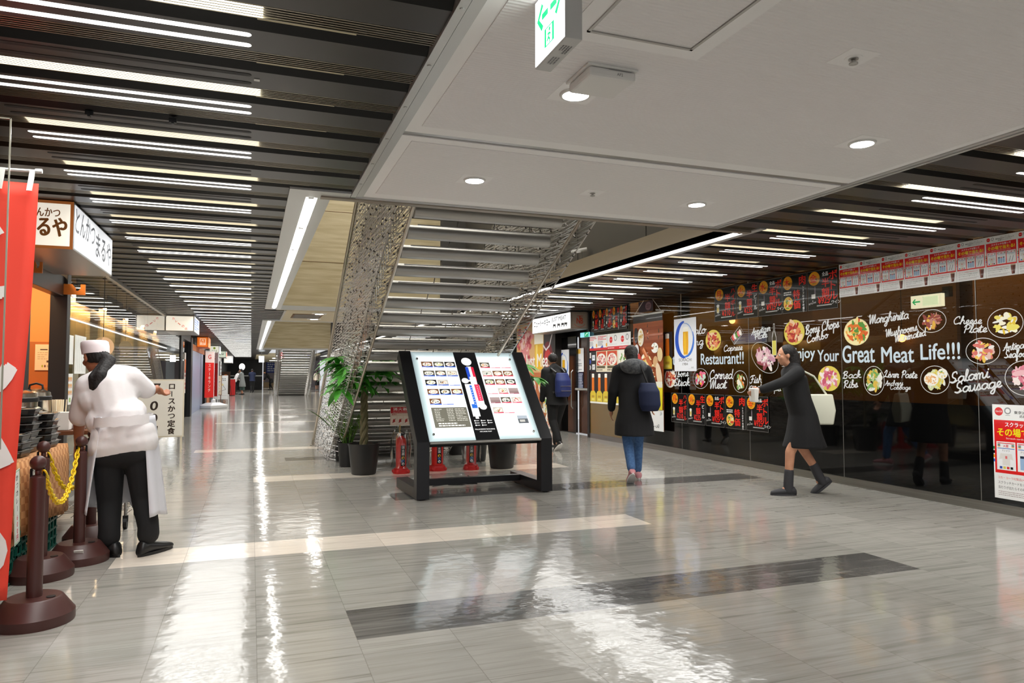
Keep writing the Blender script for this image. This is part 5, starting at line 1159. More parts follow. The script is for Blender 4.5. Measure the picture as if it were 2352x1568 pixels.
# hanging food banner
yb = 11.39
g = thing('hanging_banner', 'tall hanging banner of brown food photographs with white price strip', 'banner', (6.52, yb, .34))
a = Art((0, 0, 0), (0, -1, 0), (0, 0, 1), .0006); BW, BH = 1.0, 2.02
a.bend = lambda x, y: .012 * math.sin(x * 7) * (y / BH)
a.board(BW, BH, (146, 74, 40), .003)
for i in range(14): a.rect(0, .36 + i * .115, BW, .36 + i * .115 + .05, (158, 82, 46) if i % 2 else (136, 66, 36))
a.rect(0, BH - .14, BW, BH, (40, 34, 32)); rnd = random.Random(5)
a.food(.47, 1.02, .27, .33, [(240, 220, 150), (250, 236, 180), (220, 190, 100), (200, 90, 60)], 21, 90, plate=(236, 226, 206))
a.food(.28, 1.62, .10, .16, [(226, 200, 130), (200, 160, 80)], 22, 20, plate=(226, 216, 196)); a.ell(.55, 1.72, .07, .2, (30, 30, 34)); a.ell(.55, 1.66, .066, .06, (232, 150, 100)); a.ell(.12, 1.66, .07, .14, (34, 28, 30)); a.ell(.78, 1.62, .09, .17, (70, 66, 40), rot=-.3); a.food(.74, 1.42, .12, .09, [(240, 240, 232), (60, 90, 50)], 23, 14)
a.line([(.36, 1.42), (.5, 1.25), (.62, 1.1)], .09, (196, 110, 70)); a.line([(.38, 1.42), (.5, 1.27)], .03, (230, 160, 120)); a.ell(.76, 1.18, .08, .1, (214, 170, 120)); a.ell(.2, 1.22, .11, .12, (206, 70, 60)); a.ell(.1, 1.0, .1, .14, (232, 200, 60)); a.ell(.92, 1.3, .09, .12, (226, 200, 150)); a.ell(.88, .95, .09, .22, (232, 206, 170), rot=.3); a.ell(.2, .72, .16, .14, (226, 120, 70)); a.ell(.15, 1.4, .08, .1, (214, 214, 214))
a.ring(.62, .50, .17, .17, .03, (20, 18, 18)); a.ell(.62, .50, .155, .155, (36, 30, 30)); a.vtext('ビール', .57, .62, .09, (240, 240, 235), .03); a.vtext('ドリンク', .70, .62, .065, (240, 240, 235), .03)
a.rect(0, 0, BW, .36, (244, 244, 244)); a.rect(.40, .20, .50, .33, (28, 96, 60)); a.ell(.45, .265, .03, .035, (220, 220, 200)); a.text('Shandy Gaff', .54, .265, .06, (50, 50, 50), w=.38); a.text('シャンディガフ', .54, .225, .02, (90, 90, 90)); a.text('● ジンジャーエール', .52, .165, .018, (110, 110, 110)); a.text('¥450', .66, .055, .07, (40, 40, 40), bold=.02); a.text('¥450', .12, .055, .07, (40, 40, 40), bold=.02)
a.shape([(.76, .36), (.98, .36), (1.0, .8), (.77, .8)], (232, 214, 40)); a.rect(.775, .74, .99, .84, (236, 232, 214)); a.shape([(.80, .40), (.84, .40), (.85, .76), (.81, .76)], (248, 236, 110)); a.ell(.87, .3, .09, .035, (200, 205, 205))
a.build('banner_sheet', M['print_gloss'], g)
t = MB(); t.tube([(-.01, .02, BH), (-.01, -1.02, BH)], .018, 10); t.build('top_bar', M['white_plastic'], g, smooth=True)
t = MB(); t.tube([(-.01, -.04, BH), (0.02, -.36, BH + .27), (0.02, -.62, BH + .27), (-.01, -.98, BH)], .004, 5); t.build('cord', M['paper_white'], g)
# beer strips, small notices by the entrance
def four_beers(a, w, h, n):
    a.rect(0, .035, w, h, (38, 32, 32)); p = w / n
    for i in range(n):
        x = p * (i + .5); a.beer(x, .18, p * .44, h - .22, (222, 112, 24), .16); a.shape([(x - p * .46, .035), (x + p * .46, .035), (x + p * .46, .2), (x + p * .2, .26), (x - p * .3, .25), (x - p * .46, .2)], (222, 196, 60)); a.rect(x - p * .22, .12, x + p * .22, .16, (190, 150, 50)); a.rect(x - p * .22, .06, x + p * .22, .10, (236, 222, 120))
a = poster('beer_poster', 'wide dark poster of tall amber beers beside the black entrance', 13.35, .715, 1.69, .63, back=(246, 244, 238)); four_beers(a, 1.69, .63, 6); a.fin()
a = poster('beer_poster', 'narrow dark poster of one amber beer behind the hanging food banner', 10.56, 1.36, .30, .66, back=(40, 34, 34)); four_beers(a, .30, .66, 1); a.fin()
a = poster('campaign_notice', 'pair of white cola campaign notices with red circles beside the entrance', 12.57, 1.79, .92, .31, back=(244, 243, 242))
for i in range(2):
    x = .02 + i * .46; a.ell(x + .13, .19, .062, .062, (220, 36, 40)); a.text('Coca-Cola', x + .13, .18, .03, (255, 255, 255), w=.1, align='c', shear=.2); a.ring(x + .31, .22, .05, .05, .018, (150, 150, 152)); a.rect(x + .05, .1, x + .38, .104, (170, 170, 170)); a.rect(x - .02, .0, x + .45, .06, (214, 40, 44)); a.tiny(x, .015, x + .4, .045, 1, (250, 220, 220), i)
a.fin()
a = poster('campaign_notice', 'pair of white red-lettered notices left of the red circle notices', 13.43, 1.79, .85, .31, back=(244, 243, 242))
for i in range(2):
    x = .02 + i * .43; a.tiny(x, .2, x + .36, .29, 3, (222, 70, 80), i + 5); a.tiny(x, .09, x + .22, .19, 4, (130, 130, 140), i + 7); a.rect(x - .02, 0, x + .42, .05, (214, 50, 54)); a.shape([(x + .1, .05), (x + .2, .1), (x + .24, .05)], (60, 90, 190)); a.ell(x + .37, .1, .03, .04, (240, 170, 50))
a.fin()
a = poster('menu_poster', 'cream poster with three plates of meat above the beer poster', 13.06, 1.355, 1.38, .42, back=(232, 222, 196))
for i in range(3):
    x = .03 + i * .45; a.rect(x, .13, x + .40, .41, (206, 74, 40) if i < 2 else (240, 238, 230)); a.food(x + .2, .25, .19, .12, [(214, 90, 90), (240, 190, 180), (180, 50, 56)] if i < 2 else [(240, 236, 226), (110, 160, 70), (220, 190, 150)], 30 + i, 40); a.rect(x, .07, x + .36, .12, (96, 88, 60)); a.tiny(x, .02, x + .38, .06, 1, (90, 80, 60), i)
a.fin()
a = poster('sticker_panel', 'small dark panel of round and square stickers beside the meat plates', 13.44, 1.355, .36, .42, back=(34, 32, 34))
for i, (x, y, c, r) in enumerate(((.08, .34, (236, 228, 220), 0), (.26, .29, (236, 240, 246), 0), (.08, .21, (50, 80, 200), 1), (.26, .10, (232, 232, 232), 0), (.08, .09, (230, 226, 216), 1))):
    (a.ell(x, y, .06, .05, c) if r else a.rect(x - .065, y - .055, x + .065, y + .055, c)); a.tiny(x - .04, y - .025, x + .04, y + .025, 2, (120, 130, 160), i)
a.fin()
a = poster('notice', 'white menu notice pinned on the brown entrance door', at_x(1314, 800, XW + .19).y, 1.36, .60, .52, x=XW + .19, back=(240, 240, 242)); a.rect(.03, .42, .2, .49, (220, 70, 50)); a.rect(.25, .4, .45, .5, (240, 190, 80)); a.text('Run Pass', .3, .24, .06, (120, 120, 126), align='c'); a.tiny(.05, .03, .5, .2, 4, (140, 140, 146), 3); a.fin()
a = poster('notice', 'dark blue speckled flyer below the white notice on the entrance door', at_x(1322, 890, XW + .19).y, .99, .40, .36, x=XW + .19, back=(40, 44, 74)); a.tiny(.02, .02, .38, .34, 9, (200, 206, 226), 6, .6); a.fin()
g = thing('exit_sign', 'small green and pale blue exit sign above the entrance notices', 'exit sign', (XW - .03, 13.6, 2.085)); a = Art((0, .1, 0), (0, -1, 0), (0, 0, 1), .0006); a.board(.40, .1, (150, 220, 236), .03); a.rect(.2, 0, .40, .1, (30, 160, 110)); a.line([(.24, .03), (.3, .07), (.36, .08)], .014, (240, 255, 250)); a.build('plate', M['print_sign'], g)
p = at_x(2134, 690, 6.95)
g = thing('exit_sign', 'lit green exit sign inside the restaurant seen through the brown glass', 'exit sign', (7.05, at_x(2134, 690, 7.05).y, at_x(2134, 706, 7.05).z)); a = Art((0, .19, 0), (0, -1, 0), (0, 0, 1), .0008); a.board(.38, .14, (236, 250, 240), .05); a.line([(.06, .10), (.025, .07), (.06, .04)], .016, (20, 170, 100)); a.line([(.03, .07), (.12, .07)], .016, (20, 170, 100)); a.rect(.15, .02, .34, .12, (214, 246, 226)); a.build('lit_face', MATS['print_exit'], g)
t = MB(); t.box(.0, -.24, .10, .06, -.16, .21); t.box(-.01, -.2, .14, .06, .2, .16); t.build('bracket', M['black_plastic'], g)
# round purple card on the banner cord
a = poster('card', 'small dark purple card behind the cord of the hanging banner', 11.33, 2.42, .50, .19, back=(62, 36, 48), x=XW - .02); a.ell(.34, .095, .10, .075, (150, 110, 120)); a.tiny(.28, .06, .4, .13, 2, (90, 60, 70), 2); a.fin()
# mural
a = poster('mural', 'large food mural reading Just Meat past the entrance', 17.7, .03, 2.5, 2.58, x=XW - .004, back=(222, 176, 120), cat='mural')
a.rect(0, 0, 2.5, 1.32, (196, 112, 62)); a.rect(1.85, 1.3, 2.5, 2.58, (52, 44, 44))
for i in range(5): a.rect(0, .2 + i * .25, 2.5, .22 + i * .25, (182, 98, 52))
rnd = random.Random(9)
for i in range(90): a.ell(.62 + rnd.gauss(0, .22), 1.98 + rnd.gauss(0, .26), rnd.uniform(.05, .13), rnd.uniform(.04, .09), rnd.choice([(206, 84, 90), (226, 140, 140), (240, 196, 190), (180, 56, 66)]), n=10, rot=rnd.uniform(0, 3))
a.shape([(1.3, 1.4), (1.75, 1.4), (1.82, 2.3), (1.25, 2.3)], (236, 186, 40)); a.rect(1.25, 2.02, 1.82, 2.32, (246, 240, 222)); a.shape([(1.36, 1.42), (1.46, 1.42), (1.46, 2.0), (1.34, 2.0)], (250, 220, 110))
a.ell(2.1, 1.72, .28, .34, (110, 26, 34)); a.ell(2.1, 1.66, .2, .22, (190, 50, 50)); a.line([(1.82, 1.98), (2.0, 1.86), (2.2, 1.95), (2.42, 2.3)], .05, (226, 220, 220)); a.line([(1.3, 2.45), (1.9, 2.55)], .12, (214, 190, 60))
a.text('Just Meat!!', .66, 1.36, .42, (248, 246, 240), w=1.8, bold=.02); a.text('Premium Beef', .7, 2.36, .1, (240, 220, 180), rot=.1); a.text('Wパテビーフ', .75, 1.12, .09, (250, 240, 230), w=.5, bold=.02)
for i, (x, y) in enumerate(((.55, .62), (1.1, .95), (1.75, .98), (1.25, .45), (1.95, .55), (2.2, .2), (1.6, .12))): a.food(x, y, .24, .2, MEAT if i % 2 else SAL + [(220, 110, 70)], 50 + i, 36); a.text('¥680', x, y - .3, .06, (60, 30, 20), align='c')
a.fin()
# shop sign boxes over the entrance
def box_sign(name, label, x0, x1, y0, y1, z0, z1, side=-1):
    g = thing(name, label, 'sign', ((x0 + x1) / 2, (y0 + y1) / 2, z0)); o = ((x0 + x1) / 2, (y0 + y1) / 2, z0)
    return g, o
g, o = box_sign('sign_box', 'white lit shop sign with black lettering over the meat restaurant entrance', 6.20, 6.60, 13.4, 15.55, 2.245, 2.62)
t = MB(); t.box(6.20, 13.4, 2.245, 6.60, 15.55, 2.61); t.build('case', M['alu'], g, org=o, bevel=.004)
a = Art((6.197, 15.53, 2.262), (0, -1, 0), (0, 0, 1), .0008); a.rect(0, 0, 2.11, .33, (250, 251, 252)); BK = (40, 40, 42)
a.text('ニュートーキヨー', .1, .13, .15, BK, w=.95, bold=.02); a.text('BEER RESTAURANT', .15, .04, .045, (120, 120, 126), w=.6); a.text('JUST MEAT', 1.15, .17, .12, (70, 70, 74), w=.75, bold=.02)
for i, x in enumerate((1.22, 1.45, 1.66, 1.82)): a.shape([(x, .05), (x + .03, .05), (x + .03, .09), (x + .1, .09), (x + .1, .05), (x + .13, .05), (x + .15, .13), (x, .14)], (20, 20, 20))
a.build('front_face', print_mat('print_white_sign', .3, .5), g, org=o)
a = Art((6.215, 13.397, 2.262), (1, 0, 0), (0, 0, 1), .0008); a.rect(0, 0, .37, .33, (150, 136, 122)); a.rect(.02, .02, .35, .31, (166, 152, 138)); RB = (196, 70, 46)
a.text('T', .19, .19, .07, RB, w=.13, align='c', bold=.03); a.text('NB', .19, .10, .12, RB, w=.14, align='c', bold=.04); a.ring(.185, .12, .13, .09, .008, RB, a0=200, a1=340); a.build('side_face', M['print'], g, org=o)
# ================================================================ shops along the left wall
XG = -1.80
mat('shop_orange', (226, 142, 70), 0.6); mat('shop_orange_dark', (176, 98, 38), 0.6); mat('shop_cream', (222, 194, 140), 0.65); mat('brown_wood', (92, 62, 42), 0.5, noise=((2, 2, 20), (72, 46, 30)))
mat('sign_brown', (128, 74, 34), 0.45); mat('hook_orange', (216, 122, 44), 0.4); mat('blind', (196, 180, 150), 0.5)
emit('warm_strip', (255, 205, 145), 90.0); emit('lantern', (240, 190, 140), 0.42)
b = MB(); b.box(XG - .25, -6, 0, XG - .12, 6.9, 2.8); b.build('wall_left', M['brown_wood'], kind='structure')
b = MB(); b.box(XG - .1, 6.86, 0, XG + .04, 7.04, 2.3); b.box(XG - .09, 8.2, 0, XG + .06, 8.34, 2.62); b.box(XG - .06, 7.04, 2.08, XG + .03, 8.2, 2.28); b.build('door_frame_left', M['dark_frame'], kind='structure', bevel=.004)
b = MB(); b.box(-2.62, 8.62, 1.64, XG - .09, 8.72, 2.7); b.box(-2.62, 6.9, 1.64, -2.52, 8.72, 2.7); b.build('wall_shop', M['shop_orange'], kind='structure')
b = MB(); b.box(-2.62, 8.60, 0, XG - .09, 8.72, 1.64); b.box(-2.62, 6.9, 0, -2.52, 8.7, 1.64); b.box(-2.5, 8.45, 1.10, XG - .12, 8.6, 1.17); b.build('wall_shop_lower', M['shop_orange_dark'], kind='structure')
b = MB(); b.box(-3.3, 6.7, 2.7, XG - .02, 25, 2.76); b.build('ceiling_shop', M['shop_cream'], kind='structure')
ld = bpy.data.lights.new('shop_fill', 'AREA'); ld.energy = 22; ld.size = .5; ld.color = (1, .78, .5)  # unseen warm light added to brighten the orange shop wall
lo = bpy.data.objects.new('shop_fill', ld); COL.objects.link(lo); lo.location = (-2.15, 7.6, 2.66)
# certificate on the orange wall
p0 = at_y(80, 850, 8.6); p1 = at_y(120, 791, 8.6)
g = thing('certificate', 'cream framed certificate on the orange wall inside the shop door', 'notice', ((p0.x + p1.x) / 2, 8.6, p0.z)); hw = (p1.x - p0.x) / 2; hh = p1.z - p0.z
a = Art((-hw, 0, 0), (1, 0, 0), (0, 0, 1), .0006); a.board(2 * hw, hh, (236, 208, 168), .01); a.rect(hw * .6, hh * .78, hw * 1.5, hh * .82, (60, 40, 30)); a.tiny(hw * .3, hh * .4, hw * 1.7, hh * .72, 4, (190, 160, 120), 2, .3); a.rect(hw * 1.4, hh * .3, hw * 1.7, hh * .38, (90, 60, 40))
for i, c in enumerate(((170, 170, 50), (110, 70, 50), (190, 170, 140))): a.ell(hw * (.9 + i * .32), hh * .16, hw * .1, hh * .05, c)
a.build('sheet', M['print'], g)
# brackets for the door curtain pole
for k, (q0, q1, yy, lab) in enumerate((((66, 626), (99, 599), 7.0, 'orange curtain pole bracket on the nearer door post'), ((142, 676), (197, 654), 8.19, 'orange curtain pole bracket on the farther door post'))):
    A, B_ = at_y(*q0, yy), at_y(*q1, yy); g = thing('curtain_bracket', lab, 'bracket', (A.x, yy - .02, A.z)); w, h = B_.x - A.x, B_.z - A.z
    pr = [(0, 0), (w, 0), (w, h), (w * .80, h), (w * .80, h * .62), (w * .70, h * .36), (w * .58, h * .42), (w * .60, h * .60), (w * .44, h), (0, h)]
    t = MB(); t.rings([[(x, 0, z) for x, z in pr], [(x, .02, z) for x, z in pr]]); t.build('plate', M['hook_orange'], g)
# long glass front
GY = [8.34, 11.3, 14.5, 17.8, 21.0]
for i, (y0, y1) in enumerate(zip(GY[:-1], GY[1:])):
    w = MB(); w.box(XG - .006, y0, .06, XG + .006, y1 - .006, 2.58); o = w.build('window_%d' % (30 + i), M['shop_glass'], kind='structure')
    t = MB(); t.box(XG - .02, y0, 0, XG + .02, y1, .06); t.build('sill', M['steel'], o)
b = MB(); b.box(XG - .03, 8.3, 2.575, XG + .035, 25, 2.625); b.build('trim_50', M['alu'], kind='structure')
b = MB(); b.box(-2.62, 9.2, 0, -2.55, 25, 2.7); b.build('wall_shop_back', M['brown_wood'], kind='structure')
b = MB()
for k in range(5):
    y0 = 11.9 + 2.35 * (k - 0) ; b.box(-2.549, y0, .1, -2.52, y0 + 1.55, 2.32)
b.build('wall_shop_panels', M['shop_cream'], kind='structure')
for k in range(5):
    y0 = 11.9 + 2.35 * k; g = thing('niche_light', '%s warm light strip washing down a cream panel behind the shop glass' % ORD[k], 'lamp', (-2.45, y0 + .78, 2.45), 0, 'warm light strips above the cream panels')
    t = MB(); t.box(-.03, -.75, 0, .03, .75, .02); t.build('strip', M['warm_strip'], g); t = MB(); t.box(.03, -.78, -.10, .05, .78, .25); t.box(-.08, -.78, .02, .03, .78, .05); t.build('shade', M['brown_wood'], g)
b = MB()
for i in range(34): b.box(-2.5, 10.0, .35 + i * .04, -2.49, 21.5, .362 + i * .04)
tag(b.build('window_blind', M['blind']), 'pale horizontal slat blind along the lower shop wall behind the glass', 'blind')
for px, py, yy, r, lab in ((237, 796, 10.4, .125, 'round paper lantern glowing behind the shop glass, nearer one'), (288, 797, 13.2, .10, 'round paper lantern glowing behind the shop glass, farther one')):
    p = at_y(px, py, yy); g = thing('paper_lantern', lab, 'lamp', tuple(p)); t = MB(); t.ball((0, 0, 0), r, seg=20); t.build('shade', M['lantern'], g, smooth='all'); t = MB(); t.tube([(0, 0, r), (0, 0, 2.7 - p.z)], .004, 5); t.build('cord', M['black_plastic'], g)
def glass_note(name, lab, q0, q1, fn, x=XG + .012, back=(238, 238, 232)):
    A, B_ = at_x(*q0, x), at_x(*q1, x); w, h = B_.y - A.y, B_.z - A.z
    g = thing(name, lab, 'notice', (x, A.y, A.z)); a = Art((0, 0, 0), (0, 1, 0), (0, 0, 1), .0005); a.board(w, h, back, .002); fn(a, w, h); a.build('sheet', M['print'], g); return g
def handwriting(a, w, h, n, c=(30, 30, 34), seed=3):
    rnd = random.Random(seed)
    for i in range(n):
        x = w * (.1 + .8 * (n - 1 - i) / max(n - 1, 1))
        y = h * .95
        while y > h * .08:
            s = h * rnd.uniform(.03, .05); a.line([(x - s * .3, y), (x + s * .4, y - s * .2), (x - s * .2, y - s * .8), (x + s * .3, y - s)], s * .28, c); y -= s * 1.25
glass_note('notice', 'narrow handwritten paper strip on the shop glass', (157, 836), (169, 771), lambda a, w, h: handwriting(a, w, h, 2))
glass_note('notice', 'larger handwritten paper sheet on the shop glass', (170, 858), (198, 774), lambda a, w, h: handwriting(a, w, h, 6, seed=8))
def menu_strip(a, w, h):
    for i in range(3):
        for j in range(3): a.ell(w * (.25 + .25 * j), h * (.84 - i * .22), w * .1, h * .06, (226, 160, 70)); a.rect(w * (.2 + .25 * j), h * (.75 - i * .22), w * (.3 + .25 * j), h * (.79 - i * .22), (200, 80, 50))
    a.rect(w * .35, h * .08, w * .65, h * .22, (160, 190, 110))
glass_note('notice', 'tall printed menu strip with small food pictures low on the shop glass', (153, 930), (167, 858), menu_strip)

# ---- box signs along the aisle
def shop_box(label, x1, y0, y1, case, face_fn, side_fn, z0=2.25, z1=2.615, frame=None, facecol=(236, 230, 214), sidecol=(226, 228, 232)):
    org = ((XG + x1) / 2, (y0 + y1) / 2, z0); g = thing('sign_box', label, 'sign', org)
    t = MB(); t.box(XG, y0, z0, x1, y1, z1); t.build('case', case, g, org=org, bevel=.004)
    w, h, L = x1 - XG, z1 - z0, y1 - y0
    a = Art((XG, y0 - .002, z0), (1, 0, 0), (0, 0, 1), .0008); f = .022
    if frame: a.rect(0, 0, w, h, frame)
    a.rect(f, f, w - f, h - f, facecol); face_fn(a, w, h); a.build('front_face', M['print_sign'], g, org=org)
    a = Art((x1 + .002, y0, z0), (0, 1, 0), (0, 0, 1), .0008); a.rect(.02, .015, L - .02, h - .015, sidecol); side_fn(a, L, h); a.build('side_face', M['print_sign'], g, org=org)
    return g
BR = (88, 52, 22)
def f1(a, w, h): a.text('とんかつ', w - .29, h * .66, .065, BR, w=.20, bold=.03, align='l'); a.text('まるや', w - .045, h * .26, .14, BR, w=.285, bold=.05, align='r')
def s1(a, L, h): a.text('とんかつ', .04, h * .40, .19, (70, 72, 76), w=.72, bold=.02, shear=.1); a.text('まるや', .82, h * .22, .21, (70, 72, 76), w=.70, bold=.03)
g = shop_box('brown framed lit sign box with Japanese pork cutlet shop name', -1.29, 6.2, 7.8, M['alu'], f1, s1, frame=(128, 74, 34))
def f2(a, w, h): 
    for i, ch in enumerate('カレ|の店'):
        x, y = w * .24 + i * .065, h * .72 - i * .055
        if ch == '|': a.line([(x - .012, y + .04), (x + .04, y - .005)], .013, (196, 50, 44))
        else: a.text(ch, x, y, .05, (196, 50, 44), bold=.02)
shop_box('white sign box with red diagonal Japanese curry shop lettering', -1.21, 17.3, 18.9, M['alu'], f2, lambda a, L, h: a.tiny(.1, .05, L - .1, h - .05, 5, (90, 120, 200), 3))
OR = (222, 112, 40)
def f3(a, w, h): a.rect(.1, .08, w - .08, h - .06, (248, 226, 196)); a.rect(.115, .095, w - .095, h - .075, OR); a.text('六', w / 2 + .01, h * .5, .09, (248, 226, 196), align='c', bold=.03); a.text('歌仙', w / 2 + .01, h * .28, .07, (248, 226, 196), align='c', bold=.03)
shop_box('orange sign box with a pale square emblem over the red banners', -1.43, 27, 28.5, mat('orange_case', (214, 106, 40), .4), f3, lambda a, L, h: None, facecol=OR, sidecol=(236, 150, 90))
def f4(a, w, h): a.ell(w / 2, h * .68, .05, .05, (120, 140, 40)); a.text('よつば', w / 2, h * .25, .08, (50, 50, 44), w=.24, align='c', bold=.02)
shop_box('pale sign box with a green dot and dark lettering farther along', -1.38, 35, 36.6, M['alu'], f4, lambda a, L, h: None, facecol=(222, 224, 206))
shop_box('pale green sign box behind the green dot sign', -1.34, 43, 44.8, M['alu'], lambda a, w, h: a.text('そば', w / 2, h * .4, .1, (40, 40, 40), align='c', bold=.04), lambda a, L, h: a.rect(.1, .05, L - .1, h - .05, (220, 110, 60)), facecol=(200, 210, 190))
shop_box('small white lit sign box farthest along the left aisle', -1.25, 53, 55, M['alu'], lambda a, w, h: None, lambda a, L, h: None, z0=2.1, facecol=(250, 244, 236))
# ---- far shop fronts
b = MB(); b.box(XG - .2, 25, 0, XG - .1, 66, 2.8); b.build('wall_left_far', mat('grey_glass_wall', (92, 92, 90), .15, spec=.6), kind='structure')
b = MB(); b.box(XG - .12, 20.9, 0, XG + .03, 21.5, 2.62); b.box(XG - .12, 24.2, 0, XG + .04, 24.8, 2.45); b.box(XG - .12, 21.5, 2.3, XG + .02, 24.2, 2.62); b.box(XG - .1, 31.6, 0, XG + .05, 32.6, 2.3); b.build('door_frame_far', M['black_metal'], kind='structure')
b = MB(); b.box(XG - .08, 25.4, 0, XG - .02, 31.0, 2.1); b.build('door_3', mat('blue_door', (158, 168, 196), .35), kind='structure')
b = MB(); b.box(XG - .1, 32.7, 0, XG + .06, 34.6, 2.25); b.box(XG - .1, 25.0, 2.1, XG, 32.6, 2.3); b.build('trim_51', mat('orange_pillar', (206, 120, 66), .5), kind='structure')
b = MB(); b.box(XG - .08, 21.5, .05, XG - .06, 24.2, 2.3); b.build('window_36', M['black_glass'], kind='structure')
for i, (y0, y1, c) in enumerate(((36.8, 38.6, (226, 206, 196)), (40.2, 41.4, (236, 232, 226)), (45.5, 47.2, (196, 190, 180)), (49, 51, (226, 226, 226)))):
    g = thing('wall_banner', '%s pale vertical shop cloth hanging on the far left wall' % ORD[i].replace('nearest', 'first'), 'banner', (XG - .08, (y0 + y1) / 2, .7)); a = Art((0, -(y1 - y0) / 2, 0), (0, 1, 0), (0, 0, 1), .003); a.board(y1 - y0, 1.45, c, .02); a.tiny(.2, .1, y1 - y0 - .2, 1.3, 5, (150, 120, 110), i, .4); a.build('cloth', M['print'], g)
for i, (y0, c) in enumerate(((22.1, (230, 226, 220)), (23.2, (236, 226, 216)))):
    g = thing('notice', '%s tall paper notice on the dark glass before the blue door' % ('nearer', 'farther')[i], 'notice', (XG - .055, y0, .75)); a = Art((0, -.2, 0), (0, 1, 0), (0, 0, 1), .003); a.board(.4, 1.2, c, .01); a.rect(0, .8 - i * .2, .4, 1.0, (230, 120, 60)); a.tiny(.05, .1, .35, .7, 5, (190, 60, 60), i); a.build('sheet', M['print'], g)
# red banners on water-filled feet
def nobori(label, x, y, turn, base=True):
    g = thing('flag_banner', label, 'banner', (x, y, 0), turn)
    if base:
        t = MB(); t.rings([[(-.42, -.3, 0), (.42, -.3, 0), (.42, .3, 0), (-.42, .3, 0)], [(-.44, -.32, .12), (.44, -.32, .12), (.44, .32, .12), (-.44, .32, .12)], [(-.2, -.16, .22), (.2, -.16, .22), (.2, .16, .22), (-.2, .16, .22)]]); t.lathe([(.09, .2), (.08, .33), (.04, .36)], (0, 0, 0), 12); t.build('foot', M['white_plastic'], g, bevel=.02)
    t = MB(); t.tube([(0, 0, .3 if base else 0), (0, 0, 2.22)], .022, 8); t.tube([(0, 0, 2.2), (-.46, 0, 2.2)], .012, 6); t.build('pole', M['white_plastic'], g, smooth=True)
    a = Art((-.46, -.01, .42), (1, 0, 0), (0, 0, 1), .002); a.board(.45, 1.76, (226, 40, 34), .006); a.rect(0, 1.34, .45, 1.76, (240, 214, 206)); a.text('G', .22, 1.48, .16, (220, 50, 44), align='c', bold=.04); a.vtext('ステーキランチ', .22, 1.3, .15, (246, 220, 210), .02); a.build('cloth', M['print'], g); return g
nobori('red vertical flag banner with white top on a white foot before the orange sign', -1.36, 29.9, R(48))
nobori('second red flag banner just behind the white footed one', -1.26, 31.2, R(-50), False)
def board_stand(name, label, x, y, w, h, z0, turn, fn, back=(236, 230, 214), frame=(120, 90, 60)):
    g = thing(name, label, 'menu board', (x, y, 0), turn)
    t = MB(); t.box(-w / 2 - .02, 0, z0 - .02, w / 2 + .02, .03, z0 + h + .02); fm = mat('frame_%s_%d' % (name, int(y)), frame, .5); t.build('frame', fm, g, bevel=.004)
    a = Art((-w / 2, -.002, z0), (1, 0, 0), (0, 0, 1), .001); a.board(w, h, back, .004); fn(a, w, h); a.build('panel', M['print'], g)
    for s in (-1, 1):
        t = MB(); t.obox((s * (w / 2 - .02), .02, z0 / 2), (.013, 0, 0), (0, .013, 0), (0, 0, z0 / 2)); t.build('leg', fm, g)
        t = MB(); t.tube([(s * (w / 2 - .04), .03, z0 + h * .7), (s * (w / 2 - .04), .42, .012)], .012, 6); t.build('leg', fm, g)
    return g
def f_board(a, w, h):
    DK = (52, 36, 24)
    a.vtext('ロースかつ定食', w - .17, h - .04, .118, DK, .06, 1.04); rr = [('7', .30), ('0', .215), ('0', .205), ('円', .15)]; y = h - .04
    for ch, s in rr: a.text(ch, w - .44, y - s * .72, s * .68, DK, align='c', bold=.05, shear=.1, sx=1.15); y -= s * .98
board_stand('menu_board', 'white standing board with brush written 700 yen cutlet set beside the cook', -1.47, 13.15, .80, .92, .28, 0, f_board, (240, 234, 222), (226, 214, 190))
def f_foods(a, w, h):
    for i in range(2):
        for j in range(3): a.food(w * (.62 + .22 * i), h * (.2 + j * .25), w * .1, h * .1, FOODP[(i + j) % 5], i * 3 + j, 12, rim=False)
    a.text('弁当', w * .25, h * .7, .16, (90, 70, 50), align='c')
board_stand('menu_easel', 'brown framed lunch menu easel behind the red flag banners', -1.50, 34.6, .50, .85, .40, 0, f_foods, (226, 220, 196), (110, 70, 40))
board_stand('menu_board', 'tall white drawing board with thin black sketch beyond the easel', -1.33, 36.6, .56, 1.1, .14, R(8), lambda a, w, h: (a.line([(.1, .6), (.3, .75), (.48, .45), (.2, .35), (.1, .6)], .02, (60, 60, 60)), a.ell(.28, .68, .1, .06, (240, 226, 170)), a.tiny(.1, .85, .48, 1.0, 2, (150, 150, 150), 3)), (240, 240, 238), (232, 232, 230))
g = thing('display_table', 'low white shelf stand under the drawing board', 'stand', (-1.40, 35.4, 0)); t = MB(); t.box(-.5, -.2, .34, .45, .3, .38); t.build('shelf', M['white_plastic'], g)
for x in (-.48, .43):
    for y in (-.18, .28): t = MB(); t.box(x - .02, y - .02, 0, x + .02, y + .02, .34); t.build('leg', M['white_plastic'], g)
g = thing('red_stand', 'red square stand at the feet of the grey coated woman', 'stand', (-1.0, 47.5, 0)); t = MB(); t.box(-.4, -.3, .02, .08, .3, 1.02); t.build('body', M['ext_base'], g, bevel=.03); t = MB(); t.box(-.42, -.32, 1.02, .10, .32, 1.05); t.build('top', M['white_plastic'], g)
board_stand('leaning_board', 'dark leaning board with orange pictures left of the red stand', -1.42, 45.6, .5, 1.4, .05, R(-20), lambda a, w, h: [a.ell(w / 2, h * (.2 + i * .3), w * .3, h * .1, (210, 120, 60)) for i in range(3)], (70, 44, 30), (50, 34, 26))
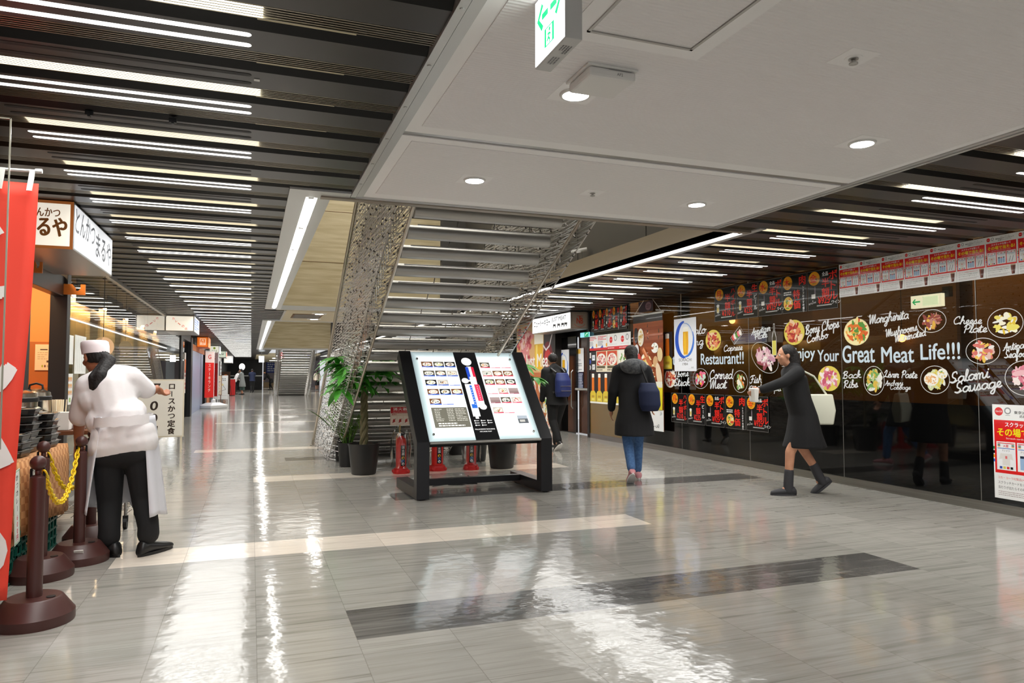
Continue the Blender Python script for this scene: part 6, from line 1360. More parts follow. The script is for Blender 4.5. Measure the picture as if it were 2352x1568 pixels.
g = thing('globe_light', 'white round headed lamp above the grey coated woman', 'lamp', (-.62, 54, 1.75)); t = MB(); t.ball((0, 0, .1), .2, .2, .24, seg=14); t.build('globe', emit('soft_globe', (255, 252, 246), 1.6), g, smooth='all'); t = MB(); t.tube([(0, 0, -1.75), (0, 0, -.1)], .05, 8); t.build('stem', M['alu_light'], g)
g = thing('hanging_sign', 'small bright white sign hanging at the end of the far tube row', 'sign', (.55, 44, 2.02)); t = MB(); t.box(-.14, -.04, 0, .14, .04, .36); t.build('lit_box', emit('lit_white', (245, 252, 255), 4), g); t = MB(); t.box(-.02, -.02, .36, .02, .02, .60); t.build('hanger', M['alu'], g)
g = thing('wall_sign', 'blue and white notice on the lilac back wall', 'notice', (2.0, 79.85, 1.5)); a = Art((-.5, 0, 0), (1, 0, 0), (0, 0, 1), .004); a.board(1.0, 1.3, (40, 60, 150), .02); a.tiny(.1, .1, .9, 1.2, 5, (226, 230, 240), 2); a.build('sheet', M['print'], g)

# ================================================================ lunch stall in front of the shop
mat('crate_green', (16, 92, 78), .4); mat('box_black', (26, 25, 25), .25); mat('lid_clear', (226, 226, 220), .15, trans=.0); mat('table_wood', (110, 66, 40), .45); mat('pot_steel', (186, 178, 164), .22, metal=1.0); mat('bag_white', (240, 240, 240), .6)
glassmat('lid_film', (.86, .86, .84), 2.2, .08)
def weave_cloth():
    m = bpy.data.materials.new('woven_check'); m.use_nodes = True; nt = m.node_tree; N = nt.nodes; L = nt.links; p = N['Principled BSDF']
    tc = N.new('ShaderNodeTexCoord'); ck = N.new('ShaderNodeTexChecker'); ck.inputs['Scale'].default_value = 22; ck.inputs['Color1'].default_value = srgb(176, 118, 70); ck.inputs['Color2'].default_value = srgb(206, 152, 100)
    mp = N.new('ShaderNodeMapping'); mp.inputs['Rotation'].default_value = (0.02, 0.03, 0); mp.inputs['Location'].default_value = (.013, .017, .011)
    nz = N.new('ShaderNodeTexNoise'); nz.inputs['Scale'].default_value = 18; hs = N.new('ShaderNodeHueSaturation')
    L.new(tc.outputs['Object'], mp.inputs[0]); L.new(mp.outputs[0], ck.inputs['Vector']); L.new(tc.outputs['Object'], nz.inputs['Vector']); L.new(ck.outputs['Color'], hs.inputs['Color'])
    r = N.new('ShaderNodeMapRange'); r.inputs[3].default_value = .72; r.inputs[4].default_value = 1.25; L.new(nz.outputs[0], r.inputs[0]); L.new(r.outputs[0], hs.inputs['Value']); L.new(hs.outputs[0], p.inputs['Base Color']); p.inputs['Roughness'].default_value = .85
    return m
TX0, TX1, TY0, TY1, TZ = -1.91, -1.40, 4.2, 6.72, .735
g = thing('stall_table', 'long stall table holding the lunch boxes', 'table', (-1.71, 5.5, 0)); org = (-1.71, 5.5, 0)
t = MB(); t.box(TX0, TY0, TZ - .03, TX1 + .0, TY1, TZ); t.build('tabletop', M['table_wood'], g, org=org)
for x in (TX0 + .05, TX1 - .06):
    for y in (TY0 + .1, TY1 - .1): t = MB(); t.box(x - .02, y - .02, 0, x + .02, y + .02, TZ - .03); t.build('leg', M['black_metal'], g, org=org)
# cloth: top plus a rippled front fall
cl = MB(); n = 60; rows = []
def fall(y, f):
    rip = .018 * math.sin(y * 9 + 1) + .01 * math.sin(y * 23); drop = .50 + .03 * math.sin(y * 3)
    return (TX1 + .012 + rip * f + .03 * f, y, TZ + .006 - drop * f)
for i in range(n + 1):
    y = TY0 - .03 + (TY1 - TY0 + .06) * i / n
    rows.append([(TX0, y, TZ + .006), (TX1 - .2, y, TZ + .006), (TX1, y, TZ + .006)] + [fall(y, k / 5) for k in range(1, 6)])
cl.grid(rows)
e = rows[-1]
o = cl.build('tablecloth', weave_cloth(), org=(-1.71, 5.5, TZ), smooth='all'); o.location = (-1.71, 5.5, TZ); s_ = o.modifiers.new('thick', 'SOLIDIFY'); s_.thickness = .003
tag(o, 'brown woven check cloth draped over the lunch stall table', 'tablecloth')
def strip(label, y, z0, w, h, words, price, group=None, tilt=0.0):
    g = thing('price_strip', label, 'price label', (TX1 + .062, y, z0), 0, group); g.rotation_euler = (tilt, 0, 0)
    a = Art((0, -w / 2, 0), (0, 1, 0), (0, 0, 1), .0006); a.board(w, h, (240, 240, 234), .0015)
    for q in ((.006, .006, w - .006, .010), (.006, h - .010, w - .006, h - .006), (.006, .006, .010, h - .006), (w - .010, .006, w - .006, h - .006)): a.rect(*q, (90, 180, 100))
    a.vtext(words, w / 2, h - .025, min(.075, .215 / len(words)), (26, 26, 28), .03, 1.12); a.vtext(price, w / 2, .185, .042, (226, 50, 80), .03, 1.0); a.build('sheet', M['print'], g)
strip('price strip for curry cutlet at the left end of the stall cloth', at_x(14, 1180, TX1).y, .26, .11, .46, 'かつカレー', '600円', tilt=.12)
strip('price strip reading cutlet bowl six hundred yen on the stall cloth', at_x(45, 1180, TX1).y + .02, .27, .12, .45, 'かつ丼', '600円')
strip('price strip behind the nearest stanchion on the stall cloth', at_x(79, 1150, TX1).y + .03, .28, .11, .43, 'ヒレかつ弁当', '600円')
strip('price strip for pork loin cutlet at the far end of the stall cloth', at_x(158, 1110, TX1).y, .27, .12, .42, 'ロースかつ', '600円')
def crate(label, x, y, z, group='green crates under the stall'):
    g = thing('crate', label, 'crate', (x, y, z), 0, group); t = MB(); w, d, h = .26, .24, .30
    for s in (-1, 1):
        for k in range(6): t.box(s * w - .006, -d + k * .088, .0, s * w + .006, -d + k * .088 + .016, h); 
        for k in range(5): t.box(s * w - .006, -d, k * .068, s * w + .006, d, k * .068 + .014)
        for k in range(6): t.box(-w + k * .1, s * d - .006, 0, -w + k * .1 + .016, s * d + .006, h)
        for k in range(5): t.box(-w, s * d - .006, k * .068, w, s * d + .006, k * .068 + .014)
    t.box(-w, -d, 0, w, d, .012); t.build('basket', M['crate_green'], g)
    t = MB(); t.box(-w - .012, -d - .012, h - .03, w + .012, -d + .008, h); t.box(-w - .012, d - .008, h - .03, w + .012, d + .012, h); t.box(-w - .012, -d, h - .03, -w + .008, d, h); t.box(w - .008, -d, h - .03, w + .012, d, h); t.build('rim', M['crate_green'], g)
for i in range(4): crate('%s green plastic crate under the lunch stall from the viewer' % ORD[i], -1.645, 4.56 + i * .53, 0)
# lunch boxes
lb = thing('lunch_box', 'x', 'lunch box', (0, 0, 0), 0, 'black lunch boxes stacked on the stall')
def rr(w, d, z, c=.03): return [(-w + c, -d, z), (w - c, -d, z), (w, -d + c, z), (w, d - c, z), (w - c, d, z), (-w + c, d, z), (-w, d - c, z), (-w, -d + c, z)]
t = MB(); t.rings([rr(.118, .098, 0), rr(.127, .107, .032), rr(.134, .114, .033), rr(.134, .114, .036)]); t.build('tray', M['box_black'], lb)
t = MB(); t.rings([rr(.131, .111, .036), rr(.129, .109, .040), rr(.117, .097, .047)]); t.build('lid', M['lid_film'], lb)
t = MB(); t.rings([rr(.136, .116, .0362), rr(.136, .116, .0395)], cap=False); t.rings([rr(.124, .104, .0395), rr(.136, .116, .0395)], cap=False); t.build('lid_rim', mat('rim_grey', (120, 120, 118), .2), lb)
t = MB(); t.box(-.06, -.04, .0472, .06, .03, .0478); t.build('label', M['paper_white'], lb)
t = MB(); t.box(-.10, -.08, .0362, .10, .08, .0375); t.build('food', mat('fried_food', (196, 150, 96), .7, noise=((30, 30, 30), (236, 222, 200))), lb)
lb.scale = (1.18, 1.18, 1.12)
first = True
for nm, x, y, n in (('tallest', -1.60, 6.03, 6), ('far right', -1.565, 6.42, 5), ('nearest low', -1.57, 5.38, 2), ('middle', -1.57, 5.70, 3), ('near end', -1.57, 5.05, 2)):
    for k in range(n):
        loc = (x + .004 * math.sin(k * 3 + y), y + .004 * math.cos(k * 5), TZ + .012 + k * .053); rz = .06 * math.sin(k * 7 + x * 9)
        lab = '%s lunch box in the %s stack on the stall' % ('bottom' if k == 0 else 'top' if k == n - 1 else ORD[k].replace('nearest', 'first') + ' lowest', nm)
        if first: lb.location = loc; lb.rotation_euler = (0, 0, rz); lb['label'] = lab; first = False
        else: dup(lb, loc, rz, lab)
def cooker(label, x, y, r, h, z):
    g = thing('rice_cooker', label, 'pot', (x, y, z)); t = MB(); t.lathe([(r * .96, 0), (r, .02), (r, h), (r * 1.03, h + .005)], (0, 0, 0), 32); t.build('body', M['pot_steel'], g, smooth=True)
    t = MB(); t.lathe([(r * 1.05, h), (r * 1.05, h + .03), (r * 1.0, h + .035)], (0, 0, 0), 32); t.build('rim', M['black_plastic'], g, smooth=True)
    t = MB(); t.lathe([(r, h + .03), (r * .95, h + .065), (r * .5, h + .09), (.001, h + .095)], (0, 0, 0), 32); t.build('lid', M['pot_steel'], g, smooth=True)
    t = MB(); t.tube([(-.05, 0, h + .085), (-.045, 0, h + .125), (0, 0, h + .14), (.045, 0, h + .125), (.05, 0, h + .085)], .009, 8); t.build('handle', M['black_plastic'], g, smooth=True)
    t = MB(); t.box(-.075, -r - .03, h - .08, .075, -r + .02, h + .0); t.build('latch', M['black_plastic'], g, bevel=.01)
cooker('large steel rice warmer nearest the red flag on the stall', -1.735, 6.53, .165, .345, TZ + .008)
cooker('steel rice warmer with black latch beside the chopsticks', -1.69, 6.98, .11, .25, .837)
g = thing('ladle_holder', 'small black box with an orange tag before the rice warmer', 'box', (-1.69, 6.33, TZ + .008)); t = MB(); t.box(-.05, -.03, 0, .05, .03, .29); t.build('body', M['black_plastic'], g, bevel=.005); a = Art((-.01, -.0305, .23), (1, 0, 0), (0, 0, 1)); a.rect(0, 0, .045, .045, (240, 180, 40)); a.text('10', .022, .014, .02, (60, 40, 10), align='c'); a.build('tag', M['print'], g)
# service cart behind the cook
g = thing('service_cart', 'small wheeled cart with brown top behind the cook', 'cart', (-1.28, 7.14, 0)); t = MB(); t.box(-.50, -.32, .80, .33, .32, .835); t.build('top', M['table_wood'], g, bevel=.004)
t = MB()
for i in range(9): t.tube([(-.5, -.31 + i * .078, .16), (.32, -.31 + i * .078, .16)], .004, 5)
for i in range(11): t.tube([(-.5 + i * .082, -.31, .16), (-.5 + i * .082, .31, .16)], .003, 5)
for i in range(9): t.tube([(-.5 + i * .1, -.31, .12), (-.45 + i * .1, -.31, .16)], .003, 5)
t.build('wire_shelf', M['alu'], g)
for x in (-.48, .30):
    for y in (-.3, .3):
        t = MB(); t.tube([(x, y, .10), (x, y, .80)], .013, 8); o = t.build('leg', M['alu'], g, smooth=True); t = MB(); t.tube([(x - .015, y, .045), (x + .015, y, .045)], .045, 16); t.box(x - .02, y - .015, .06, x + .02, y + .015, .11); t.build('caster', M['black_plastic'], o)
g = thing('chopstick_cup', 'white cup of wrapped chopsticks on the cart', 'chopsticks', (-1.535, 7.06, .837)); t = MB(); t.lathe([(.06, 0), (.065, .10), (.06, .10)], (0, 0, 0), 20); t.build('cup', M['white_plastic'], g, smooth=True)
rnd = random.Random(3); t = MB()
for i in range(26): a_ = rnd.uniform(0, 6.28); q = rnd.uniform(0, .05); t.tube([(q * math.cos(a_), q * math.sin(a_), .05), (q * 1.25 * math.cos(a_), q * 1.25 * math.sin(a_), .25)], .005, 5)
t.build('chopsticks', mat('chop_wood', (240, 226, 196), .6), g)
g = thing('paper_box', 'white paper box on the cart beside the chopsticks', 'box', (-1.49, 6.92, .837)); t = MB(); t.box(-.07, -.05, 0, .07, .05, .15); t.build('carton', M['paper_white'], g, bevel=.004)
def bag(label, x, y, z, s, seed):
    rnd = random.Random(seed); g = thing('plastic_bag', label, 'bag', (x, y, z)); t = MB(); rg = []
    for i, (zz, r) in enumerate(((0, .6), (.1, 1), (.5, 1.05), (.8, .8), (1, .3))): rg.append([(s * r * (1 + .18 * math.sin(j * 2.1 + i * 1.7 + seed)) * math.cos(j / 14 * 6.283), s * .7 * r * (1 + .2 * math.cos(j * 1.3 + i)) * math.sin(j / 14 * 6.283), zz * s * 1.2 + rnd.uniform(-.01, .01)) for j in range(14)])
    t.rings(rg); t.build('sack', M['bag_white'], g, smooth='all')
bag('crumpled white plastic bag at the left of the cart top', -1.36, 7.05, .837, .10, 1); bag('crumpled white plastic bag at the right of the cart top', -1.15, 7.12, .837, .12, 2)

# ---- stanchions and chains
mat('stanchion_brown', (74, 42, 38), .38); mat('chain_yellow', (246, 208, 24), .4)
def stanchion(label, x, y, rz=0.0, first=[None]):
    if first[0]: return dup(first[0], (x, y, 0), rz, label)
    g = thing('stanchion', label, 'stanchion', (x, y, 0), rz, 'brown stanchions along the lunch stall'); first[0] = g
    t = MB(); t.lathe([(.188, 0), (.19, .012), (.19, .052), (.182, .062), (.135, .128), (.125, .135), (.05, .135)], (0, 0, 0), 40); t.build('base', M['stanchion_brown'], g, smooth=30)
    t = MB(); t.tube([(0, 0, .13), (0, 0, .75)], .037, 20); t.lathe([(.037, .75), (.036, .757), (.022, .768)], (0, 0, 0), 20); t.build('post', M['stanchion_brown'], g, smooth=40)
    t = MB(); t.lathe([(.014, .76), (.014, .80)], (0, 0, 0), 12); t.ball((0, 0, .832), .039, seg=22); t.build('ball_top', M['stanchion_brown'], g, smooth='all')
    t = MB()
    for s in (-1, 1): t.tube([(s * .033, 0, .75), (s * .033, 0, .80), (s * .028, 0, .805), (s * .026, 0, .76)], .004, 5)
    t.build('hook', M['black_plastic'], g)
    t = MB(); t.lathe([(.022, .134), (.022, .139), (.012, .139)], (.085, -.04, 0), 14); t.build('plug', M['black_plastic'], g)
    return g
POS = [(-1.055, 4.44), (-1.255, 5.40), (-1.11, 5.76), (-1.16, 6.42)]
for (x, y), l in zip(POS, ('nearest brown ball topped stanchion beside the red flag', 'second brown stanchion close against the lunch stall', 'third brown stanchion with a white sticker on its base', 'last brown stanchion behind the cook')): stanchion(l, x, y)
g = [o for o in bpy.data.objects if o.get('label') == 'third brown stanchion with a white sticker on its base'][0]
t = MB(); t.obox((.03, -.158, .097), (.028, 0, 0), (0, -.009, .0135), (0, -.0022, -.0015)); t.build('sticker', M['paper_white'], g)
def chain(label, A, B_, sag, n):
    A, B_ = Vector(A), Vector(B_); t = MB(); pts = []
    for i in range(n + 1): f = i / n; pts.append(A.lerp(B_, f) - Vector((0, 0, sag * 4 * f * (1 - f))))
    for i in range(n):
        c = (pts[i] + pts[i + 1]) / 2; d = (pts[i + 1] - pts[i]); L = d.length * .78; d.normalize(); s = d.cross(Vector((0, 0, 1))).normalized(); u = s.cross(d)
        w = s * .6 + u * .8 if i % 2 else s * .8 - u * .6
        t.tube([c + d * (L * math.cos(k * math.pi / 5)) + w * (.013 * math.sin(k * math.pi / 5)) for k in range(10)], .0052, 6, closed=True)
    m = (A + B_) / 2; o = t.build('chain', M['chain_yellow'], org=m, smooth='all'); o.location = m
    tag(o, label, 'chain')
chain('yellow plastic chain from the nearest stanchion to the third', (POS[0][0] + .03, POS[0][1], .785), (POS[2][0] - .02, POS[2][1], .785), .26, 34)
chain('yellow plastic chain from the second stanchion to the last', (POS[1][0] + .03, POS[1][1], .785), (POS[3][0], POS[3][1], .785), .30, 30)

# ---- red flag and clear screen at the left edge
g = thing('flag_banner', 'big red hanging flag with white brush lettering at the left edge', 'banner', (-1.66, 3.9, 0))
FX1 = at_y(87, 431, 3.9).x + 1.66; FX2 = at_y(16, 1365, 3.9).x + 1.66
nx, nz = 14, 30; t = MB(); z0, z1 = .27, 2.205
def fp(i, j):
    f = j / nz; x = (FX2 + (FX1 - FX2) * f) * i / nx; z = z0 + (z1 - z0) * f + (.03 * (1 - i / nx) if f < .05 else 0)
    return (x, .02 * math.sin(x * 9 + f * 2) + .012 * math.sin(f * 8 + x * 3), z)
t.grid([[fp(i, j) for i in range(nx + 1)] for j in range(nz + 1)])
o = t.build('cloth', mat('flag_red', (236, 66, 46), .7), g, smooth='all'); s_ = o.modifiers.new('thick', 'SOLIDIFY'); s_.thickness = .002
a = Art((0, -.004, 0), (1, 0, 0), (0, 0, 1), .0004); a.bend = lambda x, y: -(.02 * math.sin(x * 9 + (y - z0) / (z1 - z0) * 2) + .012 * math.sin((y - z0) / (z1 - z0) * 8 + x * 3)) + .004
a.vtext('とんかつ', FX1 - .29, 2.10, .50, (244, 232, 228), .04, .92); a.build('lettering', M['print'], g)
t = MB(); t.tube([(0, 0, 0), (0, 0, 2.27)], .016, 10); t.tube([(0, 0, 2.245), (FX1 + .005, 0, 2.262)], .007, 8); t.tube([(FX1 - .012, 0, 2.262), (FX1 + .016, 0, 2.263)], .011, 10); t.lathe([(.2, 0), (.2, .06), (.05, .1)], (0, 0, 0), 20); t.build('pole', M['white_plastic'], g, smooth=True)
for x in (FX1 - .02, FX1 - .14, FX1 - .26, FX1 - .38):
    t = MB(); t.obox((x - .008, -.004, 2.215), (.011, 0, 0), (0, .004, 0), (0.006, 0, .05)); t.build('loop', M['paper_white'], g)
g = thing('acrylic_screen', 'clear acrylic screen edge at the far left in front of the red flag', 'screen', (-1.3, 3.4, 0)); xr = at_y(26, 272, 3.4).x + 1.3; zt = at_y(26, 272, 3.4).z
t = MB(); t.box(-.4, -.003, 1.0, xr, .003, zt); t.build('sheet', M['clear_glass'], g)
t = MB(); t.box(xr - .004, -.0035, 1.0, xr + .001, .0035, zt); t.box(-.4, -.0035, zt - .004, xr, .0035, zt + .001); t.build('edge', mat('acrylic_edge', (150, 146, 130), .2), g)
t = MB(); t.tube([(-.3, .02, 0), (-.3, .02, 1.5)], .015, 8); t.box(-.45, -.15, 0, -.15, .2, .02); t.build('support', M['alu'], g)
# ================================================================ people
mat('skin', (206, 150, 118), .55, noise=((14, 14, 14), (190, 134, 104))); mat('skin_tan', (168, 108, 76), .55, noise=((14, 14, 14), (150, 92, 64)))
mat('cloth_white', (232, 228, 228), .8, bump=(9, .12)); mat('cloth_apron', (214, 214, 220), .8, bump=(7, .12)); mat('cloth_black', (17, 17, 19), .85, bump=(9, .12)); mat('cloth_coat', (18, 18, 21), .9, bump=(8, .12)); mat('fur_grey', (104, 106, 108), .95, bump=(60, .5), noise=((30, 30, 30), (60, 62, 66)))
mat('denim', (64, 98, 146), .85, noise=((40, 40, 40), (84, 122, 170))); mat('hair_black', (14, 12, 12), .7, noise=((60, 60, 4), (34, 28, 26)), bump=(45, .5)); mat('hair_brown', (58, 40, 30), .5); mat('shoe_black', (18, 18, 19), .4); mat('sole_white', (226, 224, 222), .6); mat('shoe_pink', (206, 140, 146), .6); mat('bag_blue', (26, 42, 104), .6); mat('boot_grey', (50, 50, 54), .7); mat('tote_white', (226, 226, 206), .7); mat('cloth_navy', (24, 34, 66), .8); mat('cloth_grey', (132, 136, 134), .85); mat('cloth_green', (62, 84, 74), .8, noise=((9, 9, 9), (30, 44, 44))); mat('cloth_beige', (190, 172, 128), .8); mat('cloth_cream', (226, 216, 200), .8); mat('cap_white', (238, 226, 228), .75)
def V(*a): return Vector(a)
def hand(mb, wrist, d, side, curl=0.5, s=1.0, k=9):
    """palm, four unequal bent fingers and a thumb leaving the side of the palm; d = hand direction, side = thumb direction"""
    d = Vector(d).normalized(); side = Vector(side); side = (side - d * side.dot(d)).normalized(); n = d.cross(side).normalized()
    w = Vector(wrist); p1 = w + d * .05 * s
    mb.capsule(w, p1, .024 * s, .029 * s, k)
    for q in (-.026, -.009, .009, .026): mb.capsule(w + d * .02 * s + side * q * .7 * s, w + d * .085 * s + side * q * s, .013 * s, .0115 * s, k)
    for q, L in ((.028, .068), (.0095, .078), (-.0095, .072), (-.028, .056)):
        a = w + d * .088 * s + side * q * s; ang = curl * .6; dd = d * math.cos(ang) + n * math.sin(ang); b_ = a + dd * L * .45 * s; ang2 = curl * 1.4; d2 = d * math.cos(ang2) + n * math.sin(ang2); c = b_ + d2 * L * .33 * s; ang3 = curl * 2.0; d3 = d * math.cos(ang3) + n * math.sin(ang3)
        mb.capsule(a, b_, .0098 * s, .0088 * s, 8); mb.capsule(b_, c, .0088 * s, .008 * s, 8); mb.capsule(c, c + d3 * L * .24 * s, .008 * s, .0066 * s, 8)
    t0 = w + d * .025 * s + side * .026 * s; t1 = t0 + (d * .55 + side * .75 + n * .3).normalized() * .042 * s; t2 = t1 + (d * .9 + side * .25 + n * .35).normalized() * .034 * s
    mb.capsule(t0, t1, .0135 * s, .0105 * s, 8); mb.capsule(t1, t2, .0105 * s, .008 * s, 8)
def head(mb, c, fwd, up=(0, 0, 1), s=1.0):
    """skull, jaw, nose, lips, brows and ears as one skin; c = centre of the head"""
    f = Vector(fwd).normalized(); u = Vector(up); u = (u - f * u.dot(f)).normalized(); r = f.cross(u); M3 = Matrix((r, f, u)).transposed(); c = Vector(c)
    def P(x, y, z): return tuple(c + M3 @ Vector((x, y, z)) * s)
    mb.ball(P(0, -.012, .028), .074 * s, .094 * s, .088 * s, 20, M3); mb.ball(P(0, .022, -.03), .058 * s, .066 * s, .078 * s, 18, M3); mb.ball(P(0, .048, -.082), .03 * s, .026 * s, .024 * s, 12, M3)
    mb.capsule(P(0, .088, .012), P(0, .106, -.022), .009 * s, .014 * s, 8); mb.ball(P(0, .084, -.058), .022 * s, .012 * s, .007 * s, 10, M3)
    for q in (-1, 1):
        mb.ball(P(q * .030, .076, .026), .018 * s, .010 * s, .007 * s, 10, M3); mb.ball(P(q * .040, .058, -.022), .024 * s, .022 * s, .024 * s, 10, M3); mb.ball(P(q * .077, -.006, -.006), .010 * s, .018 * s, .030 * s, 10, M3)
    return P, M3, f, u, r
def eyes(parent, P, s=1.0, name='eye'):
    for q in (-1, 1):
        t = MB(); t.ball(P(q * .030, .0765, .008), .0095 * s, seg=10); t.build(name, MATS['sole_white'], parent, smooth='all')
        t = MB(); t.ball(P(q * .030, .0828, .008), .0052 * s, seg=8); t.build('pupil', MATS['hair_black'], parent, smooth='all')
def shoe(parent, heel, d, L, material, sole=None, h=.085, name='shoe', pitch=0.0, up=None):
    d = Vector(d).normalized(); u = Vector((0, 0, 1)) if up is None else Vector(up).normalized(); s = d.cross(u).normalized(); h0 = Vector(heel); sec = []
    for f, w, t in ((-.10, .026, .055), (-.02, .040, h), (.15, .040, h), (.35, .040, h * .82), (.6, .049, .062), (.82, .046, .05), (.97, .028, .036), (1.0, .012, .022)):
        q = h0 + d * L * f; sec.append([tuple(q + s * (w * math.cos(2 * math.pi * j / 14)) + u * (t / 2 + .008 + t / 2 * math.sin(2 * math.pi * j / 14))) for j in range(14)])
    t = MB(); t.rings(sec); o = t.build(name, material, parent, smooth=60)
    t = MB(); b0, b1 = [], []
    for i in range(20):
        a = 2 * math.pi * i / 20; q = h0 + d * (L * (.45 + .57 * math.cos(a))) + s * ((.045 + .008 * math.cos(a)) * math.sin(a)); b0.append(tuple(q)); b1.append(tuple(q + u * .022))
    t.rings([b0, b1]); t.build('sole', sole or material, o)
    return o

# ---------------- the cook, seen from behind, leaning over the stall
def cook():
    O = V(-.86, 5.85, 0); g = thing('person', 'cook in white top, cap and apron leaning over the lunch stall', 'person', tuple(O))
    def W(px, py, dy=0.0): return at_y(px, py, 5.85 + dy) - O
    hipL, hipR = W(250, 1035, .02), W(318, 1030, .0); pel = (hipL + hipR) / 2
    shL, shR = W(203, 885, .12), W(300, 868, .16); neck = W(238, 842, .18); hd = W(219, 822, .24)
    knL, knR = W(252, 1150, .06), W(330, 1145, .02); anL, anR = W(250, 1262, .0), W(340, 1252, -.04)
    elL, waL = W(182, 965, .20), W(180, 1020, .28); elR, waR = W(342, 900, .26), W(360, 893, .40)
    anL.z, anR.z = .09, .10
    # skin: head, neck, arms, hands, ankles as one body
    b = MB(); f = V(-.62, .72, -.25).normalized(); up = V(-.22, .28, .95)
    P, M3, ff, uu, r = head(b, hd, f, up)
    b.limb([hd - uu * .06, neck, (shL + shR) / 2 - V(0, 0, .03)], [.056, .055, .075]); chest = (shL + shR) / 2 - V(0, 0, .12)
    b.limb([shL, (shL + shR) / 2, shR], [.06, .09, .06]); b.capsule((shL + shR) / 2 - V(0, 0, .05), pel + V(0, 0, .06), .11, .11)
    b.limb([shL, elL, waL], [.052, .042, .028]); b.limb([shR, elR, waR], [.052, .042, .028])
    b.limb([pel, hipL, knL, anL], [.12, .095, .06, .04]); b.limb([pel, hipR, knR, anR], [.12, .095, .06, .04])
    hand(b, waL, V(.02, .35, -1), V(1, .1, 0), .55, 1.0); hand(b, waR, V(.35, .8, -.35), V(-.5, .3, .4), .6, 1.0)
    b.build_remeshed('body', M['skin_tan'], g, .0065, 3); eyes(g, P)
    # trousers
    t = MB(); t.limb([pel + V(0, -.0, .10), pel + V(0, 0, .0)], [.13, .13]); t.capsule(hipL + V(0, -.02, -.02), hipR + V(0, -.02, -.02), .112, .112)
    t.limb([hipL, knL, anL + V(0, 0, .10), anL + V(0, .0, .045)], [.112, .083, .072, .076]); t.limb([hipR, knR, anR + V(0, 0, .10), anR + V(0, 0, .045)], [.112, .083, .072, .076]); t.build_remeshed('trousers', M['cloth_black'], g, .011, 5)
    # short sleeved top
    t = MB(); mid = (shL + shR) / 2
    t.limb([shL + V(.015, 0, 0), mid + V(0, .0, .03), shR + V(-.01, 0, 0)], [.092, .105, .095]); t.limb([mid + V(0, 0, -.04), mid.lerp(pel, .5), pel + V(0, .02, .10)], [.165, .155, .15])
    t.capsule(shL + V(.05, 0, -.10), shR + V(-.05, 0, -.10), .12, .12); t.capsule(shL.lerp(hipL, .55) + V(.02, 0, 0), shR.lerp(hipR, .5) + V(-.035, 0, 0), .115, .12)
    t.limb([shL, shL.lerp(elL, .88)], [.088, .078]); t.limb([shR, shR.lerp(elR, .82)], [.088, .074]); t.limb([neck + V(.0, 0, -.01), mid], [.062, .09])
    c0 = pel + V(.0, .0, .16); cs = []
    t.capsule(pel + V(0, .0, .22), pel + V(0, 0, .06), .14, .15); t.capsule(hipL + V(.0, -.02, .10), hipR + V(-.0, -.02, .12), .120, .118); t.capsule(hipL + V(-.01, -.02, .03), hipR + V(.01, -.02, .055), .126, .126)
    t.build_remeshed('shirt', M['cloth_white'], g, .010, 12)
    # apron band at the waist, bow-less, and the long front skirt of the apron
    wz = pel + V(-.005, .0, .215); t = MB(); ring = []
    def band(c, rx, ry, tilt): return [tuple(c + V(rx * math.cos(2 * math.pi * j / 40), ry * math.sin(2 * math.pi * j / 40), tilt * math.cos(2 * math.pi * j / 40) + .004 * math.sin(j * 2.1))) for j in range(40)]
    t.rings([band(wz - V(0, 0, .035), .196, .178, .012), band(wz, .193, .175, .012), band(wz + V(0, 0, .035), .19, .172, .012)], cap=False); o = t.build('apron_band', M['cloth_white'], g, smooth='all')
    t = MB(); zt, rows = wz.z + .03, []
    for i in range(23):
        f_ = i / 22; z = zt - f_ * (zt - .30); row = []
        for j in range(41):
            a = R(-46 + 272 * j / 40); sp = .19 + .085 * f_; fold = .012 * f_ * math.sin(j * 1.3) + .008 * f_ * math.sin(j * 2.9)
            row.append((pel.x + .005 + (sp + fold) * math.cos(a), pel.y + .02 + (sp * .86 + fold) * math.sin(a), z - .05 * f_ * (1 if j < 20 else -1) * .4 + .012 * math.sin(j * .7) * f_))
        rows.append(row)
    n = len(t.v)
    for r_ in rows: t.v += r_
    for i in range(22):
        for j in range(40): t.face((n + i * 41 + j, n + i * 41 + j + 1, n + (i + 1) * 41 + j + 1, n + (i + 1) * 41 + j))
    o = t.build('apron', M['cloth_apron'], g, smooth='all'); s_ = o.modifiers.new('thick', 'SOLIDIFY'); s_.thickness = .004
    # cap, hair, ponytail, mask, shoes
    t = MB(); rg = []
    for z, k_ in ((.028, 1.05), (.03, 1.10), (.085, 1.14), (.118, 1.10), (.128, .98), (.132, .5)):
        rg.append([P(.078 * k_ * math.cos(2 * math.pi * j / 28), -.012 + .096 * k_ * math.sin(2 * math.pi * j / 28), z + .018 * math.sin(2 * math.pi * j / 28)) for j in range(28)])
    t.rings(rg); t.build('cap', M['cap_white'], g, smooth=50)
    t = MB(); t.ball(P(0, -.030, .014), .080, .090, .078, 18, M3); t.ball(P(0, -.075, -.025), .058, .04, .05, 14, M3); 
    pt = [Vector(P(0, -.10, -.02)), Vector(P(0.02, -.135, -.05)), W(231, 862, .02), W(222, 886, .01), W(214, 903, .02)]
    t.limb(pt, [.036, .040, .042, .030, .010]); [t.limb([pt[1] + V(.02 * q, 0, 0), W(226 + 11 * q, 866, .05 - .02 * abs(q)), W(221 + 8 * q, 888 + 4 * abs(q), .03), W(217 + 5 * q, 905 - 6 * abs(q), .03)], [.026, .030, .020, .006]) for q in (-1.2, -.5, .4, 1.1)]; t.build_remeshed('hair', M['hair_black'], g, .009, 3)
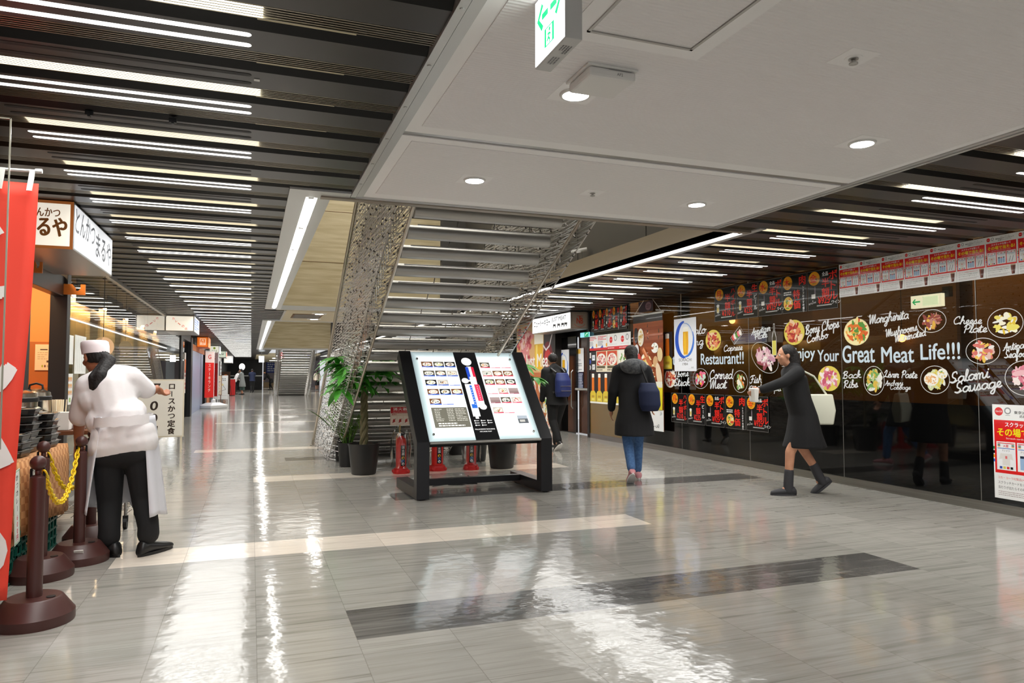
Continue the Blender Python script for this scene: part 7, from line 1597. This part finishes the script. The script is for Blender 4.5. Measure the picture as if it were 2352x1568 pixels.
    shoe(g, V(anL.x + .055, anL.y - .045, 0), V(-.75, .66, 0), .28, M['shoe_black'], h=.10); shoe(g, V(anR.x - .035, anR.y - .05, .0), V(.62, .78, 0), .28, M['shoe_black'], h=.10)
    return g
cook()

# ---------------- walkers
def walker(label, loc, rotz, h=1.66, stride=.36, phase=1, coat=None, coat_len=.62, coat_flare=1.0, legs='denim', legw=1.0, shoes=None, hair='hair_black', hairlen=.10, hood=None, arms=((.26, .05, .82), (-.24, .0, .86)), lean=.05, skin='skin', extra=None, bare_from=None, voxel=.012, face=(0, 1, -.05), skirt=None, socks=None, handson=True):
    """local frame: +Y is the walking direction, X to the walker's right"""
    k = h / 1.66; g = thing('person', label, 'person', loc, rotz)
    hip = V(0, 0, .86 * k); mid = V(0, lean, 1.16 * k); sh = V(0, lean * 1.5, 1.36 * k); nk = V(0, lean * 1.7, 1.43 * k); hd = V(0, lean * 2.2 + .02, 1.545 * k)
    fl = stride / 2 * phase
    legsP = {}
    for s in (-1, 1):
        fy = fl * s; hp = hip + V(.085 * s * k, 0, -.02); back = fy < -.05; an = V(.085 * s * k, fy - (.02 if back else 0), (.16 if back and stride > .3 else .09) * k); kn = hp.lerp(an, .5) + V(0, .05 + (.05 if back else .02), .01); legsP[s] = (hp, kn, an, back)
    b = MB(); P, M3, ff, uu, r = head(b, hd, face, s=k)
    b.limb([hd - V(0, 0, .07 * k), nk, sh - V(0, 0, .02)], [.052 * k, .05 * k, .07 * k]); b.limb([sh + V(0, 0, -.06), mid, hip], [.085 * k, .10 * k, .12 * k])
    hands = []
    for s, (ay, ax, az) in zip((-1, 1), arms):
        S0 = sh + V(.175 * s * k, 0, -.01); H0 = V((.21 + ax) * s * k, ay + lean, az * k); E0 = S0.lerp(H0, .52) + V(.03 * s, -.05, 0); hands.append((S0, E0, H0)); b.limb([sh + V(.06 * s * k, 0, 0), S0, E0, H0], [.07 * k, .05 * k, .04 * k, .027 * k])
        if handson: hand(b, H0, (H0 - E0), V(0, 1, .2), .45, .95 * k, 8)
        else: b.capsule(H0, H0 + (H0 - E0).normalized() * .09, .028, .022)
    for s in (-1, 1): hp, kn, an, bk = legsP[s]; b.limb([hip, hp, kn, an], [.12 * k, .085 * k, .055 * k, .036 * k]); b.capsule(an, an + V(0, .04, -.03), .036 * k, .03 * k)
    b.build_remeshed('body', M[skin], g, min(voxel, .009) if handson else voxel, 3)
    if handson: eyes(g, P, k)
    if legs:
        t = MB()
        for s in (-1, 1): hp, kn, an, bk = legsP[s]; t.limb([hip + V(0, -.01, .02), hp, kn, an + V(0, 0, .03)], [.135 * k, .098 * k * legw, .068 * k * legw, .052 * k * legw])
        t.build_remeshed('trousers', M[legs], g, voxel, 3)
    if skirt:
        t = MB(); zl = skirt[1] * k; t.loft([((0, 0, zl), .17 * k * skirt[2], (.13 + stride * .3) * k), ((0, 0, (zl + .95 * k) / 2), .165 * k, .15 * k), ((0, 0, .97 * k), .13 * k, .11 * k)], 24); t.build_remeshed('skirt', M[skirt[0]], g, voxel, 2)
    if coat:
        t = MB(); zb = coat_len * k
        t.loft([((0, -.01, zb), .205 * k * coat_flare, (.165 * k + stride * .12) * coat_flare), ((0, -.005, (zb + hip.z) / 2), .20 * k * coat_flare, .165 * k * coat_flare), ((0, .0, hip.z + .02), .19 * k, .15 * k), ((0, lean * .8, 1.08 * k), .18 * k, .14 * k), ((0, lean * 1.3, 1.30 * k), .185 * k, .135 * k), ((0, lean * 1.6, 1.40 * k), .10 * k, .09 * k)], 24)
        for S0, E0, H0 in hands: t.limb([sh + V((S0.x) * .35, 0, -.02), S0, E0, E0.lerp(H0, .9)], [.10 * k, .078 * k, .062 * k, .05 * k])
        t.limb([sh, nk], [.10 * k, .070 * k]); t.capsule(sh + V(-.13 * k, 0, -.01), sh + V(.13 * k, 0, -.01), .085 * k, .085 * k); t.limb([sh + V(-.1 * k, -.02, 0), nk + V(0, -.015, .0), sh + V(.1 * k, -.02, 0)], [.075 * k, .072 * k, .075 * k]); t.build_remeshed('coat', M[coat], g, voxel, 4)
    t = MB(); hz = hairlen
    t.ball(P(0, -.026, .040), .087 * k, .094 * k, .088 * k, 18, M3)
    if hairlen > .05: t.limb([P(0, -.07, .0), P(0, -.085, -.05 - hz * .4), P(0, -.075, -.08 - hz)], [.075 * k, .075 * k, .05 * k])
    t.build_remeshed('hair', M[hair], g, voxel * .8, 2)
    if hood:
        t = MB(); t.ball((0, lean * 1.5 - .11, 1.40 * k), .17 * k, .115 * k, .10 * k, 18); t.limb([(-.14 * k, lean * 1.6 + .0, 1.40 * k), (0, lean * 1.5 - .10, 1.42 * k), (.14 * k, lean * 1.6, 1.40 * k)], [.05, .07, .05]); t.build_remeshed('hood', M[hood], g, voxel, 2)
    for s in (-1, 1):
        hp, kn, an, bk = legsP[s]; sm, so = shoes or ('shoe_black', None)
        if bk and stride > .3: shoe(g, an + V(0, -.085, -.045), V(0, .80, -.60), .245 * k, M[sm], M[so] if so else None, .08, up=V(0, .60, .80))
        else: shoe(g, V(an.x, an.y - .06, 0), V(0, 1, 0), .25 * k, M[sm], M[so] if so else None)
        if socks:
            t = MB(); d_ = (kn - an).normalized(); t.limb([an + V(0, .0, -.04), an + d_ * .17], [.055 * k, .052 * k]); t.build_remeshed('boot_shaft', M[socks], g, voxel, 2)
    if extra: extra(g, dict(k=k, hip=hip, mid=mid, sh=sh, hd=hd, P=P, M3=M3, hands=hands, legs=legsP))
    return g
def ex_hood_woman(g, d):
    t = MB(); t.loft([((.16, -.16, .86), .10, .07), ((.16, -.17, .93), .13, .10), ((.15, -.16, 1.10), .13, .10), ((.14, -.14, 1.20), .09, .06)], 18); t.build_remeshed('shoulder_bag', M['cloth_navy'], g, .012, 3)
    t = MB(); t.tube([(.14, -.12, 1.2), (.06, -.10, 1.42), (-.02, .05, 1.44), (-.16, .15, 1.15)], .013, 8); t.build('bag_strap', M['black_plastic'], g)
def place(px, py): p = at_z(px, py, 0); return (p.x, p.y, 0)
walker('woman in a long black hooded coat and blue jeans walking away past the posters', (4.42, 7.72, 0), R(-18), 1.66, .42, 1, 'cloth_coat', .56, 1.18, 'denim', 1.0, ('shoe_pink', 'sole_white'), 'hair_black', .16, 'fur_grey', ((.10, .04, .86), (.12, .06, .92)), .07, extra=ex_hood_woman)
def ex_backpack(g, d):
    t = MB(); t.loft([((0, -.19, .92), .13, .07), ((0, -.21, 1.0), .155, .10), ((0, -.20, 1.2), .15, .095), ((0, -.17, 1.33), .11, .06)], 20); o = t.build_remeshed('backpack', M['bag_blue'], g, .012, 2)
    t = MB(); t.box(-.10, -.315, 1.02, .10, -.30, 1.03); t.box(-.11, -.31, 1.10, .11, -.298, 1.108); t.build('zip', M['alu'], o)
    t = MB()
    for s in (-1, 1): t.tube([(s * .09, -.13, 1.33), (s * .11, .0, 1.40), (s * .12, .12, 1.30), (s * .12, .10, 1.08), (s * .11, -.12, .98)], .02, 8)
    t.build('strap', M['black_plastic'], g)
walker('person in black with a blue backpack walking toward the restaurant entrance', (4.98, 11.35, 0), R(8), 1.66, .34, 1, 'cloth_black', .78, 1.0, 'cloth_black', 1.15, ('shoe_black', 'sole_white'), 'hair_black', .02, None, ((.12, -.02, .84), (.1, -.02, .86)), .06, extra=ex_backpack)
def ex_tote(g, d):
    t = MB(); t.rings([[(.19, -.40, .74), (.27, -.40, .74), (.27, -.06, .74), (.19, -.06, .74)], [(.17, -.42, .90), (.29, -.42, .90), (.29, -.04, .90), (.17, -.04, .90)], [(.20, -.40, 1.08), (.26, -.40, 1.08), (.26, -.06, 1.08), (.20, -.06, 1.08)]]); o = t.build('tote_bag', M['tote_white'], g, smooth=50, bevel=.015)
    t = MB(); t.tube([(.23, -.34, 1.07), (.22, -.2, 1.28), (.2, -.02, 1.37), (.2, .03, 1.30), (.23, -.12, 1.07)], .011, 8); t.build('handle', M['tote_white'], o)
    S0, E0, H0 = d['hands'][0]; t = MB(); c = H0 + (H0 - E0).normalized() * .08
    t.rings([[tuple(c + V(x * .10, .02 * y, z)) for x, y, z in ((-1, -1, -.10), (1, -1, -.10), (1, 1, -.10), (-1, 1, -.10))], [tuple(c + V(x * .11, .03 * y, z)) for x, y, z in ((-1, -1, .05), (1, -1, .05), (1, 1, .05), (-1, 1, .05))]]); t.build('paper_bag', M['paper_white'], g, bevel=.01)
walker('woman in a black dress and grey ankle boots striding left along the window', (5.68, 6.25, 0), R(66), 1.62, .40, -1, 'cloth_black', .52, 1.12, None, 1.0, ('boot_grey', None), 'hair_black', .10, None, ((.42, -.05, 1.16), (-.16, .02, .96)), .07, 'skin', ex_tote, socks='boot_grey')
# ---------------- far people
FARK = dict(voxel=.022, handson=False)
def ex_none(g, d): pass
walker('woman in a grey coat and green patterned skirt far down the left aisle', place(556, 906), R(70), 1.68, .12, 1, 'cloth_grey', .50, 1.15, None, 1, ('shoe_black', None), 'hair_black', .08, None, ((.22, -.06, 1.0), (.24, -.08, 1.0)), .04, skirt=('cloth_green', .28, 1.25), **FARK)
walker('woman in a white top and black apron behind the red stand', (-1.05, 50.6, 0), R(-60), 1.56, .1, 1, 'cloth_white', .86, 1.0, 'cloth_black', 1, None, 'hair_brown', .06, None, ((.30, -.1, .98), (.28, -.1, .98)), .16, extra=lambda g, d: MB.build((lambda t: (t.box(-.16, .16, .55, .16, .19, 1.1), t)[1])(MB()), 'apron', M['cloth_black'], g), **FARK)
walker('person in navy jacket and black trousers standing at the aisle end', place(579, 901), R(12), 1.70, .14, 1, 'cloth_navy', .80, 1.05, 'cloth_black', 1.2, None, 'hair_black', .02, None, ((.25, -.05, 1.15), (.22, -.05, 1.1)), .02, **FARK)
walker('person in black bending forward beside the distant stairs', (place(611, 894)[0] + .35, place(611, 894)[1] - 2.5, 0), R(88), 1.62, .16, 1, 'cloth_black', .62, 1.05, 'cloth_black', 1.0, None, 'hair_black', .04, None, ((.35, -.06, .86), (.3, -.06, .86)), .24, face=(0, .8, -.6), **FARK)
walker('person in a beige coat half hidden by the distant stair rail', place(709, 892), R(20), 1.64, .2, 1, 'cloth_beige', .50, 1.1, 'cloth_black', 1.0, None, 'hair_black', .04, None, ((.1, 0, .86), (.1, 0, .86)), .04, **FARK)
walker('long haired woman in a cream top and black skirt walking away beyond the stairs', place(728, 896), R(5), 1.64, .3, 1, 'cloth_cream', .84, 1.05, None, 1.0, ('shoe_black', 'sole_white'), 'hair_brown', .22, None, ((.08, .04, .86), (-.1, .04, .88)), .03, skirt=('cloth_black', .42, 1.0), **FARK)
